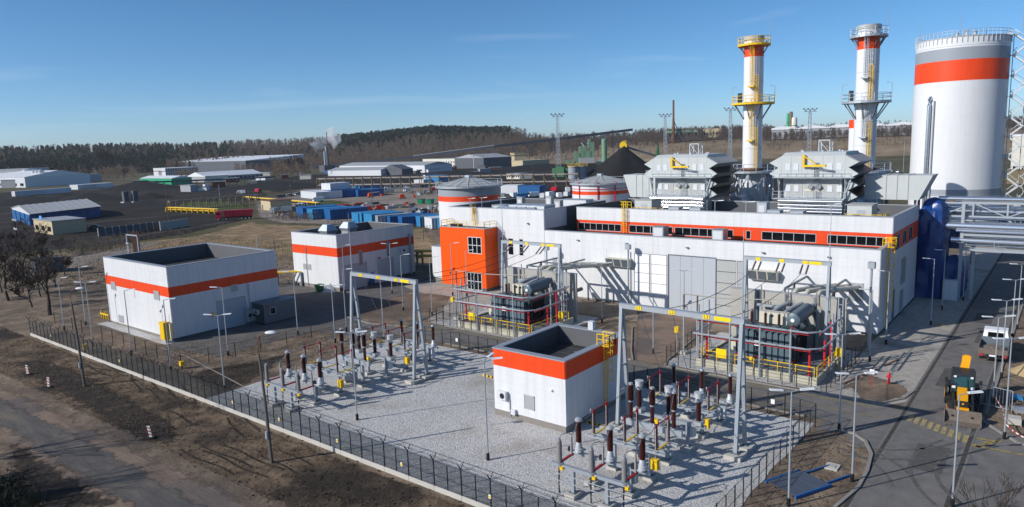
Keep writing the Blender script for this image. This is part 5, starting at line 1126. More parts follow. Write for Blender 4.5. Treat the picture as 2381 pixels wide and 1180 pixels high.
stack(132, 47.7, 42.0, 29.9, 40.3, 'yellow', 'tall white stack with orange band and yellow ring platforms')
stack(132, 28.6, 41.6, 29.0, 39.6, 'galv', 'tall white stack with orange band and grey ring platforms, nearest the big tank')
sk = thing('background_stack', 'short white stack with orange top partly hidden behind the grey-platform stack', 'chimney', (168, 38.0, 0)); Mb().lathe([(1.6, 0), (1.6, 25.2)], (0, 0, 0), 24).obj('shell', 'tank_white', sk, True); Mb().lathe([(1.62, 25.2), (1.62, 27.0), (1.2, 27.0)], (0, 0, 0), 24).obj('top_band', 'orange', sk, True)
# rear low block behind the hall
rb = thing('rear_annex', 'dark low annex behind the hall under the exhaust boxes', 'building', (115.1, 17.6, 0)); box('wall', rb, 'slate', 0, 0, 0, 16, 46.0, 11.2); box('roof', rb, 'roofing', -.02, -.05, 11.2, 16.1, 46.05, 11.4)
for k in range(5): box('skylight', rb, 'rust', 4.2, 20.0 + k * 1.35, 11.4, 5.0, 21.2 + k * 1.35, 12.0)
def casing(u, v0, v1, label):
    """exhaust heat-recovery casing: wide upper box with accordion ends, narrower lower box, walkways, pipes"""
    t = thing('exhaust_casing', label, 'machinery', (u, v0, 0)); W_ = v1 - v0; D_ = 9.0; z0, z1 = 17.9, 21.0
    prof = [(1.2, 21.0), (-.6, 20.0), (.75, 19.25), (-.6, 18.35), (.75, 17.6), (-.6, 16.7), (.75, 15.95), (-.6, 15.0), (1.2, 14.1)]
    right = [(y, z) for y, z in prof]; left = [(W_ - y, z) for y, z in prof[:5]]
    # ends: accordion prisms; body between
    m_ = Mb(); poly = right[:5] + [(1.2, z0)]; m_.loft([(0, y, z) for y, z in poly], [(D_, y, z) for y, z in poly]); m_.obj('end_hood', 'grey_clad', t)
    m_ = Mb(); poly = [(1.2, z0 - .01)] + [(.75, 17.6)] + right[5:]; m_.loft([(0, y, z) for y, z in poly], [(D_, y, z) for y, z in poly]); m_.obj('lower_end_hood', 'grey_clad', t)
    for k in (1, 3, 5, 7):           # weather fins over each fold, coloured dark for grazing shade; top one sky-lit grey
        (ya, za), (yb, zb) = prof[k], prof[k - 1]; f_ = Mb()
        f_.loft([(-.06, ya - .12, za - .03), (-.06, yb - .1, zb + .02), (-.06, yb - .1, zb + .1), (-.06, ya - .12, za + .06)], [(D_ + .1, ya - .12, za - .03), (D_ + .1, yb - .1, zb + .02), (D_ + .1, yb - .1, zb + .1), (D_ + .1, ya - .12, za + .06)]); f_.obj('shade_fin', 'grey_box' if k == 1 else 'black_metal', t)
    m_ = Mb(); poly = left + [(W_ - 1.2, z0)]; m_.loft([(0, y, z) for y, z in poly], [(D_, y, z) for y, z in poly]); m_.obj('end_hood', 'grey_clad', t)
    n = 6
    for i in range(n): a = 1.2 + (W_ - 2.4) * i / n; b = 1.2 + (W_ - 2.4) * (i + 1) / n; box('casing_panel', t, 'grey_clad', 0, a + .012, z0, .4, b - .012, z1)
    box('casing_body', t, 'grey_clad', .4, 1.2, z0, D_, W_ - 1.2, z1 - .02)
    m_ = Mb(); m_.loft([(0, 1.2, z1), (D_, 1.2, z1), (D_, W_ - 1.2, z1), (0, W_ - 1.2, z1)], [(1.2, 1.4, z1 + .5), (D_ - 1, 1.4, z1 + .5), (D_ - 1, W_ - 1.4, z1 + .5), (1.2, W_ - 1.4, z1 + .5)]); m_.obj('roof', 'grey_clad', t)
    for k in range(6): box('roof_knob', t, 'galv', 2.0 + (k % 2) * 4, 2.0 + k * 1.4, z1 + .5, 2.25 + (k % 2) * 4, 2.25 + k * 1.4, z1 + .75)
    box('lower_casing', t, 'grey_clad', .5, 1.7, 11.5, D_ - .5, W_ - 1.4, z0)
    for i in range(3): box('recess_panel', t, 'grey_box', .44, 2.0 + i * 2.6, 15.0, .5, 4.4 + i * 2.6, 17.4)
    # walkways
    for z in (17.75, 14.55):
        wk = Mb().box(-1.1, -.2 if z > 16 else 1.0, z, 0 if z > 16 else .44, W_ - .3, z + .12); wk.obj('walkway', 'galv', t); rail(t, [(-1.05, 1.0, z + .1), (-1.05, W_ - .3, z + .1)], 1.1, 1.2, 'galv', 'walkway_rail', .028)
    m_ = Mb()
    for v in (1.0, W_ - 1.0): m_.bar((-.8, v, 17.7), (.2, v, 14.8), .16); m_.bar((-.1, v, 17.7), (-.1, v, 11.5), .22)
    m_.bar((-.6, .2, 17.7), (-.6, 1.4, 14.0), .16); m_.obj('support', 'galv', t)
    # silver pipes below
    for k, z in enumerate((14.35, 13.75, 13.25, 12.8)): tube('insulated_pipe', t, 'chrome', [(-1.6, W_ - 1.4, z), (-1.6, 1.0, z)], .26 if k == 0 else .19, 12)
    pr = Mb()
    for v in (1.2, 4.0, 6.8, 9.0): pr.bar((-1.6, v, 11.9), (-1.6, v, 14.5), .12)
    pr.obj('pipe_stand', 'galv_dark', t)
    for v in (W_ * .52, W_ * .42): Mb().tube([(-.05, v, 16.4), (.45, v, 16.4)], .38, 14).obj('flange_cover', 'chrome', t, True)
    box('instrument_board', t, 'cream', .38, W_ * .36, 15.7, .44, W_ * .6, 16.0)
    m_ = Mb()
    for k in range(4): m_.bar((-.08, W_ * .42 + k * .2, 12), (-.08, W_ * .42 + k * .2, 20.0), .05)
    m_.obj('conduit', 'galv_dark', t)
    for v in (2.0, 3.3, W_ - 2.2, W_ - 3.4):
        for z in (18.9, 15.6): box('access_hatch', t, 'white2', -.05 if z > 17 else .38, v - .35, z, 0 if z > 17 else .44, v + .35, z + 1.0)
    cr_ = Mb(); cr_.bar((-.35, W_ * .60, 19.3), (-.35, W_ * .60, 21.2), .28); cr_.bar((-.35, W_ * .60, 19.5), (-1.6, W_ * .30, 19.6), .26); cr_.bar((-.35, W_ * .60, 21.0), (-1.2, W_ * .42, 19.7), .12); cr_.obj('davit_crane', 'yellow', t)
    tf = Mb()
    for (a, b) in ((5.5, W_ * .42), (5.5, W_ * .42 + 1.6), (7.1, W_ * .42), (7.1, W_ * .42 + 1.6)): tf.bar((a, b, z1), (a, b, z1 + 2.2), .12)
    for (a, b, c, d) in ((5.5, 0, 5.5, 1.6), (7.1, 0, 7.1, 1.6), (5.5, 0, 7.1, 0), (5.5, 1.6, 7.1, 1.6)): tf.bar((a, W_ * .42 + b, z1 + 2.2), (c, W_ * .42 + d, z1 + 2.2), .14); tf.bar((a, W_ * .42 + b, z1 + .3), (c, W_ * .42 + d, z1 + 2.2), .08)
    tf.obj('roof_frame', 'galv', t)
    return t
casing(111.0, 46.4, 58.3, 'grey exhaust casing with shade-darkened folded fins above the hall roof, left of the yellow-platform stack')
casing(111.0, 25.3, 36.8, 'grey exhaust casing with shade-darkened folded fins above the hall roof, between the two stacks')
def duct(name, label, u, v0, v1, z0, z1, d, slant):
    t = thing(name, label, 'duct', (u, 0, 0)); n = max(3, int(abs(v1 - v0) / 1.5))
    m_ = Mb(); a = [(0, v0, z0), (d, v0, z0), (d, v0, z1), (0, v0, z1)]; b = [(0, v1 - slant, z0), (d, v1 - slant, z0), (d, v1, z1), (0, v1, z1)]; m_.loft(a, b); m_.obj('duct', 'grey_clad', t)
    for i in range(1, n): v = v0 + (v1 - v0 - slant) * i / n; m_ = Mb().box(-.06, v - .05, z0 - .04, d + .06, v + .05, z1 + .06); m_.obj('rib', 'grey_box', t)
    lg = Mb()
    for v in (v0 + (v1 - v0) * .25, v0 + (v1 - v0) * .75): lg.bar((d * .2, v, 0), (d * .2, v, z0), .3); lg.bar((d * .8, v, 0), (d * .8, v, z0), .3)
    lg.obj('support', 'galv_dark', t); return t
duct('flue_duct', 'grey ribbed duct leaving the left casing toward the office', 114.5, 58.6, 65.0, 14.0, 18.0, 5, 1.4)
duct('flue_duct', 'long grey ribbed duct reaching from the right casing to the big tank', 114.8, 24.6, 15.9, 14.4, 17.9, 5, -1.6)
# big heat store tank
bt = thing('heat_storage_tank', 'huge white cylindrical tank with orange and grey bands and outside stair', 'tank', (203.2, 23.6, 0)); RB = 9.6
for z0, z1, mt in ((0, 8.7, 'tank_white'), (8.7, 10.3, 'tank_grey'), (10.3, 35.2, 'tank_white'), (35.2, 39.9, 'orange'), (39.9, 42.6, 'tank_grey'), (42.6, 44.9, 'tank_white')): Mb().lathe([(RB, z0), (RB, z1)], (0, 0, 0), 80, False).obj('shell_band', mt, bt, True)
Mb().lathe([(RB + .1, 44.9), (RB + .1, 45.1), (.3, 46.3)], (0, 0, 0), 60).obj('roof', 'grey_box', bt, True)
q = Mb()
for k in range(60): a = R_(k * 6); q.bar(((RB + .1) * math.cos(a), (RB + .1) * math.sin(a), 43.7), ((RB + .1) * math.cos(a), (RB + .1) * math.sin(a), 46.4), .10)
for z in (45.8, 46.4): q.tube([((RB + .1) * math.cos(R_(k * 6)), (RB + .1) * math.sin(R_(k * 6)), z) for k in range(61)], .05, 5)
q.obj('roof_rail', 'galv', bt)
dv_ = Vector((-203.2, -23.6, 0)).normalized(); sv_ = Vector((-dv_.y, dv_.x, 0))      # towards camera, and its screen-left side is -sv_
def tank_pt(ang, r): a = math.atan2(dv_.y, dv_.x) + ang; return Vector((r * math.cos(a), r * math.sin(a), 0))
p = tank_pt(-.62, RB + .55); Mb().tube([p + Vector((0, 0, z)) for z in (2, 20, 30, 31.2)] + [tank_pt(-.62, RB) + Vector((0, 0, 31.8))], .42, 14).obj('riser_pipe', 'chrome', bt, True); p = tank_pt(-.52, RB + .3); tube('riser_pipe', bt, 'galv', [p + Vector((0, 0, 2)), p + Vector((0, 0, 31))], .16, 8)
for (ang, h) in ((-1.2, 5), (-.05, 6.0), (.5, 3.5)): p = tank_pt(ang, RB - .3); tube('lightning_rod', bt, 'galv', [p + Vector((0, 0, 45)), p + Vector((0, 0, 45 + h))], [.07, .02], 5)
for (ang, r) in ((.5, 5.0), (-.3, 4.0), (.1, 7.0)): p = tank_pt(ang, r); Mb().lathe([(.35, 0), (.35, .9), (.5, 1.0), (.3, 1.3)], tuple(p + Vector((0, 0, 45.3))), 10).obj('roof_valve', 'galv', bt, True)
# zigzag stair tower on the tank's right side
st_c = tank_pt(1.42, RB + 1.9); st = Mb(); tr = Mb(); N_ = 19
for i in range(N_):
    z = 1.5 + i * 2.3; s_ = 1 if i % 2 else -1; a = st_c + tank_pt(1.42, -1.35 * s_); b = st_c + tank_pt(1.42, 1.35 * s_)
    for o in (-.6, .6): st.bar(a + dv_ * o + Vector((0, 0, z)), b + dv_ * o + Vector((0, 0, z + 2.3)), .16, .34); tr.bar(a + dv_ * o + Vector((0, 0, z + 1.1)), b + dv_ * o + Vector((0, 0, z + 3.4)), .09)
    for k in range(8): c = a.lerp(b, (k + .5) / 8) + Vector((0, 0, z + 2.3 * (k + .5) / 8)); st.box(c.x - .5, c.y - .3, c.z - .02, c.x + .5, c.y + .3, c.z + .02)
    c = b + Vector((0, 0, z + 2.3)); st.box(c.x - .8, c.y - .8, c.z - .05, c.x + .8, c.y + .8, c.z + .05)
    arc = [st_c + tank_pt(1.42, 1.5 + .9 * math.sin(t)) + dv_ * .6 + Vector((0, 0, z + 1.15 + 1.1 * math.cos(t))) for t in [math.pi * k / 6 for k in range(7)]]; tr.tube(arc, .10, 4)
st.obj('stair', 'galv_light', bt); tr.obj('stair_rail', 'galv_light', bt)
for z in range(3, 44, 2): Mb().lathe([(RB + .004, z), (RB + .012, z), (RB + .012, z + .06), (RB + .004, z + .06)], (0, 0, 0), 80, False).obj('weld_seam', 'tank_grey' if z > 40 else ('orange' if 35 < z < 40 else 'white2'), bt, True)
for s_ in (-1, 1): p = st_c + tank_pt(1.42, 1.4 * s_) - dv_ * .7; tube('stair_mast', bt, 'galv', [p, p + Vector((0, 0, 45.5))], .09, 6)
p = st_c + Vector((0, 0, 46)); tube('lightning_rod', bt, 'galv', [p, p + Vector((0, 0, 5.5))], [.08, .02], 5)
# storage tanks
def store_tank(c, r, h, band, grey, label, red=False):
    t = thing('storage_tank', label, 'tank', (c[0], c[1], 0))
    for z0, z1, mt in ((0, band[0], 'tank_white'), (band[0], band[1], 'orange'), (band[1], h, 'tank_grey' if grey else 'tank_white')): Mb().lathe([(r, z0), (r, z1)], (0, 0, 0), 48, False).obj('shell_band', mt, t, True)
    Mb().lathe([(r + .12, h - .25), (r + .12, h), (r * .5, h + 1.0), (.4, h + 1.9), (.0, h + 2.0)], (0, 0, 0), 36).obj('roof', 'grey_box', t, True)
    ring_platform(t, r, r + .7, h - .45, 'galv', 1.2, 36, 'rim_walkway', False)
    q = Mb()
    for k in range(18): a = R_(k * 20); q.bar(((r + .02) * math.cos(a), (r + .02) * math.sin(a), h + .1), (.6 * math.cos(a), .6 * math.sin(a), h + 2.0), .07)
    q.obj('roof_seam', 'galv', t); box('roof_hatch', t, 'galv', -.8, -.8, h + 1.7, .6, .6, h + 2.4)
    if red:
        for a in (2.9, 3.6, 4.2): tube('foam_pipe', t, 'red', [((r + .2) * math.cos(a), (r + .2) * math.sin(a), 1), ((r + .2) * math.cos(a), (r + .2) * math.sin(a), h + .2), ((r - .6) * math.cos(a), (r - .6) * math.sin(a), h + .5)], .14, 6)
        q = Mb().tube([((r + .15) * math.cos(R_(k * 10)), (r + .15) * math.sin(R_(k * 10)), h - 1.6) for k in range(37)], .08, 5); q.obj('ring_main', 'red', t)
store_tank((132.2, 118.8), 7.76, 14.6, (10.95, 12.2), True, 'round grey and white storage tank with orange band behind the orange tower')
store_tank((177.7, 108.5), 8.2, 12.6, (9.4, 10.4), False, 'round white storage tank with red pipework behind the office roof', True)
# pipe bridge over the main road
pb = thing('pipe_bridge', 'steel pipe bridge carrying silver insulated pipes over the main road', 'pipe bridge', (118.5, 0, 0))
for (z, r, u, v0) in ((14.4, .36, 0, 15.5), (12.55, .32, 1.2, 15.0), (10.6, .58, -.8, 14.3), (10.0, .2, -1.3, 13.0), (8.6, .42, -.9, 13.6), (11.6, .18, .3, 14.0), (13.2, .22, .9, 15.0), (12.9, .14, 1.5, 15.0), (9.75, .14, -.3, 12.5), (9.0, .2, .1, 12.5), (7.95, .16, -.5, 12.6)): tube('insulated_pipe', pb, 'chrome', [(u, v0, z), (u, -40, z)], r, 16)
m_ = Mb()
for u in (-.3, 1.8):
    for z in (13.85, 11.95): m_.bar((u, 15.2, z), (u, -40, z), .24)
    for k in range(14): v = 15.2 - k * 4; m_.bar((u, v, 13.85), (u, v, 11.95), .22); m_.bar((u, v, 13.85 if k % 2 else 11.95), (u, v - 4, 11.95 if k % 2 else 13.85), .14)
m_.obj('truss', 'galv', pb); m_ = Mb()
for z in (9.5, 7.4):
    for u in (-1.6, -.2): m_.bar((u, 12.2, z), (u, -40, z), .3)
    for k in range(13): v = 12 - k * 4; m_.bar((-1.6, v, z), (-.2, v, z), .2)
m_.obj('walkway_beams', 'galv', pb); rail(pb, [(-1.7, 12.2, 7.5), (-1.7, -30, 7.5)], 1.1, 4.0, 'galv', 'walkway_rail', .03)
for (u, v, h) in ((-.9, 12.3, 13.8), (1.6, 14.8, 13.8), (-.9, -2.0, 13.8), (1.6, -2.0, 13.8), (-.9, 14.9, 13.8), (.4, 10.9, 9.5)): box('column', pb, 'galv', u - .2, v - .2, 0, u + .2, v + .2, h)
for k, v in enumerate((13.6, 3.5)): box('pipe_shoe', pb, 'rust', -.3, v, 13.9, .3, v + .6, 14.15)
yp = thing('yellow_platform', 'yellow caged access platform on top of the pipe bridge', 'platform', (119.2, 3.0, 14.2)); box('deck', yp, 'yellow', -.8, -6, 0, .8, 2.2, .12); rail(yp, [(-.8, 2.2, .1), (-.8, -6, .1)], 1.2, 1.0); rail(yp, [(.8, 2.2, .1), (.8, -6, .1)], 1.2, 1.0); cage_ladder(yp, -.9, 1.2, -2.5, 1.2, (-1, 0), .4, 'yellow')
# second pipe run behind (far)
pr2 = thing('pipe_rack', 'distant grey pipe rack beside the foot of the big tank', 'pipe rack', (150, 0, 0)); m_ = Mb()
for z in (9, 7, 5): m_.bar((0, 22, z), (0, -40, z), .5)
for k in range(8): m_.bar((0, 22 - k * 8, 0), (0, 22 - k * 8, 9), .4)
m_.obj('frame', 'galv_dark', pr2); 
for z in (9.5, 7.5, 5.5): tube('pipe', pr2, 'chrome', [(.2, 24, z), (.2, -40, z)], .35, 10)
# blue tarpaulin wrapped equipment
def lumpy(name, label, cx, cy, prof, seed, ax=1.0, ay=1.0, cat='tarpaulin'):
    rnd = random.Random(seed); n = 26; m_ = Mb(); prof = [(r1 + (r2 - r1) * q / 3, z1 + (z2 - z1) * q / 3) for (r1, z1), (r2, z2) in zip(prof, prof[1:]) for q in range(3)] + prof[-1:]; ph = [rnd.uniform(0, 6.3) for _ in range(6)]
    for (r, z) in prof:
        for k in range(n):
            a = 2 * math.pi * k / n; f = 1 + .10 * math.sin(3 * a + ph[0] + z * .35) + .07 * math.sin(7 * a + ph[1] - z * .6) + rnd.uniform(-.07, .07)
            # squarish plan
            s_ = 1 / max(abs(math.cos(a)), abs(math.sin(a))) * .8; s_ = min(s_, 1.12)
            m_.v.append((r * ax * f * s_ * math.cos(a), r * ay * f * s_ * math.sin(a), z))
    for i in range(len(prof) - 1):
        for k in range(n): k2 = (k + 1) % n; m_.f.append((i * n + k, i * n + k2, (i + 1) * n + k2, (i + 1) * n + k))
    m_.f.append(tuple(range((len(prof) - 1) * n, len(prof) * n))); o = m_.obj(name, 'blue_tarp', None, True); o.location = (cx, cy, 0); o.data.set_sharp_from_angle(angle=R_(25)); return tag(o, label, cat)
lumpy('tarpaulin_wrap', 'tall bundle wrapped in crumpled blue tarpaulin at the hall corner', 118.2, 16.0, [(2.4, .05), (2.5, 2), (2.6, 4), (2.7, 6), (2.7, 8), (2.6, 10), (2.5, 11.5), (2.3, 12.8), (1.9, 13.8), (1.1, 14.4), (.2, 14.6)], 3, 1.0, .85)
lumpy('tarpaulin_wrap', 'low bulging blue tarpaulin bundle before the pipe bridge columns', 120.2, 13.4, [(2.2, .05), (2.5, 1.2), (2.6, 2.6), (2.5, 4), (2.1, 5.2), (1.3, 5.9), (.2, 6.1)], 5, 1.1, .75)
lumpy('tarpaulin_wrap', 'small blue tarpaulin box under the silver pipes', 122.5, 14.0, [(1.3, 6.8), (1.5, 8), (1.45, 9.4), (1.2, 10.2), (.3, 10.4)], 9)
wb = thing('white_cabinet', 'white upright cabinet standing before the blue tarpaulin', 'cabinet', (116.0, 12.3, 0)); box('body', wb, 'white2', 0, 0, .1, 1.0, 1.8, 3.0); box('plinth', wb, 'concrete', -.1, -.1, 0, 1.1, 1.9, .1); box('door', wb, 'white', -.03, .1, .3, 0, 1.7, 2.8)
# red fire hydrant and valve post at the corner
hy = thing('fire_hydrant', 'red fire hydrant on the corner earth patch', 'hydrant', (*(73.9, 12.99), 0)); Mb().lathe([(.16, 0), (.16, .1), (.1, .14), (.1, .8), (.15, .85), (.13, 1.05), (.04, 1.15)], (0, 0, 0), 10).obj('body', 'red', hy, True); Mb().tube([(0, -.22, .72), (0, .22, .72)], .07, 8).obj('outlet', 'red', hy, True)
hs_ = thing('hydrant_sign', 'small white sign on a thin red pole by the corner earth patch', 'sign', (*(71.75, 14.06), 0)); tube('pole', hs_, 'red', [(0, 0, 0), (0, 0, 1.5)], .03, 5); box('plate', hs_, 'plaque', -.02, -.2, 1.4, .02, .2, 1.85)
sp_ = thing('young_tree_stake', 'short wooden stake on the paved walk beside the hall', 'stake', (*(100.47, 12.22), 0)); tube('stake', sp_, 'timber', [(0, 0, 0), (.05, 0, 2.2)], .06, 6); Mb().lathe([(.7, 0), (.4, .12), (.05, .2)], (0, 0, .03), 10).obj('mulch', 'sand', sp_)
for i, (a, b) in enumerate(((82.5, 13.2), (78.0, 14.3), (74.5, 15.2))): kerb([(a, b + .5), (a - 3.2, b + 1.3)], w=.22, h=.1, mt='rust', step=.6)

# ---------------------------------------------------------------- vehicles and clutter on the right
def wheel(t, x, y, r, w, hub='alu', name='wheel'):
    o = Mb().tube([(x, y - w / 2, r), (x, y - w * .42, r), (x, y + w * .42, r), (x, y + w / 2, r)], [r * .9, r, r, r * .9], 20).obj(name, 'rubber', t, True)
    for s_ in (-1, 1): Mb().tube([(x, y + s_ * (w / 2 - .02), r), (x, y + s_ * (w / 2 + .015), r)], r * .52, 12).obj('rim', hub, o, True)
    return o
# backhoe loader, local +x forward
bh = thing('backhoe_loader', 'yellow backhoe loader with lowered front bucket parked on the main road', 'backhoe', (70.1, 6.55, .02), math.pi + R_(7)); bh.scale = (1.12, 1.12, 1.12)
for s_ in (-1, 1): wheel(bh, -1.1, s_ * .92, .80, .5, 'loader_yellow'); wheel(bh, 1.25, s_ * .82, .5, .36, 'loader_yellow')
m_ = Mb(); m_.box(-2.0, -.42, .55, 2.2, .42, .95); m_.obj('chassis', 'black_metal', bh)
m_ = Mb(); m_.loft([(.25, -.4, .95), (.25, .4, .95), (.25, .36, 1.85), (.25, -.36, 1.85)], [(2.25, -.34, .95), (2.25, .34, .95), (2.25, .30, 1.42), (2.25, -.30, 1.42)]); m_.obj('bonnet', 'loader_yellow', bh)
box('grille', bh, 'black_metal', 2.25, -.36, .98, 2.32, .36, 1.42); box('badge', bh, 'loader_yellow', 2.32, -.06, 1.15, 2.335, .06, 1.27); box('nose_guard', bh, 'loader_yellow', 2.2, -.4, .62, 2.42, .4, .92)
# cab
m_ = Mb(); m_.loft([(-1.55, -.78, .95), (.25, -.78, .95), (.25, .78, .95), (-1.55, .78, .95)], [(-1.55, -.8, 1.45), (.25, -.8, 1.45), (.25, .8, 1.45), (-1.55, .8, 1.45)]); m_.obj('cab_base', 'black_metal', bh)
m_ = Mb(); m_.loft([(-1.5, -.74, 1.45), (.2, -.74, 1.45), (.2, .74, 1.45), (-1.5, .74, 1.45)], [(-1.4, -.68, 2.72), (-.05, -.68, 2.72), (-.05, .68, 2.72), (-1.4, .68, 2.72)]); m_.obj('cab_glass', 'tint_glass', bh)
m_ = Mb()
for s_ in (-1, 1): m_.bar((.22, s_ * .76, 1.4), (-.03, s_ * .70, 2.75), .09); m_.bar((-.7, s_ * .77, 1.4), (-.72, s_ * .71, 2.75), .08); m_.bar((-1.52, s_ * .76, 1.4), (-1.42, s_ * .70, 2.75), .09)
m_.obj('cab_pillars', 'black_metal', bh)
box('seat', bh, 'black', -1.2, -.3, 1.3, -.6, .3, 2.0); box('side_tank', bh, 'black_metal', -.2, -.85, .5, .7, -.5, 1.1); box('side_tank', bh, 'black_metal', -.2, .5, .5, .7, .85, 1.1); box('dash', bh, 'black', -.1, -.5, 1.4, .1, .5, 1.75)
m_ = Mb(); m_.loft([(-1.6, -.82, 2.72), (.15, -.82, 2.72), (.15, .82, 2.72), (-1.6, .82, 2.72)], [(-1.5, -.72, 2.92), (.02, -.72, 2.92), (.02, .72, 2.92), (-1.5, .72, 2.92)]); m_.obj('cab_roof', 'black_metal', bh)
for s_ in (-1, 1):
    box('work_lamp', bh, 'lens', .1, s_ * .55 - .09, 2.58, .2, s_ * .55 + .09, 2.72); box('head_lamp', bh, 'lens', .3, s_ * .62 - .12, 1.78, .42, s_ * .62 + .12, 1.95)
    mo = Mb().bar((.15, s_ * .8, 2.3), (.35, s_ * 1.12, 2.35), .04); mo.box(.3, s_ * 1.12 - .1, 2.2, .36, s_ * 1.12 + .1, 2.55); mo.obj('mirror', 'black_metal', bh)
    fm = Mb(); fm.tube([(-1.9, s_ * .95, .95), (-1.75, s_ * .95, 1.5), (-1.1, s_ * .95, 1.72), (-.4, s_ * .95, 1.5), (-.2, s_ * .95, 1.05)], .05, 5); fm.box(-1.7, s_ * .72, 1.66, -.5, s_ * 1.12, 1.72); fm.obj('mudguard', 'black_metal', bh)
    ar = Mb(); ar.bar((.3, s_ * .62, 1.45), (1.7, s_ * .62, 1.2), .16, .22); ar.bar((1.7, s_ * .62, 1.2), (3.1, s_ * .62, .42), .16, .22); ar.obj('loader_arm', 'black_metal', bh); tube('lift_cylinder', bh, 'chrome', [(.6, s_ * .45, .9), (2.0, s_ * .5, 1.0)], .05, 6)
    tube('exhaust_pipe', bh, 'black_metal', [(.9, .3, 1.8), (.9, .3, 2.65)], .05, 8) if s_ > 0 else None
# bucket
m_ = Mb(); pr_ = [(2.95, .95), (3.0, .25), (3.15, .08), (3.85, .04), (3.85, .10), (3.25, .16), (3.1, .32), (3.05, .95)]
m_.loft([(x, -1.15, z) for x, z in pr_], [(x, 1.15, z) for x, z in pr_]); bu = m_.obj('bucket', 'bucket', bh)
for s_ in (-1, 1): m_ = Mb(); pl = [(2.97, .93), (3.02, .2), (3.2, .08), (3.8, .08), (3.3, .9)]; m_.loft([(x, s_ * 1.15 - .025, z) for x, z in pl], [(x, s_ * 1.15 + .025, z) for x, z in pl]); m_.obj('bucket_side', 'bucket', bu)
for k in range(8): box('tooth', bu, 'bucket', 3.83, -1.05 + k * .3 - .05, .03, 4.0, -1.05 + k * .3 + .05, .08)
# rear digging boom folded
m_ = Mb(); m_.loft([(-2.3, -.2, .9), (-1.95, -.2, .9), (-1.95, .2, .9), (-2.3, .2, .9)], [(-2.95, -.1, 3.5), (-2.4, -.1, 3.65), (-2.4, .5, 3.65), (-2.95, .5, 3.5)]); m_.obj('boom', 'loader_yellow', bh)
m_ = Mb(); m_.loft([(-2.95, .0, 3.45), (-2.4, .0, 3.75), (-2.4, .4, 3.75), (-2.95, .4, 3.45)], [(-3.2, -.4, 1.6), (-2.85, -.4, 1.55), (-2.85, -.05, 1.55), (-3.2, -.05, 1.6)]); m_.obj('dipper_arm', 'loader_yellow', bh); tube('boom_cylinder', bh, 'chrome', [(-1.95, .16, 1.3), (-2.4, .16, 2.9)], .06, 8)
m_ = Mb(); pr_ = [(-3.3, 1.5), (-2.75, 1.55), (-2.6, 1.0), (-2.9, .7), (-3.3, .8)]; m_.loft([(x, -.3, z) for x, z in pr_], [(x, .3, z) for x, z in pr_]); m_.obj('digging_bucket', 'bucket', bh)
m_ = Mb().box(-2.3, -.95, .5, -2.0, .95, .95); 
for s_ in (-1, 1): m_.box(-2.25, s_ * .85 - .1, .05, -2.05, s_ * .85 + .1, 1.3)
m_.obj('stabiliser', 'black_metal', bh)
# traffic cone
def cone(u, v, lab):
    t = thing('traffic_cone', lab, 'cone', (u, v, .02)); box('base', t, 'orange', -.2, -.2, 0, .2, .2, .04)
    for z0, z1, mt in ((.04, .2, 'orange'), (.2, .34, 'plaque'), (.34, .44, 'orange'), (.44, .56, 'plaque'), (.56, .72, 'orange')): r_ = lambda z: .16 - .17 * z; Mb().lathe([(r_(z0), z0), (r_(z1), z1)], (0, 0, 0), 12).obj('sleeve', mt, t, True)
cone(*(68.0, 7.33), 'orange and white traffic cone beside the backhoe')
# white tipper pickup seen from behind, local +x forward
pk = thing('tipper_pickup', 'white pickup with dropside bed full of rubble, seen from behind on the road', 'truck', (89.6, 5.75, .02), R_(2)); pk.scale = (1.22, 1.28, 1.22)
for x in (-1.5, 1.75):
    for s_ in (-1, 1): wheel(pk, x, s_ * .82, .36, .26)
m_ = Mb().box(-2.5, -.45, .45, 2.6, .45, .62); m_.obj('chassis', 'black_metal', pk)
m_ = Mb(); m_.loft([(.75, -.95, .55), (2.9, -.92, .5), (2.9, .92, .5), (.75, .95, .55)], [(.75, -.95, 1.25), (2.75, -.9, 1.15), (2.75, .9, 1.15), (.75, .95, 1.25)]); m_.obj('cab_body', 'white_paint', pk)
m_ = Mb(); m_.loft([(.75, -.93, 1.25), (2.6, -.88, 1.2), (2.6, .88, 1.2), (.75, .93, 1.25)], [(.85, -.82, 2.0), (2.0, -.80, 2.0), (2.0, .80, 2.0), (.85, .82, 2.0)]); m_.obj('cab_upper', 'white_paint', pk)
box('roof', pk, 'white_paint', .78, -.84, 2.0, 2.05, .84, 2.08); box('rear_window', pk, 'glass', .72, -.55, 1.42, .80, .55, 1.85)
for s_ in (-1, 1): box('side_window', pk, 'glass', 1.1, s_ * .86 - .03, 1.4, 2.1, s_ * .86 + .03, 1.8); box('mirror', pk, 'black', 2.1, s_ * 1.12 - .1, 1.3, 2.2, s_ * 1.12 + .1, 1.6)
box('bed_floor', pk, 'galv_dark', -2.6, -.98, .68, .65, .98, .78)
for s_ in (-1, 1): box('bed_side', pk, 'bucket', -2.6, s_ * 1.0 - .03, .72, .65, s_ * 1.0 + .03, 1.22)
box('tail_board', pk, 'bucket', -2.66, -.98, .72, -2.6, .98, 1.2); box('head_board', pk, 'galv_dark', .6, -.98, .72, .68, .98, 1.45); box('bumper', pk, 'black_metal', -2.75, -.9, .42, -2.6, .9, .55)
for s_ in (-1, 1): box('tail_lamp', pk, 'red', -2.72, s_ * .8 - .14, .56, -2.64, s_ * .8 + .14, .68)
box('number_plate', pk, 'plaque', -2.7, -.26, .56, -2.64, .26, .68)
rn = random.Random(4); m_ = Mb(); n = 9
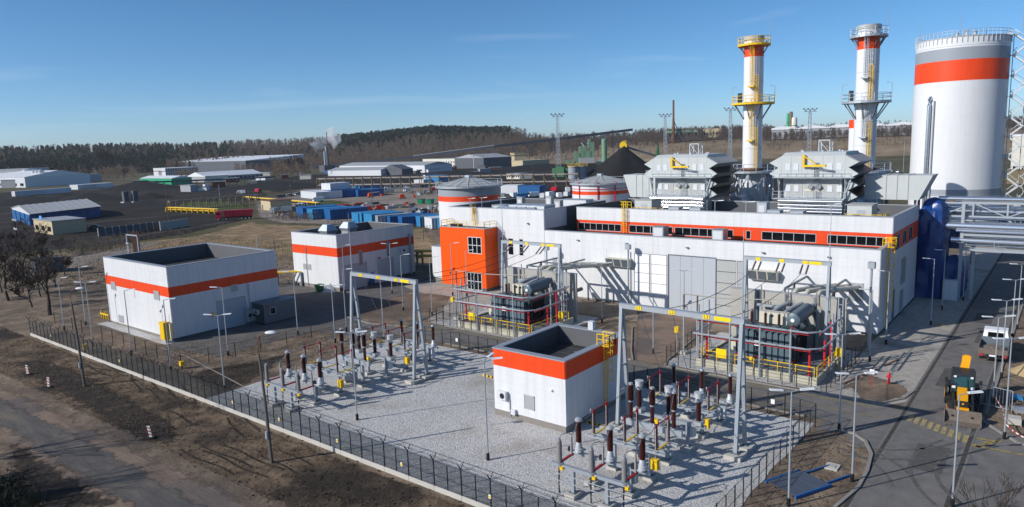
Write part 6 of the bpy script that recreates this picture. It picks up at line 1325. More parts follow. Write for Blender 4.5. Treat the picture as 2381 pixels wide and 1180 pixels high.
for i in range(n):
    for j in range(n): x = -2.3 + i * .32; y = -.75 + j * .19; m_.v.append((x, y, .8 + max(0, .42 - abs(x + 1.1) * .22 - abs(y) * .25) + rn.uniform(-.05, .08)))
for i in range(n - 1):
    for j in range(n - 1): m_.f.append((i * n + j, (i + 1) * n + j, (i + 1) * n + j + 1, i * n + j + 1))
o = m_.obj('rubble', 'bucket', pk)
# sand heap behind the pickup
def heap(name, label, c, r, h, mt, seed, cat, ell=1.0, rz=0, n=28, rings=8, z=0.0, pw=1.15, ridge=0):
    rn = random.Random(seed); m_ = Mb(); ph = [rn.uniform(0, 6.3) for _ in range(4)]
    for i in range(rings + 1):
        t_ = i / rings; zz = h * (1 - t_ ** pw) if pw > 0 else h * (1 - t_)
        for k in range(n):
            a = 2 * math.pi * k / n; f = 1 + .09 * math.sin(2 * a + ph[0]) + .06 * math.sin(5 * a + ph[1]) + rn.uniform(-.03, .03)
            m_.v.append((r * t_ * f * ell * math.cos(a) + ridge * math.cos(a) * (1 - t_) * 0, r * t_ * f * math.sin(a), max(-.02, zz + rn.uniform(-.02, .02) * h * (1 if 0 < i < rings else 0))))
    for i in range(rings):
        for k in range(n): k2 = (k + 1) % n; m_.f.append((i * n + k, (i + 1) * n + k, (i + 1) * n + k2, i * n + k2))
    o = m_.obj(name, mt, None, True); o.location = (c[0], c[1], z); o.rotation_euler = (0, 0, rz); return tag(o, label, cat)
heap('sand_heap', 'heap of yellow sand beside the white pickup', (84.5, 1.4), 2.6, 1.7, 'sand', 2, 'sand heap')
# pallets, stacked slabs and mesh fencing at the right edge
def pallet(u, v, rz, lab, load, h):
    t = thing('pallet', lab, 'pallet', (u, v, .02), rz); m_ = Mb()
    for k in range(3): m_.box(-.6, -.5 + k * .42, 0, .6, -.38 + k * .42, .1)
    m_.obj('bearers', 'timber', t); m_ = Mb()
    for k in range(5): m_.box(-.6 + k * .26, -.5, .1, -.4 + k * .26, .5, .13)
    m_.obj('boards', 'timber', t)
    for k in range(max(1, int(h / .12))): box('slab', t, load, -.52 + (k % 2) * .02, -.45, .13 + k * .12, .5, .45, .13 + (k + 1) * .12 - .012)
pallet(*(68.72, 2.71), .1, 'pallet of grey slabs next to the striped tape', 'concrete_light', .5); pallet(*(75.3, 2.98), .2, 'pallet with blue wrapped sheets at the right edge', 'blue_light', .25); pallet(*(84.21, 2.95), .0, 'pallet of pale boards beyond the sand heap', 'concrete_light', .3); pallet(*(71.93, 2.48), .3, 'pallet of dark slabs at the right edge', 'galv', .35)
mp_ = thing('mesh_barrier', 'galvanised mesh barrier leaning among the pallets', 'barrier', (*(71.54, 3.06), 0), R_(75)); m_ = Mb().bar((0, 0, 0), (0, 0, 1.9), .05).bar((2.4, 0, 0), (2.4, 0, 1.9), .05).bar((0, 0, 1.9), (2.4, 0, 1.9), .05).bar((0, 0, .2), (2.4, 0, .2), .05)
for k in range(9): m_.bar((.25 * k + .2, 0, .2), (.25 * k + .2, 0, 1.9), .014)
m_.obj('frame', 'galv', mp_)
tp = thing('barrier_tape', 'red and white barrier tape strung along the right kerb', 'tape', (0, 0, 0)); pts = [(*(73.37, 4.56), 1.0), (*(69.47, 3.58), .9), (*(66.02, 3.11), .8), (*(64.04, 1.7), .7)]
for a, b in zip(pts, pts[1:]):
    s_ = sag(a, b, .12, 8)
    for k, (p, q) in enumerate(zip(s_, s_[1:])): Mb().bar(p, q, .012, .09).obj('tape_strip', 'red' if k % 2 else 'plaque', tp)
# blue steel shutter panel lying on the island
bp = thing('shutter_frame', 'blue-framed grey steel panel lying on the earth at the bottom right', 'panel', (*(48.14, 13.78), .05), R_(-25)); W_, L_ = 2.6, 3.2
box('sheet', bp, 'panel_slate', -L_ / 2, -W_ / 2, .12, L_ / 2, W_ / 2, .18)
for y in (-1, 1): box('long_beam', bp, 'blue_steel', -L_ / 2 - .1, y * W_ / 2 - .07, 0, L_ / 2 + .1, y * W_ / 2 + .07, .22)
for k in range(4): box('rib', bp, 'panel_slate', -L_ / 2 + k * L_ / 3 - .03, -W_ / 2 + .08, .18, -L_ / 2 + k * L_ / 3 + .03, W_ / 2 - .08, .20)
for y in (-.9, .9): box('arm', bp, 'blue_steel', L_ / 2 + .1, y - .05, .02, L_ / 2 + 2.6, y + .05, .14)
# white and red marker boards on the verge
for i, ((px, py), lab, tilt) in enumerate((((352, 1020), 'leaning red and white marker board on the verge, nearest the camera', -.16), ((113, 902), 'red and white marker board at the left of the dirt road', .06), ((65, 872), 'red and white marker board farthest left on the dirt road', -.05))):
    g_ = ((25.78, 61.27), (25.84, 84.87), (26.23, 92.21))[i]
    t = thing('marker_board', lab, 'road marker', (g_[0], g_[1], 0), R_(35)); t.rotation_euler = (tilt, 0, R_(35))
    box('board', t, 'plaque', -.02, -.13, .15, .02, .13, 1.15); box('foot', t, 'rubber', -.25, -.35, 0, .25, .35, .12)
    for k in range(3): m_ = Mb(); z = .25 + k * .3; m_.loft([(-.026, -.13, z), (-.026, .13, z + .12), (-.026, .13, z + .24), (-.026, -.13, z + .12)], [(-.021, -.13, z), (-.021, .13, z + .12), (-.021, .13, z + .24), (-.021, -.13, z + .12)]); m_.obj('stripe', 'red', t)
# yellow utility boxes on the left plot
for (p, h, lab) in (((33.76, 95.98), 1.2, 'yellow valve box inside the fence left of the white block'), ((37.39, 78.79), .9, 'short yellow marker post before the left white block')):
    t = thing('valve_post', lab, 'post', (p[0], p[1], 0)); tube('post', t, 'black_metal', [(0, 0, 0), (0, 0, h * .5)], .06, 6); box('box', t, 'yellow', -.2, -.25, h * .4, .2, .25, h)
gs = thing('gas_regulator', 'cluster of yellow gas pipes and valves left of the white block', 'pipework', (*(43.42, 114.24), 0)); 
for k in range(4): tube('riser', gs, 'yellow', [(0, -1.2 + k * .8, 0), (0, -1.2 + k * .8, .9 + .3 * (k % 2))], .1, 8)
tube('header', gs, 'yellow', [(0, -1.4, .7), (0, 1.5, .7)], .12, 8)
# green bin and covered pallets by building two
gb = thing('wheelie_bin', 'green wheeled waste bin by the block with hooded vents', 'bin', (*(73.53, 101.99), 0)); m_ = Mb(); m_.loft([(-.5, -.5, .12), (.5, -.5, .12), (.5, .5, .12), (-.5, .5, .12)], [(-.62, -.6, 1.15), (.62, -.6, 1.15), (.62, .6, 1.15), (-.62, .6, 1.15)]); m_.obj('body', 'green_dark', gb); box('lid', gb, 'green_dark', -.66, -.64, 1.15, .66, .64, 1.25)
for s_ in (-1, 1): wheel(gb, s_ * .4, .5, .1, .06)
cv = heap('covered_stack', 'grey tarpaulin-covered pile beside the green bin', (75.06, 100.76), 1.5, 1.3, 'galv', 6, 'covered pile', 1.3)

# ---------------------------------------------------------------- middle distance
def V2(p): return Vector((p[0], p[1], 0))
def frame_on(a, b, away=True):
    """local frame with +x along a->b and +y pointing away from the camera; returns (origin, rz, length)"""
    a, b = V2(a), V2(b); d = b - a
    if Vector((-d.y, d.x, 0)).dot(a) < 0: a, b = b, a; d = -d
    return a, math.atan2(d.y, d.x), d.length
def hut(name, label, cat, a, b, depth, h, wall='white2', roof='roof_grey', kind='flat', rise=1.5, wins=None, z=0.0, band=None, over=.25, winm='glass', door=None, side_wins=0):
    """building standing on the ground line a-b, running back by depth; parts: wall, roof, band, window, door"""
    o, rz, L_ = frame_on(a, b); t = thing(name, label, cat, (o.x, o.y, z), rz)
    box('wall', t, wall, 0, 0, 0, L_, depth, h)
    if kind == 'flat': box('roof', t, roof, -over, -over, h, L_ + over, depth + over, h + max(.2, h * .05))
    elif kind == 'gable_x': m_ = Mb(); m_.loft([(-over, -over, h), (-over, depth + over, h), (-over, depth / 2, h + rise)], [(L_ + over, -over, h), (L_ + over, depth + over, h), (L_ + over, depth / 2, h + rise)]); m_.obj('roof', roof, t)
    elif kind == 'gable_y': m_ = Mb(); m_.loft([(-over, -over, h), (L_ + over, -over, h), (L_ / 2, -over, h + rise)], [(-over, depth + over, h), (L_ + over, depth + over, h), (L_ / 2, depth + over, h + rise)]); m_.obj('roof', roof, t)
    elif kind == 'shed': m_ = Mb(); m_.loft([(-over, -over, h), (-over, depth + over, h), (-over, depth + over, h + rise), (-over, -over, h + .2)], [(L_ + over, -over, h), (L_ + over, depth + over, h), (L_ + over, depth + over, h + rise), (L_ + over, -over, h + .2)]); m_.obj('roof', roof, t)
    if band: box('band', t, band[2], -.06, -.06, band[0], L_ + .06, depth + .06, band[1])
    if wins:
        nc, rows_ = wins
        for (z0, z1) in rows_:
            w = L_ / nc
            for i in range(nc): wi = box('window', t, winm, i * w + w * .25, -.08, z0, i * w + w * .75, .02, z1)
            for i in range(side_wins): w2 = depth / side_wins; box('window', t, winm, -.08, i * w2 + w2 * .25, z0, .02, i * w2 + w2 * .75, z1)
    if door: box('door', t, door[3], door[0], -.1, 0, door[1], .01, door[2])
    return t
# white and blue storage tent
tt = thing('storage_tent', 'long storage tent with pale roof and blue side walls', 'tent', (*(95.3, 308.1), 0)); d1 = V2((125.15, 320.85)) - V2((95.3, 308.1)); d2 = V2((104.23, 357.42)) - V2((95.3, 308.1)); hw = 4.4; hr = 6.26
P3 = lambda s_, q, z: tuple(d1 * s_ + d2 * q + Vector((0, 0, z)))
m_ = Mb()
for k in range(10): m_.loft([P3(k / 10 + .004, 0, 0), P3((k + 1) / 10 - .004, 0, 0), P3((k + 1) / 10 - .004, .03, 0), P3(k / 10 + .004, .03, 0)], [P3(k / 10 + .004, 0, hw), P3((k + 1) / 10 - .004, 0, hw), P3((k + 1) / 10 - .004, .03, hw), P3(k / 10 + .004, .03, hw)]); m_.obj('side_panel', 'tent_blue', tt); m_ = Mb()
m_ = Mb(); m_.loft([P3(0, .98, 0), P3(1, .98, 0), P3(1, 1, 0), P3(0, 1, 0)], [P3(0, .98, hw), P3(1, .98, hw), P3(1, 1, hw), P3(0, 1, hw)]); m_.obj('side_panel', 'tent_blue', tt)
for k in range(4): m_ = Mb(); m_.loft([P3(-.004, k / 4 + .02, 0), P3(-.004, (k + 1) / 4 - .02, 0), P3(.01, (k + 1) / 4 - .02, 0), P3(.01, k / 4 + .02, 0)], [P3(-.004, k / 4 + .02, hw * .9), P3(-.004, (k + 1) / 4 - .02, hw * .9), P3(.01, (k + 1) / 4 - .02, hw * .9), P3(.01, k / 4 + .02, hw * .9)]); m_.obj('gable_panel', 'blue_steel', tt)
m_ = Mb(); m_.loft([P3(0, 0, hw * .9), P3(0, 1, hw * .9), P3(0, 1, hw), P3(0, .5, hr), P3(0, 0, hw)], [P3(.01, 0, hw * .9), P3(.01, 1, hw * .9), P3(.01, 1, hw), P3(.01, .5, hr), P3(.01, 0, hw)]); m_.obj('gable_top', 'white2', tt)
m_ = Mb(); m_.loft([P3(-.01, -.04, hw), P3(-.01, .5, hr), P3(-.01, 1.04, hw), P3(-.01, .5, hr + .3)], [P3(1.01, -.04, hw), P3(1.01, .5, hr), P3(1.01, 1.04, hw), P3(1.01, .5, hr + .3)]); m_.obj('roof', 'tent_roof', tt)
for k in range(11): m_ = Mb(); m_.tube([P3(k / 10, -.045, hw), P3(k / 10, .5, hr + .33), P3(k / 10, 1.045, hw)], .12, 4); m_.obj('roof_rib', 'roof_grey', tt)
gd = hut('gate_house', 'cream gate house with blue roof sign before the blue tent', 'building', (87.01, 278.42), (86.39, 260.13), 10, 4.37, 'tan_wall', 'roof_grey', wins=(3, [(1.0, 2.6)])); 
bs = thing('roof_sign', 'bright blue signboard on the gate house roof', 'sign', (*(87.78, 273.69), 3.66)); box('board', bs, 'blue_sign', -.1, -1.0, .3, .1, 1.0, 2.0); box('stand', bs, 'galv_dark', -.05, -.8, 0, .05, .8, .3)
fm_ = thing('floodlight_pole', 'pole with clustered white floodlights at the left edge', 'floodlight', (*(60.92, 207.93), 0)); hF = 9.61; tube('pole', fm_, 'black_metal', [(0, 0, 0), (0, 0, hF)], .14, 6)
for k in range(6): box('floodlight', fm_, 'lens', -.2, -1.3 + (k % 3) * 1.0, hF - .3 - 2.2 * (k // 3), .2, -.8 + (k % 3) * 1.0, hF + .2 - 2.2 * (k // 3))
m_ = Mb().bar((0, -1.5, hF - .1), (0, 1.5, hF - .1), .1).bar((0, -1.5, hF - 2.3), (0, 1.5, hF - 2.3), .1); m_.obj('cross_arm', 'black_metal', fm_)
def wall_run(label, a, b, h, mt, n, name='concrete_fence'):
    o, rz, L_ = frame_on(a, b); t = thing(name, label, 'wall', (o.x, o.y, 0), rz)
    for i in range(n): box('panel', t, mt, i * L_ / n + .03, 0, 0, (i + 1) * L_ / n - .03, .15, h)
    for i in range(n + 1): box('post', t, 'concrete', i * L_ / n - .12, -.08, 0, i * L_ / n + .12, .23, h + .1)
wall_run('dull grey panel wall before the coal yard', (91.56, 238.14), (111.22, 239.54), 2.6, 'slate', 9); wall_run('pale ribbed panel wall at the edge of the dry field', (109.36, 235.02), (120.61, 239.1), 2.8, 'concrete', 6)
rg = thing('rusty_frame', 'grey steel frame with rust-red bars and a white bent pipe behind the left block', 'frame', (*(63.92, 152.52), 0)); hR = 8.46; L3 = (V2((68.75, 151.88)) - V2((63.92, 152.52))).length; m_ = Mb().bar((0, 0, 0), (0, 0, hR), .25).bar((0, -L3, 0), (0, -L3, hR), .25).bar((0, 0, hR), (0, -L3, hR), .25); m_.obj('frame', 'steel_blue', rg)
for k in range(11): tube('rusty_bar', rg, 'rust', [(.6, -L3 * .2 - k * L3 * .065, 0), (.6, -L3 * .2 - k * L3 * .065, hR + .3 + .35 * (k % 3))], .06, 5)
tube('bent_pipe', rg, 'white2', [(-.4, -.4, hR * .8), (-.4, -L3 * .35, hR * .8), (-.4, -.6, hR * .35)], .14, 6); tube('yellow_pipe', rg, 'yellow', [(-.3, -.5, hR * .25), (-.3, -L3 * .5, hR * .25), (-.3, -L3 * .5, hR * .6)], .12, 6)
# shipping containers
def container(a, b, depth, h, mt, label, name='shipping_container', group='containers in the storage yard'):
    o, rz, L_ = frame_on(a, b); t = thing(name, label, 'container', (o.x, o.y, .06), rz, group); n = max(4, int(L_ / .6)); m_ = Mb()
    for i in range(n): m_.box(i * L_ / n, -.05 if i % 2 else 0, .15, (i + 1) * L_ / n, depth * .5, h)
    m_.obj('front_wall', mt, t); n = max(4, int(depth / .6)); m_ = Mb()
    for i in range(n): m_.box(-.05 if i % 2 else 0, max(.02, i * depth / n), .15, L_ + (.05 if i % 2 else 0), (i + 1) * depth / n, h - .02)
    m_.obj('body', mt, t); box('roof', t, mt, -.08, -.08, h, L_ + .08, depth + .08, h + .12); box('skid', t, 'black_metal', .1, .1, 0, L_ - .1, depth - .1, .15); return t
CT = [((156.25, 227.29), (153.18, 218.7), 14, 3.8, 'blue_steel', 'dark blue container at the left of the blue row'), ((155.34, 221.21), (152.59, 212.28), 14, 3.59, 'blue_light', 'bright blue container beside the darkest blue one'),
 ((156.92, 212.87), (154.17, 204.31), 14, 3.53, 'blue_steel', 'blue container standing alone left of the long blue row'), ((150.62, 188.22), (147.96, 181.69), 11, 3.55, 'blue_light', 'first pale blue container of the long row'), ((148.83, 182.75), (147.56, 179.5), 11, 3.78, 'blue_light', 'second pale blue container of the long row'),
 ((148.48, 180.4), (146.4, 173.13), 11, 3.73, 'blue_light', 'third container of the long row, brightest blue'), ((148.2, 174.81), (146.37, 170.24), 11, 3.42, 'galv', 'grey container in the long blue row'), ((150.38, 172.58), (147.94, 166.43), 12, 3.13, 'blue_steel', 'dark blue container right of the grey one'), ((151.15, 167.59), (148.67, 161.77), 12, 3.1, 'blue_steel', 'dark blue container with a pale notice in the long row'),
 ((153.49, 161.86), (150.97, 156.22), 11, 3.07, 'blue_light', 'light blue container near the storage tank'), ((150.68, 154.08), (148.36, 148.67), 6, 3.24, 'white2', 'white container between two light blue ones'), ((151.7, 151.62), (149.2, 146.66), 6, 3.23, 'blue_light', 'last light blue container, against the storage tank'),
 ((224.21, 320.96), (218.56, 299.92), 14, 3.55, 'white2', 'white cabin with windows at the left of the storage yard'), ((232.05, 313.05), (226.99, 299.15), 16, 3.82, 'blue_steel', 'blue cabin under the tall white cabin'), ((242.97, 304.94), (237.63, 290.67), 14, 3.41, 'blue_steel', 'blue container left of the orange lifts'), ((263.82, 326.64), (259.52, 315.36), 12, 4.15, 'blue_light', 'small blue cabin behind the blue container'),
 ((340.22, 344.86), (341.55, 334.03), 10, 5.19, 'blue_light', 'bright blue cabin beside the storage tank rim'), ((268.51, 209.6), (271.03, 198.92), 8, 4.3, 'blue_steel', 'blue cabin row behind the office roof'), ((273.46, 224.58), (275.49, 215.56), 8, 4.26, 'white2', 'white cabin behind the office roof'), ((227.42, 636.17), (229.44, 625.35), 30, 3.79, 'white2', 'white trailer box beyond the coal heaps'), ((169.79, 577.9), (170.72, 574.15), 40, 3.57, 'white2', 'long white trailer at the far left of the coal yard'),
 ((56.38, 171.89), (58.72, 173.04), 6, 2.94, 'slate', 'grey-blue container half hidden by the bare tree'), ((330.93, 346.42), (331.98, 338.55), 8, 3.14, 'white2', 'small white cabin behind the parked cars')]
for a, b, dp, h, mt, lab in CT: container(a, b, dp, h, mt, lab)
cw = container((229.8, 310.4), (229.1, 301.9), 12, 3.4, 'white2', 'tall white cabin stacked on a blue one'); cw.location.z = 3.82 + .15
# small box buildings
hut('brick_hut', 'yellow-brown brick hut with flat roof in the storage yard', 'building', (171.97, 275.42), (169.6, 264.64), 9, 4.05, 'tan_wall', 'rust', door=(1.0, 2.2, 2.2, 'brown_wall'))
hut('green_shed', 'bright green shed with white roof beyond the coal heaps', 'building', (290.2, 653.14), (291.81, 598.31), 18, 5.58, 'green', 'roof_white', 'gable_x', 2.0)
hut('long_shed', 'long low white-roofed shed behind the green shed', 'building', (331.43, 616.69), (392.53, 620.96), 30, 4.79, 'roof_grey', 'roof_white', 'gable_x', 4, wins=(14, [(1.5, 3.5)]))
hut('shed_gable', 'cream gable end building before the long white shed', 'building', (341.04, 652.53), (331.43, 616.69), 20, 5.52, 'offwhite', 'roof_white', 'gable_y', 1.5, wins=(3, [(1.5, 3)]))
hut('factory_office', 'white factory office with red window bands', 'building', (407.9, 848.94), (445.98, 844.57), 40, 9.83, 'white2', 'roof_white', wins=(14, [(3.0, 5.0), (7.5, 9.5)]), band=(6.3, 7.2, 'brick'))
hut('factory_hall', 'large dark factory hall with white roof behind the red-banded office', 'building', (545.07, 1113.06), (532.36, 880.87), 90, 14.83, 'slate', 'roof_white', 'shed', 6)
hut('dairy_block', 'grey block with silver silos at the far left', 'building', (255.35, 815.12), (280.28, 832.52), 40, 16.02, 'roof_grey', 'roof_grey')
for k, lab in enumerate(('first silver silo before the grey block', 'second silver silo before the grey block', 'third silver silo before the grey block', 'broad silver silo left of the grey block')):
    c = ((248.43, 775.27), (249.34, 769.26), (250.25, 763.31), (255.35, 815.12))[k]; t = thing('steel_silo', lab, 'silo', (c[0], c[1], 0)); r_ = 2.6 if k < 3 else 4.2; h = 16.21 if k < 3 else 16.98; Mb().lathe([(r_, 0), (r_, h - 1.5), (r_ * .3, h)], (0, 0, 0), 16).obj('shell', 'alu', t, True); Mb().lathe([(r_ + .06, h * .5), (r_ + .06, h * .52)], (0, 0, 0), 16).obj('hoop', 'galv', t)
hut('dairy_hall', 'wide white low hall at the far left edge', 'building', (218.35, 847.02), (233.55, 755.02), 60, 9.63, 'white2', 'roof_white', 'gable_x', 5, wins=(8, [(1.5, 4)]))
hut('grey_hall', 'grey hall with a red door left of the tall poplars', 'building', (303.21, 820.69), (331.96, 837.56), 40, 7.81, 'roof_grey', 'roof_grey', door=(10, 15, 9, 'brick')); hut('white_hall', 'row of white trailers and sheds right of the silos', 'building', (303.25, 892.53), (308.91, 837.11), 20, 6.09, 'white2', 'roof_white', wins=(9, [(1.2, 3.2)])); hut('grey_block', 'grey block with red door below the silos', 'building', (238.28, 762.34), (266.08, 785.24), 25, 7.29, 'roof_grey', 'roof_grey', door=(22, 26, 8, 'brick'))
hut('long_warehouse', 'long white warehouse behind the parked cars', 'building', (500.16, 640.63), (486.27, 493.32), 35, 7.55, 'white2', 'roof_grey', 'gable_x', 3, wins=(9, [(2.0, 3.4)])); hut('front_warehouse', 'lower white warehouse with rounded pipe in front', 'building', (431.74, 571.18), (440.24, 504.03), 24, 5.32, 'white2', 'roof_grey', 'gable_x', 2.5); hut('grey_gable', 'dark grey gabled front between the white warehouses', 'building', (447.59, 513.01), (447.73, 483.8), 14, 5.54, 'slate', 'slate', 'gable_y', 4); hut('slate_box', 'dark slate box shed at the end of the long warehouse', 'building', (522.04, 529.47), (549.86, 530.4), 30, 7.71, 'slate', 'slate')
hut('yellow_office', 'long pale yellow two-storey office below the conveyor', 'building', (599.45, 610.62), (599.95, 530.62), 40, 10.96, 'offwhite', 'slate', wins=(20, [(2.0, 3.8), (6.0, 7.8)]), winm='slate'); hut('office_wing', 'taller pale wing with big windows at the end of the yellow office', 'building', (588.25, 520.3), (597.75, 514.13), 40, 12.83, 'offwhite', 'slate', wins=(4, [(2.5, 9.0)]), winm='slate'); hut('dark_hangar', 'dark hangar with grey roof right of the yellow office', 'building', (586.27, 504.28), (627.23, 498.11), 50, 11.29, 'slate', 'roof_grey', 'gable_x', 4)
hut('coal_bunker', 'tan stepped coal building beside the dark hangar', 'building', (570.43, 453.09), (568.62, 437.31), 40, 7.79, 'tan_wall', 'tan_wall'); hut('coal_tower', 'upper tan tower of the coal building with dark side', 'building', (639.09, 503.13), (648.65, 493.79), 40, 14.43, 'tan_wall', 'brown_wall', band=(11, 13, 'brown_wall')); hut('white_tank_house', 'small white square block above the coal yard', 'building', (1116.66, 835.72), (1145.84, 843.66), 14, 12.8, 'white2', 'roof_white')
hut('yard_cabin', 'low pale cabin with many windows before the dark coal', 'building', (396.93, 320.31), (397.63, 309.16), 12, 3.66, 'offwhite', 'roof_grey', wins=(6, [(1.2, 2.6)])); hut('yard_cabin', 'low grey cabin beside the many-windowed cabin', 'building', (397.63, 309.16), (403.31, 302.39), 10, 3.01, 'roof_grey', 'roof_grey'); hut('brick_substation', 'pale brick hut on the green bank behind the flood mast', 'building', (777.58, 501.29), (787.94, 488.29), 22, 7.59, 'offwhite', 'brown_wall', wins=(3, [(3, 6)]))
wt = thing('teal_machine', 'teal conveyor machine by the foot of the flood mast', 'machinery', (*(409.37, 288.09), 0)); box('hopper', wt, 'green_dark', 0, -9, 1, 5, 1, 7); m_ = Mb().bar((2, -22, 3), (2, -2, 8), 1.6); m_.obj('boom', 'green_dark', wt)
for k, lab in enumerate(('left grey silo with yellow rail', 'right grey silo with yellow rail')):
    c = ((400.39, 265.21), (405.6, 262.07))[k]; t = thing('twin_silo', lab, 'silo', (c[0], c[1], 0)); h = 8.33; Mb().lathe([(3.6, 0), (3.6, h), (3.0, h + .5)], (0, 0, 0), 18).obj('shell', 'tank_grey', t, True); ring_platform(t, 3.4, 4.1, h, 'yellow', 1.6, 16, 'top_platform', False)
# vehicles in the distance
def car(p, rz, mt, lab, grp, s_=1.0):
    t = thing('parked_car', lab, 'car', (p[0], p[1], .06), rz, grp)
    inst('body', shared(('carb', mt), lambda: Mb().loft([(-2.1, -.85, .3), (2.1, -.85, .3), (2.1, .85, .3), (-2.1, .85, .3)], [(-2.05, -.82, .9), (2.0, -.82, .8), (2.0, .82, .8), (-2.05, .82, .9)]).mesh('body', mt)), t); inst('cabin', shared('carc', lambda: Mb().loft([(-1.9, -.78, .88), (.9, -.78, .82), (.9, .78, .82), (-1.9, .78, .88)], [(-1.5, -.65, 1.4), (.2, -.65, 1.42), (.2, .65, 1.42), (-1.5, .65, 1.4)]).mesh('cabin', 'glass')), t); inst('roof', shared(('carr', mt), lambda: Mb().box(-1.45, -.66, 1.41, .18, .66, 1.46).mesh('roof', mt)), t)
    inst('wheels', shared('carw', lambda: (lambda m_: [m_.tube([(x, y - .1, .32), (x, y + .1, .32)], .32, 10) for x in (-1.3, 1.3) for y in (-.8, .8)] and m_)(Mb()).mesh('wheels', 'rubber')), t)
rn = random.Random(12); CM = ['white_paint', 'car_silver', 'car_dark', 'car_blue', 'car_silver', 'white_paint', 'car_dark']
lot0, lot1 = V2((287.51, 355.75)), V2((307.32, 308.73))
for k in range(44):
    row = k // 22; q = lot0.lerp(lot1, (k % 22) / 21) + (lot0.normalized() * (row * 14 + rn.uniform(-.6, .6))); cm = CM[rn.randrange(7)]; car((q.x, q.y), 1.0 + rn.uniform(-.1, .1), cm, {'white_paint': 'white', 'car_silver': 'silver', 'car_dark': 'black', 'car_blue': 'blue'}[cm] + ' car, ' + ORD[k % 22] + ' from the left in the %s row of the packed lot' % ('front', 'back')[row], 'cars in the packed lot')
for k in range(7): q = V2((223.11, 336.85)).lerp(V2((242.58, 346.99)), k / 6) + Vector((rn.uniform(-2, 2), 0, 0)); car((q.x, q.y), .2, ('car_dark', 'car_blue', 'car_dark', 'white_paint', 'car_silver', 'car_blue', 'car_dark')[k], ORD[k] + ' parked car from the left in the row by the white cabin', 'cars left of the white cabin')
car((101.58, 265.57), -.5, 'car_dark', 'dark car parked between gate house and panel wall', None)
for k in range(5): car(((604.29, 165.39), (478.71, 90.68), (489.06, 89.57), (478.45, 84.13), (517.97, 101.26))[k], rn.uniform(-.5, .5), ('white_paint', 'white_paint', 'car_silver', 'white_paint', 'car_silver')[k], ORD[k] + ' listed pale car beyond the stacks, left of the big tank', 'cars behind the stacks')
# red tipper truck
tk = thing('tipper_lorry', 'crimson tipper lorry parked at the edge of the dry field', 'truck', (*(140.53, 243.77), .05)); dirT = (V2((137.64, 251.32)) - V2((146.87, 243.78))).normalized(); tk.rotation_euler = (0, 0, math.atan2(dirT.y, dirT.x)); 
m_ = Mb(); m_.loft([(-6.6, -1.2, 1.3), (3.0, -1.2, 1.3), (3.0, 1.2, 1.3), (-6.6, 1.2, 1.3)], [(-7.0, -1.25, 3.7), (3.2, -1.25, 3.7), (3.2, 1.25, 3.7), (-7.0, 1.25, 3.7)]); m_.obj('tipper_body', 'red_paint', tk)
for k in range(9): 
    for s_ in (-1, 1): box('side_rib', tk, 'red_paint', -6.4 + k * 1.15, s_ * 1.29 - .05, 1.35, -6.25 + k * 1.15, s_ * 1.29 + .05, 3.65)
m_ = Mb(); m_.loft([(4.0, -1.2, .8), (6.2, -1.2, .8), (6.2, 1.2, .8), (4.0, 1.2, .8)], [(4.0, -1.2, 3.6), (5.9, -1.15, 3.5), (5.9, 1.15, 3.5), (4.0, 1.2, 3.6)]); m_.obj('cab', 'red_paint', tk); box('windscreen', tk, 'glass', 5.98, -1.0, 2.1, 6.1, 1.0, 3.1); box('side_window', tk, 'glass', 4.7, -1.24, 2.2, 5.7, -1.16, 3.0); box('side_window', tk, 'glass', 4.7, 1.16, 2.2, 5.7, 1.24, 3.0); box('chassis', tk, 'black_metal', -6.5, -.5, .8, 6.0, .5, 1.25)
for x in (-5.6, -4.3, -3.0, 2.4, 5.2):
    for s_ in (-1, 1): wheel(tk, x, s_ * 1.0, .52, .35)
# boom lifts and skips
def lift(p, rz, lab, up):
    t = thing('boom_lift', lab, 'lift', (p[0], p[1], .06), rz); box('chassis', t, 'orange', -1.4, -1.0, .5, 1.4, 1.0, 1.1); box('turntable', t, 'orange', -1.2, -.9, 1.1, .9, .9, 2.2)
    for x in (-1.0, 1.0):
        for s_ in (-1, 1): wheel(t, x, s_ * 1.0, .45, .35)
    m_ = Mb().bar((-.9, 0, 2.2), (4.6, 0, 2.3 + up), .4); m_.obj('boom', 'cream', t); m_ = Mb().bar((4.6, 0, 2.3 + up), (5.6, 0, 1.2), .3); m_.obj('jib', 'orange', t); box('basket', t, 'orange', 5.3, -.9, .4, 6.3, .9, 1.5)
lift((235.72, 255.34), -.6, 'orange boom lift with cream boom in the storage yard', 1.2); lift((237.34, 280.57), -.4, 'orange lift beside the grey shed box', .3); lift((182.14, 216.87), -.5, 'orange lift parked behind the long blue row', .2); lift((186.12, 215.87), 2.6, 'second orange lift behind the long blue row', .1)
for k in range(2):
    c = ((217.87, 224.13), (217.44, 218.15))[k]; t = thing('waste_skip', ('left green waste skip in the storage yard', 'right green waste skip in the storage yard')[k], 'skip', (c[0], c[1], .06), .4); m_ = Mb(); m_.loft([(-1.6, -1, .1), (1.6, -1, .1), (1.6, 1, .1), (-1.6, 1, .1)], [(-2.3, -1.1, 1.9), (2.3, -1.1, 1.9), (2.3, 1.1, 1.9), (-2.3, 1.1, 1.9)]); m_.obj('tub', 'green', t); box('rim', t, 'green_dark', -2.4, -1.2, 1.9, 2.4, 1.2, 2.0)
JM = ['timber', 'galv', 'blue_light', 'rust', 'white2', 'slate', 'cream', 'black_metal']
MQ = []
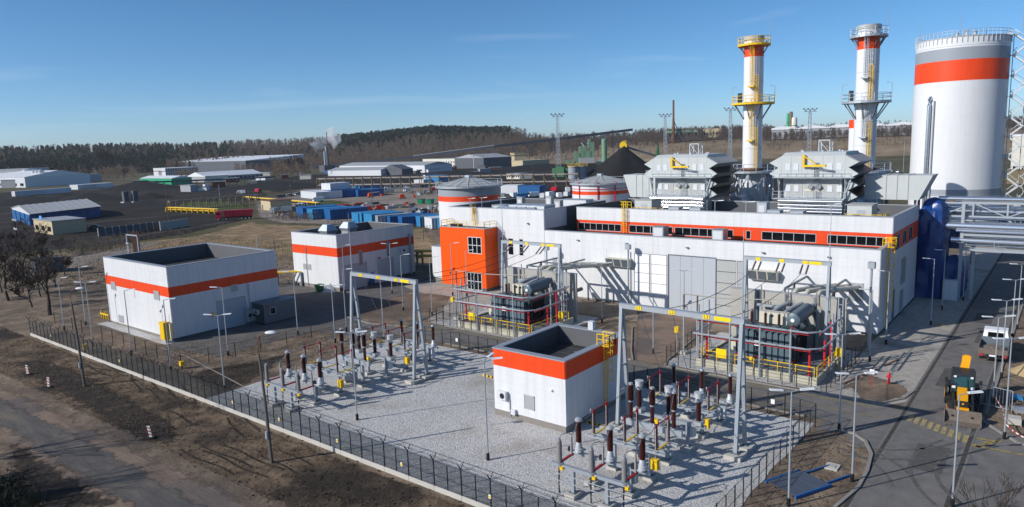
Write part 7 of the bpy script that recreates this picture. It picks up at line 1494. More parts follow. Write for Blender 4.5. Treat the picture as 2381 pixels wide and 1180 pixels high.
for k in range(40):
    MQ.append((V2((157.14, 238.26)).lerp(V2((189.93, 272.36)), rn.random()) if k < 16 else V2((179.7, 189.64)).lerp(V2((198.53, 195.31)), rn.random()) if k < 32 else V2((254.72, 268.03)).lerp(V2((270.29, 265.95)), rn.random())) + Vector((rn.uniform(-4, 4), rn.uniform(-4, 4), 0)))
key_ = lambda p: -math.atan2(p.y, p.x)
MQ = sorted(MQ[:16], key=key_) + sorted(MQ[16:32], key=key_) + sorted(MQ[32:], key=key_)
for k in range(40):   # loose site materials, each its own crate or bundle
    q = MQ[k]
    w, l_, h = rn.uniform(.8, 2.2), rn.uniform(1, 3.4), rn.uniform(.5, 1.7); t = thing('material_stack', ORD[k if k < 16 else k - 16 if k < 32 else k - 32] + ' jumbled stack from the left ' + ('among the vehicles by the blue row', 'beside the storage tank', 'right of the orange lifts')[0 if k < 16 else 1 if k < 32 else 2], 'material', (q.x, q.y, .06), rn.uniform(0, 3), ('loose materials left of the blue row', 'loose materials by the storage tank', 'loose materials right of the lifts')[0 if k < 16 else 1 if k < 32 else 2])
    mt = JM[rn.randrange(8)]; box('stack', t, mt, -l_ / 2, -w / 2, .1, l_ / 2, w / 2, h); box('bearer', t, 'timber', -l_ / 2 - .1, -w / 2, 0, l_ / 2 + .1, w / 2, .1); box('top_load', t, JM[rn.randrange(8)], -l_ / 3, -w / 3, h, l_ / 5, w / 3, h + rn.uniform(.1, .5))
# pipe racks
def rack(label, a, b, z0s, h, n, name='pipe_rack', mt='rusty_pipe', r=.4, col='brown_wall'):
    a, b = V2(a), V2(b); t = thing(name, label, 'pipe rack', (0, 0, 0)); 
    for k in range(n + 1): q = a.lerp(b, k / n); nrm = Vector((-(b - a).y, (b - a).x, 0)).normalized() * 1.2; m_ = Mb().bar(q - nrm, q - nrm + Vector((0, 0, h)), .3).bar(q + nrm, q + nrm + Vector((0, 0, h)), .3); [m_.bar(q - nrm + Vector((0, 0, z - .4)), q + nrm + Vector((0, 0, z - .4)), .25) for z in z0s]; m_.obj('trestle', col, t)
    for z in z0s:
        for k in (-.7, .1, .8): nrm = Vector((-(b - a).y, (b - a).x, 0)).normalized() * k; tube('pipe', t, mt if k < .5 else 'roof_grey', [a + nrm + Vector((0, 0, z)), b + nrm + Vector((0, 0, z))], r * (1 if k else .7), 8)
    return t
rack('rusty double-deck pipe rack crossing behind the parked cars', (248.01, 337.55), (300.23, 196.17), [5.01, 8.58], 9.29, 26)
rack('pipe rack with low pipes between coal yard and lawn', (150.88, 313.83), (192.35, 310.56), [4.41], 4.61, 12, r=.25)
rack('yellow gas pipeline on short posts left of the red lorry', (150.65, 314.53), (153.36, 278.49), [1.0, 1.8], 1.8, 9, 'gas_pipeline', 'yellow', .2, 'yellow'); rack('yellow gas pipeline between the two white blocks', (62.5, 124), (79, 106), [2.6], 2.6, 5, 'gas_pipeline', 'yellow', .14, 'galv_dark'); rack('yellow gas pipeline behind the block with hooded vents', (97, 112), (104, 92), [2.4, 3.4], 3.4, 5, 'gas_pipeline', 'yellow', .16, 'galv_dark'); rack('low yellow pipeline along the storage yard', (210.4, 351.77), (195.81, 267.75), [1.2], 1.2, 10, 'gas_pipeline', 'yellow', .25, 'tan_wall')
# coal heaps
for (c, r, h, ell, lab, sd) in (((427.12, 241.63), 26, 21, 1.0, 'tall pointed heap of black coal', 1), ((473.64, 299.18), 22, 8, 1.4, 'low coal heap left of the pointed one', 2), ((448.95, 234.22), 16, 9, 1.3, 'coal heap at the right foot of the pointed one', 3), ((546.66, 397.87), 34, 6, 2.0, 'long flat coal heap before the tan building', 4), ((169.67, 447.2), 16, 5, 2.0, 'dark coal heap behind the blue tent', 5), ((144.81, 471.59), 18, 4.5, 2.2, 'dark coal heap at the far left', 6), ((250.25, 564.76), 18, 6, 2.0, 'dark coal heap before the green shed', 7), ((194.16, 425.75), 9, 3.5, 1.5, 'small coal heap before the lawn', 8), ((282.37, 433.06), 26, 5, 2.0, 'coal heap behind the white cabins', 9), ((1179.9, 540.0), 14, 5, 1.4, 'small coal heap on the green behind the casing', 10), ((422.03, 402.62), 40, 5, 2.2, 'long dark coal bank below the yellow office', 11), ((171.03, 489.0), 15, 4, 1.6, 'coal heap between the white trailers', 13)):
    heap('coal_heap', lab, c, r, h, 'coal', sd, 'coal heap', ell, -.9, 32, 8, 0, 1.0)
# flood masts
def mast(p, h, lab):
    t = thing('flood_mast', lab, 'floodlight', (p[0], p[1], 0)); m_ = Mb(); w0, w1 = 1.5, .7; n = 12
    for sx in (-1, 1):
        for sy in (-1, 1): m_.bar((sx * w0, sy * w0, 2.5), (sx * w1, sy * w1, h), .24)
    for k in range(n):
        za, zb = 2.5 + (h - 2.5) * k / n, 2.5 + (h - 2.5) * (k + 1) / n; wa, wb = w0 + (w1 - w0) * k / n, w0 + (w1 - w0) * (k + 1) / n
        for (a, b) in (((-1, -1), (1, -1)), ((1, -1), (1, 1)), ((1, 1), (-1, 1)), ((-1, 1), (-1, -1))): m_.bar((a[0] * wa, a[1] * wa, za), (b[0] * wb, b[1] * wb, zb), .15)
    m_.obj('lattice', 'galv', t); box('plinth', t, 'concrete', -2.2, -2.2, 0, 2.2, 2.2, 2.5); m_ = Mb().bar((3, -4, h), (-3, 4, h), .3).bar((3, -4, h + 1.6), (-3, 4, h + 1.6), .3); m_.obj('head_frame', 'galv', t)
    for k in range(7): f_ = k / 6 * 2 - 1; box('floodlight', t, 'slate', 3 * -f_ - .5, 4 * f_ - .5, h + (.3 if k % 2 else 1.8), 3 * -f_ + .5, 4 * f_ + .5, h + (1.2 if k % 2 else 2.7))
mast((488.37, 338.31), 45.7, 'tall lattice floodlight mast before the tan coal building'); mast((575.4, 284.67), 43.87, 'lattice floodlight mast right of the coal heap'); mast((583.47, 229.56), 46.12, 'lattice floodlight mast just left of the yellow-platform stack'); mast((588.72, 167.6), 42.14, 'lattice floodlight mast between the two stacks')
# thin poles across the middle distance
for k, (p, h, lab) in enumerate((((123.05, 257.55), 14.34, 'thin pole at the edge of the lawn'), ((158.2, 186.46), 11.23, 'thin dark pole behind the long blue row'), ((162.15, 238.56), 11.69, 'thin pole left of the blue containers'), ((129.82, 133.47), 7.03, 'lamp pole on the dry field by the storage tank'), ((149.24, 250.65), 10.77, 'thin pole behind the red lorry'), ((384.04, 286.9), 12.93, 'thin pole before the coal bank'), ((437.55, 256.81), 9.63, 'thin pole at the foot of the coal heap'), ((92.76, 144.6), 4.53, 'lamp pole on the dry field behind the left block'), ((94.82, 154.99), 4.01, 'short lamp pole on the dry field'), ((488.73, 83.62), 18.15, 'thin pole left of the big tank'), ((192.51, 345.52), 8.85, 'thin pole beside the low lattice conveyor'))):
    t = thing('utility_pole', lab, 'pole', (p[0], p[1], 0)); tube('pole', t, 'old_post' if k < 8 else 'galv', [(0, 0, 0), (0, 0, h)], [.12, .08], 6); box('cross_arm', t, 'old_post', -.06, -.8, h - .4, .06, .8, h - .28)
ground_mat('wheel_track', [(.3, (.030, .028, .027)), (.5, (.055, .05, .046)), (.7, (.095, .085, .076))], .15, bump=.3)
# worn lighter wheel tracks over the coal yard
for k, pth in enumerate(([(108.4, 388.4), (145.04, 433.58), (170.92, 421.59), (215.81, 432.95), (269.76, 455.32)], [(85.45, 282.04), (116.6, 293.51), (143.71, 289.98), (176.78, 314.59), (214.0, 349.25)], [(77.42, 216.53), (99.76, 227.22), (119.25, 232.7), (141.62, 240.93)], [(237.77, 383.02), (277.26, 369.11), (340.66, 341.22), (381.79, 315.04)], [(421.42, 421.7), (490.56, 394.65), (572.87, 396.22), (715.75, 378.66)])):
    L1 = [V2(p) for p in pth]; lf_ = []; rg_ = []
    for a, b in zip(L1, L1[1:]):
        for i in range(6): q = a.lerp(b, i / 6); nrm = Vector((-(b - a).y, (b - a).x, 0)).normalized(); w = rn.uniform(1.6, 4.0); lf_.append((q + nrm * w).to_2d()); rg_.append((q - nrm * w).to_2d())
    soft('wheel_track', [tuple(p) for p in lf_] + [tuple(p) for p in reversed(rg_)], 'wheel_track', .09 + k * .02, 1.2, .3)
# tall precast columns, vans and sheds in the clutter
for k, (p, h, lab) in enumerate((((170.56, 403.02), 6.05, 'left of two thick concrete columns in the coal yard'), ((174.21, 400.04), 6.3, 'right of two thick concrete columns in the coal yard'))):
    t = thing('concrete_column', lab, 'column', (p[0], p[1], 0)); box('shaft', t, 'slate', -1.2, -1.2, 0, 1.2, 1.2, h); box('footing', t, 'concrete', -2, -2, 0, 2, 2, .6)
for k in range(22):
    p = ((280.61, 278.03), (287.91, 275.16), (251.35, 205.24), (256.87, 203.33), (253.76, 195.93), (261.38, 195.54), (256.22, 186.43), (265.59, 188.84), (260.23, 180.35), (267.49, 181.1), (162.92, 251.34), (168.25, 251.86), (305.17, 256.73), (294.6, 224.48), (295.01, 207.01), (269.01, 301.99), (274.12, 293.47), (293.77, 198.32), (209.38, 286.09), (234.7, 396.66), (248.39, 399.96), (277.83, 516.43))[k]
    cm = ('white_paint', 'blue_light', 'white_paint', 'red_paint', 'car_silver')[rn.randrange(5)]; t = thing('works_van', {'white_paint': 'white', 'blue_light': 'blue', 'red_paint': 'red', 'car_silver': 'silver'}[cm] + ' works van, ' + ORD[k] + ' of the scattered vans, ' + ('by the storage tank', 'left of the lifts', 'behind the office roof')[0 if k in (0, 1, 12) else 1 if k in (10, 11, 15, 16, 18, 19, 20, 21) else 2], 'van', (p[0], p[1], .1), rn.uniform(0, 3.1), 'works vans in the yards')
    inst('body', shared(('van', cm), lambda: Mb().loft([(-2.6, -1, .4), (2.6, -1, .4), (2.6, 1, .4), (-2.6, 1, .4)], [(-2.6, -.95, 2.3), (1.6, -.95, 2.3), (1.6, .95, 2.3), (-2.6, .95, 2.3)]).mesh('body', cm)), t); inst('wheels', shared('vanw', lambda: (lambda m_: [m_.tube([(x, y - .12, .36), (x, y + .12, .36)], .36, 10) for x in (-1.6, 1.6) for y in (-.95, .95)] and m_)(Mb()).mesh('wheels', 'rubber')), t); inst('windscreen', shared('vang', lambda: Mb().loft([(2.42, -.85, 1.2), (2.46, .85, 1.2), (2.46, .85, 1.25), (2.42, -.85, 1.25)], [(1.75, -.85, 2.15), (1.79, .85, 2.15), (1.79, .85, 2.2), (1.75, -.85, 2.2)]).mesh('windscreen', 'glass')), t)

# bundles of pipes and timbers in the storage yard
rn = random.Random(55); BQ = sorted([V2((199.85, 254.56)).lerp(V2((206.79, 205.33)), rn.random()) + Vector((rn.uniform(-9, 9), rn.uniform(-9, 9), 0)) for _ in range(34)], key=key_)
for k, q in enumerate(BQ):
    t = thing('pipe_bundle', ORD[k] + ' bundle from the left on the open floor of the storage yard', 'bundle', (q.x, q.y, .08), rn.uniform(-.6, .9), 'bundles on the storage yard floor'); n = rn.randint(3, 6); l_ = rn.uniform(2, 6); r_ = rn.uniform(.12, .3); mt = ('rust', 'galv', 'timber', 'concrete', 'black_metal', 'cream', 'orange')[rn.randrange(7)]
    for j in range(n): Mb().tube([(-l_ / 2, (j % 3) * r_ * 2, r_ + (j // 3) * r_ * 1.7), (l_ / 2, (j % 3) * r_ * 2, r_ + (j // 3) * r_ * 1.7)], r_, 8).obj('pipe', mt, t, True)
    box('bearer', t, 'timber', -.1, -r_, -.02, .1, r_ * 6, .04)

# ---------------------------------------------------------------- far plant, hills and woods
def at_far(az_px, d):
    b = math.atan((az_px - 1190.5) / 1648.8); a = FWD - b; x, y = d * math.cos(a), d * math.sin(a); return x, y, terrain_z(x, y)
# inclined conveyor gallery
cg = thing('conveyor_gallery', 'long dark conveyor gallery climbing across the far coal yard to the right', 'conveyor', (0, 0, 0)); pts = [Vector((443.52, 783.13, -1.86)), Vector((530.13, 702.4, 6.77)), Vector((601.12, 628.93, 13.41)), Vector((668.65, 556.6, 22.95)), Vector((746.73, 502.39, 30.52)), Vector((823.21, 453.78, 38.38))]
for a, b in zip(pts, pts[1:]):
    m_ = Mb().bar(a, b, 3.4, 3.0); m_.obj('gallery', 'slate', cg)
    n = 4
    for k in range(n):
        q = a.lerp(b, k / n); g_ = terrain_z(q.x, q.y)
        if q.z - g_ > 3: m_ = Mb().bar(q - Vector((3, -3, q.z - g_)), q, .6).bar(q + Vector((3, -3, -(q.z - g_))), q, .6); m_.obj('trestle', 'galv_dark', cg)
cw_ = Mb().bar(pts[2] + Vector((0, 0, 1.7)), pts[3] + Vector((0, 0, 1.7)), 2.6, .4); cw_.obj('roof_sheet', 'roof_white', cg)
lc = thing('conveyor_gallery', 'low lattice conveyor crossing behind the green shed', 'conveyor', (0, 0, 0)); a, b = Vector((261.09, 562.34, 4.63)), Vector((339.24, 518.95, 4.38)); m_ = Mb().bar(a, b, 1.6, 1.2); m_.obj('gallery', 'slate', lc); m_ = Mb()
for k in range(16): q = a.lerp(b, k / 15); m_.bar(q, Vector((q.x, q.y, 0)), .5)
m_.obj('trestle', 'galv_dark', lc)
# green asphalt plant
gp = thing('asphalt_plant', 'cluster of pale green hoppers, towers and a chimney beyond the coal', 'plant', (*at_far(1370, 820)[:2], 0)); sd_ = Vector((-math.sin(FWD), math.cos(FWD), 0)); 
def gpart(name, s_, w, z0, z1, d=6, mt='plant_green', off=0): 
    c = sd_ * s_; m_ = Mb().box(-d / 2, -w / 2, z0, d / 2, w / 2, z1); o = m_.obj(name, mt, gp, False, (c.x + off, c.y + off, 0), FWD)
gpart('tower', -6, 5, 3, 24); gpart('mixer', -1, 9, 2, 14); gpart('hopper', 5, 7, 8, 20); gpart('screen_house', 9, 5, 1, 12); gpart('bin_block', 2, 17, 1, 7, 5, 'grey_box', -6); gpart('duct', -3, 2.5, 18, 28); gpart('elevator', 13, 2.4, 0, 15, 3, 'plant_green'); gpart('cabin', 20, 6, 0, 5, 6, 'plant_green'); gpart('cabin', -16, 9, 0, 4.5, 6, 'grey_box')
for s_ in (-8, -4, 3): c = sd_ * s_; tube('pipe', gp, 'alu', [(c.x, c.y, 4), (c.x, c.y, 20), (c.x + sd_.x * 3, c.y + sd_.y * 3, 24)], .7, 8)
c = at_far(1411, 820); t = thing('green_silo', 'tall slim green silo beside the green plant', 'silo', (c[0], c[1], 0)); Mb().lathe([(3.1, 0), (3.1, 26.5), (2.2, 27.5)], (0, 0, 0), 18).obj('shell', 'plant_green', t, True); Mb().lathe([(.8, 27.5), (.8, 29)], (0, 0, 0), 10).obj('filter', 'green_dark', t)
c = at_far(1500, 700); t = thing('stacker_conveyor', 'inclined belt stacker with a yellow drum head behind the coal heap', 'conveyor', (c[0], c[1], 0)); m_ = Mb().bar(sd_ * 18 + Vector((0, 0, 19)), sd_ * -16 + Vector((0, 0, 8)), 1.5, 1.8); m_.obj('belt', 'slate', t); m_ = Mb().bar(sd_ * 22 + Vector((0, 0, 1)), sd_ * -20 + Vector((0, 0, 8)), 1.5, 1.4); m_.obj('lower_belt', 'tan_wall', t)
m_ = Mb(); m_.tube([sd_ * 17 + Vector((-4, 0, 20)), sd_ * 19 + Vector((4, 0, 21))], 3.8, 10); m_.obj('drum_head', 'yellow', t); m_ = Mb(); m_.loft([tuple(sd_ * -11 + Vector((-2, -2, 0))), tuple(sd_ * -16 + Vector((-2, -2, 0))), tuple(sd_ * -16 + Vector((2, 2, 0))), tuple(sd_ * -11 + Vector((2, 2, 0)))], [tuple(sd_ * -14 + Vector((-.5, -.5, 19))), tuple(sd_ * -15 + Vector((-.5, -.5, 19))), tuple(sd_ * -15 + Vector((.5, .5, 19))), tuple(sd_ * -14 + Vector((.5, .5, 19)))]); m_.obj('mast', 'green_dark', t)
# far buildings on the right rise
def far_block(name, lab, cat, x0, x1, d, y0h, h, depth, wall, roof, **kw):
    a, b = at_far(x0, d), at_far(x1, d); return hut(name, lab, cat, a[:2], b[:2], depth, h, wall, roof, z=min(a[2], b[2]) + y0h, **kw)
far_block('pump_house', 'green and brown industrial house beside the tall far chimney', 'building', 1550, 1626, 1050, 4, 16, 30, 'slate', 'brown_wall', wins=(9, [(5, 10)]), band=(11, 14, 'plant_green')); far_block('yellow_house', 'yellow flat-roofed house on the right ridge', 'building', 1638, 1680, 1060, 4, 12, 25, 'tan_wall', 'tan_wall', wins=(6, [(4, 7)]))
c = at_far(1570, 1045); t = thing('far_chimney', 'tall dark chimney with stepped foot on the ridge', 'chimney', (c[0], c[1], c[2])); Mb().lathe([(3.6, 0), (2.4, 14), (2.0, 14.2), (1.6, 34), (1.4, 34.2), (1.3, 60)], (0, 0, 0), 12).obj('shaft', 'rust', t, True); m_ = Mb().bar((0, 0, 32), tuple(sd_ * -14 + Vector((0, 0, 2))), .9); m_.obj('stay', 'slate', t)
sw = thing('sawtooth_hall', 'long pale hall with wavy white roof on the right ridge', 'building', (*at_far(1795, 1000)[:2], at_far(1795, 1000)[2] + 1)); dW = Vector(at_far(2140, 1000)) - Vector(at_far(1795, 1000)); dW.z = 0; Ln = dW.length; ux = dW.normalized(); uy = Vector((-ux.y, ux.x, 0)); 
sw.rotation_euler = (0, 0, math.atan2(ux.y, ux.x)); box('wall', sw, 'roof_grey', 0, 0, 0, Ln, 40, 12)
for k in range(24): box('window', sw, 'slate', k * Ln / 24 + 2, -.3, 3, (k + .55) * Ln / 24 + 1, .05, 9)
for k in range(5): m_ = Mb(); x0, x1 = k * Ln / 5, (k + 1) * Ln / 5; ring_ = lambda y: [(x0, y, 12), (x1, y, 12), (x1, y, 13), (x0 + (x1 - x0) * .7, y, 15.5), (x0 + (x1 - x0) * .35, y, 16.5), (x0, y, 14)]; m_.loft(ring_(-1), ring_(42)); m_.obj('roof_bay', 'roof_white', sw)
for (px, r, h, mt, lab) in ((1833, 2.2, 34, 'green', 'slim green silo over the right ridge'), (1839, 2.6, 36, 'brown_wall', 'brown chimney beside the green far silo'), (1847, 4, 28, 'offwhite', 'stubby pale silo beside the brown far chimney')): c = at_far(px, 1060); t = thing('ridge_silo', lab, 'silo', (c[0], c[1], c[2])); Mb().lathe([(r, 0), (r, h - 2), (r * .8, h)], (0, 0, 0), 12).obj('shell', mt, t, True); Mb().lathe([(r * 1.05, h * .6), (r * 1.05, h * .63)], (0, 0, 0), 12).obj('hoop', 'slate', t)
far_block('pale_hall', 'pale hall at the right edge behind the big tank', 'building', 2352, 2480, 420, 0, 20, 40, 'offwhite', 'roof_white', wins=(6, [(3, 6)])); far_block('yard_wall', 'low brown wall right of the big tank', 'wall', 2345, 2480, 380, 0, 6, 3, 'brown_wall', 'brown_wall')
for (px, py, lab) in ((1050, 322, 'white farmhouse in the bare trees on the hillside'), (1078, 326, 'second pale house in the bare trees on the hillside'), (1105, 318, 'pale house high in the bare trees')): c = at_far(px, 1035); hut('hill_house', lab, 'building', c[:2], at_far(px + 12, 1035)[:2], 12, 6, 'offwhite', 'brown_wall', 'gable_x', 3, z=c[2], wins=(3, [(2, 4)]))
# flare stacks with smoke
for (px, h, lab) in ((767, 24, 'thin grey process stack giving off smoke'), (771, 30, 'taller thin process stack beside the smoking one'), (775, 46, 'red and white thin mast behind the smoke')): c = at_far(px, 860); t = thing('process_stack', lab, 'chimney', (c[0], c[1], 0)); Mb().lathe([(1.1 if h < 40 else .5, 0), (.9 if h < 40 else .4, h)], (0, 0, 0), 10).obj('shaft', 'galv' if h < 40 else 'rust', t, True); box('base', t, 'slate', -5, -5, 0, 5, 5, 8)
def smoke_mat(name, col, dens):
    m = bpy.data.materials.new(name); m.use_nodes = True; n = m.node_tree; n.nodes.clear(); o = n.nodes.new('ShaderNodeOutputMaterial'); v = n.nodes.new('ShaderNodeVolumePrincipled'); v.inputs['Color'].default_value = (*col, 1)
    g = n.nodes.new('ShaderNodeNewGeometry'); z = n.nodes.new('ShaderNodeTexNoise'); z.inputs['Scale'].default_value = .10; z.inputs['Detail'].default_value = 6; z.inputs['Roughness'].default_value = .65; r = n.nodes.new('ShaderNodeMapRange'); r.inputs[1].default_value = .47; r.inputs[2].default_value = .72; r.inputs[4].default_value = dens
    n.links.new(g.outputs['Position'], z.inputs['Vector']); n.links.new(z.outputs['Fac'], r.inputs[0]); n.links.new(r.outputs[0], v.inputs['Density']); n.links.new(v.outputs[0], o.inputs['Volume']); MAT[name] = m
smoke_mat('smoke_white', (.97, .97, .98), .45); smoke_mat('smoke_blue', (.78, .84, .95), .09)
def plume(name, pts, rs, mt, lab):
    m_ = Mb().tube(pts, rs, 12); o = m_.obj(name, mt, None, True); tag(o, lab, 'smoke', kind='stuff')
plume('smoke', [(530.62, 689.45, 25.76), (532.9, 690.22, 30.74), (535.56, 690.69, 35.73), (535.53, 693.24, 41.33), (535.82, 695.54, 45.93), (539.53, 695.2, 48.41)], [1.5, 4, 8, 10, 8, 5], 'smoke_white', 'white steam puff above the thin process stacks'); plume('smoke', [(525.39, 693.44, 15.96), (523.05, 697.71, 22.63), (520.75, 701.92, 30.29), (518.45, 706.11, 37.96), (517.22, 711.96, 44.16)], [1, 5, 9, 9, 3], 'smoke_blue', 'bluish smoke drifting left of the process stacks'); plume('smoke', [(525.38, 694.71, 18.99), (524.9, 696.32, 27.56), (528.23, 696.31, 37.51), (533.42, 697.39, 45.01)], [1, 4, 7, 3], 'smoke_blue', 'thin bluish smoke beside the white puff')

# ---------------------------------------------------------------- trees
mat('conifer', (.024, .044, .024), .9); mat('conifer2', (.034, .056, .026), .9); mat('bare_wood', (.110, .080, .062), .95); mat('bare_wood2', (.150, .110, .082), .95); mat('bare_grey', (.10, .085, .075), .95); mat('shrub_green', (.035, .042, .018), .95)
def wood(name, label, mt, spots, style, seed):
    """a far wood as one mass: each tree a crown of many small faces on a trunk"""
    rn = random.Random(seed); vs = []; fs = []
    def tri(p, q, r): b = len(vs); vs.extend((p, q, r)); fs.append((b, b + 1, b + 2))
    for (x, y, z, h) in spots:
        if style == 'conifer':
            cr_ = h * rn.uniform(.17, .25); b = h * rn.uniform(.06, .3)
            for k in range(56):
                t_ = rn.random() ** .8; zz = b + (h - b) * t_; r_ = cr_ * (1.05 - t_) ** .6 * rn.uniform(.35, 1.0); a = rn.uniform(0, 6.283); cx, cy = x + r_ * math.cos(a), y + r_ * math.sin(a); s_ = h * rn.uniform(.06, .12)
                tri((cx + rn.uniform(-s_, s_), cy + rn.uniform(-s_, s_), z + zz + s_ * .7), (cx + s_ * math.cos(a + 2), cy + s_ * math.sin(a + 2), z + zz - s_ * .5), (cx + s_ * math.cos(a - 2), cy + s_ * math.sin(a - 2), z + zz - s_ * .3))
        else:
            cr_ = h * rn.uniform(.18, .30); b = h * rn.uniform(.10, .22)
            for k in range(46):
                t_ = rn.random(); zz = b + (h - b) * t_; r_ = cr_ * math.sqrt(max(.05, 1 - (2 * t_ - .9) ** 2)) * rn.uniform(.1, 1.0); a = rn.uniform(0, 6.283); cx, cy = x + r_ * math.cos(a), y + r_ * math.sin(a); l_ = h * rn.uniform(.09, .2); w = h * rn.uniform(.012, .026); dx, dy = math.cos(a) * l_ * .45 + rn.uniform(-.2, .2) * l_, math.sin(a) * l_ * .45 + rn.uniform(-.2, .2) * l_; px_, py_ = -math.sin(FWD), math.cos(FWD)
                tri((cx - px_ * w, cy - py_ * w, z + zz - l_ * .4), (cx + px_ * w, cy + py_ * w, z + zz - l_ * .4), (cx + dx, cy + dy, z + zz + l_ * .6))
        w = h * .010
        for (px_, py_) in ((-math.sin(FWD), math.cos(FWD)), (math.cos(FWD), math.sin(FWD))): tri((x - px_ * w, y - py_ * w, z - 1), (x + px_ * w, y + py_ * w, z - 1), (x, y, z + h * .8))
    me = bpy.data.meshes.new(name); me.from_pydata(vs, [], fs); me.materials.append(MAT[mt]); o = inst(name, me); return tag(o, label, 'wood', kind='stuff')
rn = random.Random(21)
def scatter(n, x0, x1, d0, d1, h0, h1, edge=None):
    out_ = []
    for k in range(n):
        px = rn.uniform(x0, x1); d = d0 + (d1 - d0) * rn.random() ** 1.2; x, y, z = at_far(px, d)
        if edge and rn.random() > edge(px, d): continue
        out_.append((x, y, z, rn.uniform(h0, h1)))
    return out_
wood('pine_wood', 'dark pine wood along the left horizon', 'conifer', scatter(1500, -250, 420, 1235, 1850, 17, 24) + scatter(260, 380, 560, 1300, 1800, 15, 22), 'conifer', 1)
wood('pine_wood', 'dark pine wood crowning the middle hill', 'conifer', scatter(1300, 800, 1196, 1390, 1700, 19, 25), 'conifer', 2)
wood('pine_wood', 'scattered pines among the bare trees', 'conifer2', scatter(210, 340, 780, 1160, 1500, 12, 20) + scatter(120, 700, 1200, 1200, 1400, 12, 20) + scatter(30, 1180, 1700, 1050, 1250, 11, 17), 'conifer', 3)
wood('bare_wood', 'leafless brown wood below the left ridge', 'bare_wood', scatter(1500, 400, 800, 1160, 1800, 13, 21) + scatter(420, -200, 420, 1450, 1850, 18, 25) + scatter(120, -200, 420, 1200, 1260, 9, 16), 'bare', 4)
wood('bare_wood', 'leafless pale brown wood below the pine hill', 'bare_wood2', scatter(1500, 700, 1230, 1020, 1420, 10, 20) + scatter(150, 800, 1230, 1400, 1600, 18, 24), 'bare', 5)
wood('bare_wood', 'leafless brown wood on the right ridge', 'bare_wood', scatter(1100, 1190, 1800, 1010, 1380, 10, 19) + scatter(900, 1780, 2600, 1000, 1350, 8, 15) + scatter(220, 1760, 2150, 955, 995, 8, 15), 'bare', 6)
wood('scrub', 'brown scrub on the right bank', 'bare_grey', scatter(480, 1250, 2500, 880, 1010, 2.5, 6) + scatter(200, 640, 1200, 960, 1060, 4, 10), 'bare', 7)
# single trees with limbs
def bare_tree(name, label, p, h, seed, spread=.55, depth=5, r0=None, z=0.0, lean=(0, 0), narrow=False, trunk=.3, mt='bark', rmin=.012):
    rn = random.Random(seed); t = thing(name, label, 'tree', (p[0], p[1], z)); tr = Mb(); br = Mb(); tw = Mb(); r0 = r0 or h * .018
    def grow(a, d, L_, r, lev):
        n = 3; pts = [a]; q = a; dd = d.copy()
        for i in range(n): dd = (dd + Vector((rn.uniform(-.16, .16), rn.uniform(-.16, .16), rn.uniform(-.02, .12)))).normalized(); q = q + dd * (L_ / n); pts.append(q)
        rs = [max(rmin, r * (1 - .4 * i / n)) for i in range(n + 1)]; (tr if lev == 0 else br if lev < 3 else tw).tube(pts, rs, 7 if lev == 0 else 4 if lev < 3 else 3, lev == 0)
        if lev >= depth: return
        kids = rn.randint(3, 4) if lev < 2 else rn.randint(2, 3)
        for k in range(kids):
            s_ = pts[-1] if k == 0 else pts[rn.randint(1, n)].lerp(pts[-1], rn.random() * .7); a_ = rn.uniform(0, 6.283); sp = spread * (.35 if k == 0 else 1) * rn.uniform(.7, 1.3) * (.35 if narrow else 1)
            nd = (dd + Vector((math.cos(a_), math.sin(a_), .12)) * sp).normalized(); grow(s_, nd, L_ * rn.uniform(.6, .82), r * (.62 if k == 0 else .45), lev + 1)
    d0 = Vector((lean[0], lean[1], 1)).normalized(); grow(Vector((0, 0, 0)), d0, h * trunk, r0, 0)
    tr.obj('trunk', mt, t, True, fix=False); br.obj('limbs', mt, t, fix=False); tw.obj('crown', 'twig', t, fix=False); return t
bare_tree('bare_tree', 'leafless tree standing left of the left white block', (39.69, 125.35), 11.83, 5, .70, 6, .30, trunk=.27, rmin=.028)
bare_tree('bare_tree', 'second leafless tree at the left edge behind the fence corner', (39.99, 145.22), 13, 8, .7, 6, .24, rmin=.028); bare_tree('bare_tree', 'leafless tree behind the grey container at the left', (51.65, 175.36), 13, 9, .75, 6, .2, rmin=.03)
for k in range(14):
    q = sorted(((42.17, 156.1), (42.47, 147.99), (44.63, 144.19), (47.08, 157.18), (47.24, 168.52), (49.83, 152.23), (50.91, 187.79), (69.25, 233.68), (64.05, 201.71), (63.92, 226.26), (56.4, 166.51), (37.85, 148.94), (40.31, 134.88), (57.08, 176.14)), key=lambda p: -math.atan2(p[1], p[0]))[k]; bare_tree('bare_shrub', 'tangled leafless shrub, ' + ORD[k] + ' from the left in the thicket at the left edge', q, rn.uniform(6, 11), 130 + k, .95, 6, .14, trunk=.2, rmin=.04)['group'] = 'shrubs of the left thicket'
for k in range(7): c = ((50.63, 177.25), (56.28, 183.48), (56.14, 202.96), (52.08, 164.44), (61.74, 206.31), (69.54, 206.32), (45.04, 172.53))[k]; bare_tree('bare_shrub', ('brown leafless shrub nearest the left edge of the tangle', 'brown shrub in the middle of the left tangle', 'brown shrub at the back of the left tangle', 'brown shrub beside the leafless tree', 'brown shrub below the gate house', 'brown shrub left of the grey container top', 'brown shrub at the very left edge')[k], c, rn.uniform(6, 9), 30 + k, .95, 5, .12, trunk=.2, rmin=.03)
bare_tree('bare_tree', 'crooked leafless tree at the lower right corner', (44.6, 1.6), 4.6, 44, .62, 5, .10, lean=(.25, .5), trunk=.42, mt='bark'); bare_tree('bare_shrub', 'spindly shrub on the bank at the lower right', (42.5, 1.2), 2.4, 45, .9, 5, .04)
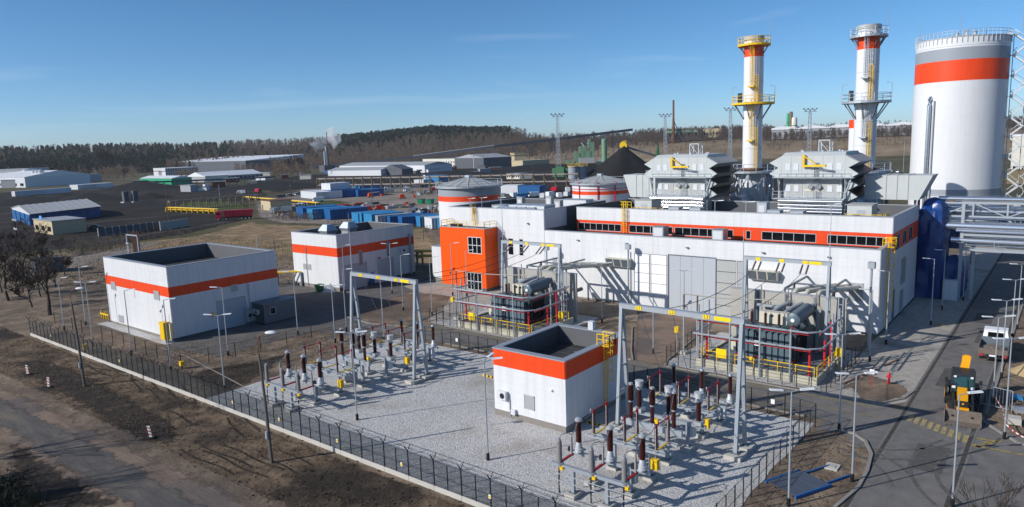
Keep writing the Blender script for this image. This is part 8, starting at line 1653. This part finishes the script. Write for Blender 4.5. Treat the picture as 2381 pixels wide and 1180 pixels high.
for k, (px, h) in enumerate(((62, 30), (105, 32), (250, 40), (268, 40))): c = at_far(px, 1000); bare_tree('poplar', ('tall slim poplar at the far left', 'tall slim poplar beyond the silos', 'left of a pair of tall slim poplars', 'right of a pair of tall slim poplars')[k], c, h, 60 + k, .6, 5, .6, narrow=True, trunk=.30, mt='bare_wood', rmin=.16)
for k, (px, d, h) in enumerate(((300, 900, 16), (165, 1000, 22), (690, 760, 24), (704, 750, 26), (718, 770, 22), (352, 960, 20))): c = at_far(px, d); bare_tree('birch_tree', ('bare spreading tree before the dark pines', 'bare tree above the white trailers', 'left of three bare trees by the coal yard', 'middle of three bare trees by the coal yard', 'right of three bare trees by the coal yard', 'round bare tree above the green shed')[k], c, h, 80 + k, .6, 5, .35, mt='bare_wood', rmin=.12)
# trees outside the left edge that throw branch shadows over the dirt road
bare_tree('roadside_tree', 'tall leafless tree just outside the left edge, shading the dirt road', (5.5, 75), 16, 101, .5, 6, .3, trunk=.34); bare_tree('roadside_tree', 'second leafless tree outside the left edge by the dirt road', (4.0, 66), 14, 102, .55, 6, .26, trunk=.34)
# unseen dense pines added outside the left edge to shade the lower left corner
def pine(label, p, h, seed):
    rn = random.Random(seed); t = thing('shade_pine', label, 'tree', (p[0], p[1], 0)); tube('trunk', t, 'bark', [(0, 0, 0), (0, 0, h * .9)], [h * .018, .04], 7); lf = Mb()
    for k in range(1500):
        q = rn.random() ** .8; z = h * (.15 + .85 * q); r = h * .24 * (1.03 - q) * rn.random() ** .5; a = rn.uniform(0, 6.283); c = Vector((r * math.cos(a), r * math.sin(a), z)); s_ = rn.uniform(.2, .45); lf.face(c + Vector((rn.uniform(-s_, s_), rn.uniform(-s_, s_), s_ * .4)), c + Vector((s_ * math.cos(a + 1), s_ * math.sin(a + 1), -s_ * .5)), c + Vector((s_ * math.cos(a - 1), s_ * math.sin(a - 1), -s_ * .4)))
    lf.obj('crown', 'conifer2', t, fix=False)
pine('unseen dark pine added outside the lower left to shade the road edge', (-1.5, 60.5), 13, 301); pine('second unseen pine added for shade outside the lower left corner', (-4.5, 54.0), 12, 302); pine('third unseen pine added for shade outside the left edge', (-1.0, 68.0), 12, 303)
# dark bush at the lower left corner
def bush(name, label, c, r, h, n, seed):
    rn = random.Random(seed); t = thing(name, label, 'bush', (c[0], c[1], 0)); m_ = Mb(); lf = Mb()
    for k in range(n):
        a = rn.uniform(0, 6.283); q = rn.random() ** .5 * r; b = Vector((q * math.cos(a) * .4, q * math.sin(a) * .4, 0)); e_ = Vector((q * math.cos(a), q * math.sin(a), h * rn.uniform(.5, 1))); m_.tube([b, b.lerp(e_, .5) + Vector((0, 0, .2)), e_], [.03, .02, .008], 3, False)
        for j in range(7): p = b.lerp(e_, rn.uniform(.3, 1)) + Vector((rn.uniform(-.2, .2), rn.uniform(-.2, .2), rn.uniform(-.2, .2))); s_ = rn.uniform(.05, .13); lf.face(p + Vector((rn.uniform(-s_, s_), rn.uniform(-s_, s_), s_)), p + Vector((s_, rn.uniform(-s_, s_), -s_ * .4)), p + Vector((-s_, rn.uniform(-s_, s_), -s_ * .5)))
    m_.obj('stems', 'bark', t, fix=False); lf.obj('foliage', 'shrub_green', t, fix=False)
for k, ((u, v), r, h, lab) in enumerate((((13.2, 57.5), 2.6, 2.4, 'dark green bush at the lower left, on the road edge'), ((12.2, 51.5), 2.4, 2.2, 'dark green bush at the bottom left corner'), ((13.0, 63.5), 2.4, 2.6, 'dark bush halfway up the left edge'), ((13.6, 54.5), 2.2, 2.0, 'dark bush between two others at the lower left'), ((12.5, 60.5), 2.0, 2.6, 'dark bush against the left picture edge'), ((15.0, 46.5), 1.5, 1.0, 'low weedy bush at the bottom left'))): bush('roadside_bush', lab, (u, v), r, h, 150, 200 + k)
# tufts and clods scattered on the earth: uncountable cover
rn = random.Random(77); g1 = Mb(); g2 = Mb()
def blade(m_, x, y, s_, z=0.03):
    a = rn.uniform(0, 6.283); m_.face((x - s_ * .3 * math.cos(a), y - s_ * .3 * math.sin(a), z), (x + s_ * .3 * math.cos(a), y + s_ * .3 * math.sin(a), z), (x + rn.uniform(-.5, .5) * s_, y + rn.uniform(-.5, .5) * s_, z + s_))
for k in range(9000):
    u = rn.uniform(25.3, 32.9); v = rn.uniform(18, 112); s_ = rn.uniform(.05, .16)
    if math.sin(u * .9 + v * .23) + math.sin(v * .41) * .8 > rn.uniform(-.4, 1.6): blade(g1, u, v, s_)
for k in range(9000):
    u = rn.uniform(52, 110); v = rn.uniform(112, 205); blade(g1, u, v, rn.uniform(.15, .4))
for k in range(2600):
    u, v = rn.uniform(34.5, 61), rn.uniform(66.8, 90)
    if v > 92 - (u - 38) * .6: continue
    s_ = rn.uniform(.03, .09); g2.box(u, v, 0.0, u + s_, v + s_ * 1.3, s_ * .8)
for k in range(2200):
    u, v = rn.uniform(25, 33), rn.uniform(17, 112); s_ = rn.uniform(.03, .11); g2.box(u, v, 0.0, u + s_ * 1.3, v + s_, s_ * .7)
for k in range(900): u, v = rn.uniform(37, 57), rn.uniform(11.2, 15.4); s_ = rn.uniform(.03, .08); g2.box(u, v, .03, u + s_ * 1.3, v + s_, .03 + s_ * .7)
mat('straw', (.19, .145, .085), .95); tag(g1.obj('dry_grass_tufts', 'straw', None, fix=False), 'short dry grass tufts on the verge and the field', 'grass', kind='stuff'); tag(g2.obj('clods', 'verge_dirt', None, fix=False), 'small clods and stones on the bare earth', 'clods', kind='stuff')
# low brown scrub round the dry field and yards
def patch(n, a, b, spread, h0, h1):
    out_ = []
    for k in range(n):
        t_ = rn.random(); out_.append((a[0] + (b[0] - a[0]) * t_ + rn.uniform(-spread, spread), a[1] + (b[1] - a[1]) * t_ + rn.uniform(-spread, spread), 0, rn.uniform(h0, h1)))
    return out_
wood('scrub', 'low leafless scrub along the edges of the dry field and the yards', 'bare_grey', patch(60, (148.89, 230.0), (149.21, 209.61), 4, 1.5, 3.5) + patch(70, (82.56, 215.41), (109.19, 213.47), 5, 1, 2.8) + patch(50, (148.29, 194.08), (144.75, 144.23), 4, .8, 2) + patch(80, (144.54, 514.52), (204.99, 478.79), 12, 1.5, 4) + patch(60, (183.34, 377.84), (233.37, 358.52), 10, 1.5, 4) + patch(60, (313.2, 479.96), (376.8, 377.23), 12, 2, 5) + patch(60, (70.12, 205.12), (80.25, 201.41), 5, 1.5, 4), 'bare', 17)
wood('bare_copse', 'clump of tall bare trees among the far sheds', 'bare_wood2', scatter(45, 640, 735, 700, 820, 8, 20) + scatter(60, 560, 700, 880, 1000, 6, 14) + scatter(60, 420, 470, 880, 960, 5, 10) + scatter(50, 830, 990, 900, 980, 5, 12) + scatter(40, 230, 330, 960, 1060, 8, 16), 'bare', 23)
# small sheds and stored goods strewn along the far yards
rn = random.Random(91); SX = sorted(rn.uniform(300, 1180) for _ in range(40))
for k in range(40):
    px = SX[k]; d = rn.uniform(520, 860); x, y, z = at_far(px, d); w = rn.uniform(4, 12); h = rn.uniform(2, 4.5); mt = ('offwhite', 'roof_grey', 'white2', 'brick', 'slate', 'tan_wall', 'blue_steel')[rn.randrange(7)]
    t = thing('yard_shed', {'offwhite': 'cream', 'roof_grey': 'grey', 'white2': 'white', 'brick': 'brown', 'slate': 'dark', 'tan_wall': 'tan', 'blue_steel': 'blue'}[mt] + ' little shed, ' + ORD[k] + ' from the left in the far yards', 'shed', (x, y, 0), rn.uniform(-.6, .6) + FWD, 'small sheds strewn over the far yards'); box('wall', t, mt, 0, 0, 0, rn.uniform(3, 6), w, h); box('roof', t, ('roof_white', 'roof_grey', 'slate')[rn.randrange(3)], -.3, -.3, h, 6.2, w + .3, h + .3)
# air: thin even haze round everything
hz_m = bpy.data.materials.new('haze_air'); hz_m.use_nodes = True; n = hz_m.node_tree; n.nodes.clear(); o = n.nodes.new('ShaderNodeOutputMaterial'); v = n.nodes.new('ShaderNodeVolumePrincipled')
v.inputs['Color'].default_value = (.86, .92, 1.0, 1); v.inputs['Density'].default_value = .000055; v.inputs['Anisotropy'].default_value = 0.0; n.links.new(v.outputs[0], o.inputs['Volume']); MAT['haze_air'] = hz_m
hz_o = Mb().box(-9200, -9200, -1.5, 9200, 9200, 100).obj('haze', 'haze_air'); tag(hz_o, 'thin even haze in the air', 'haze', kind='stuff')
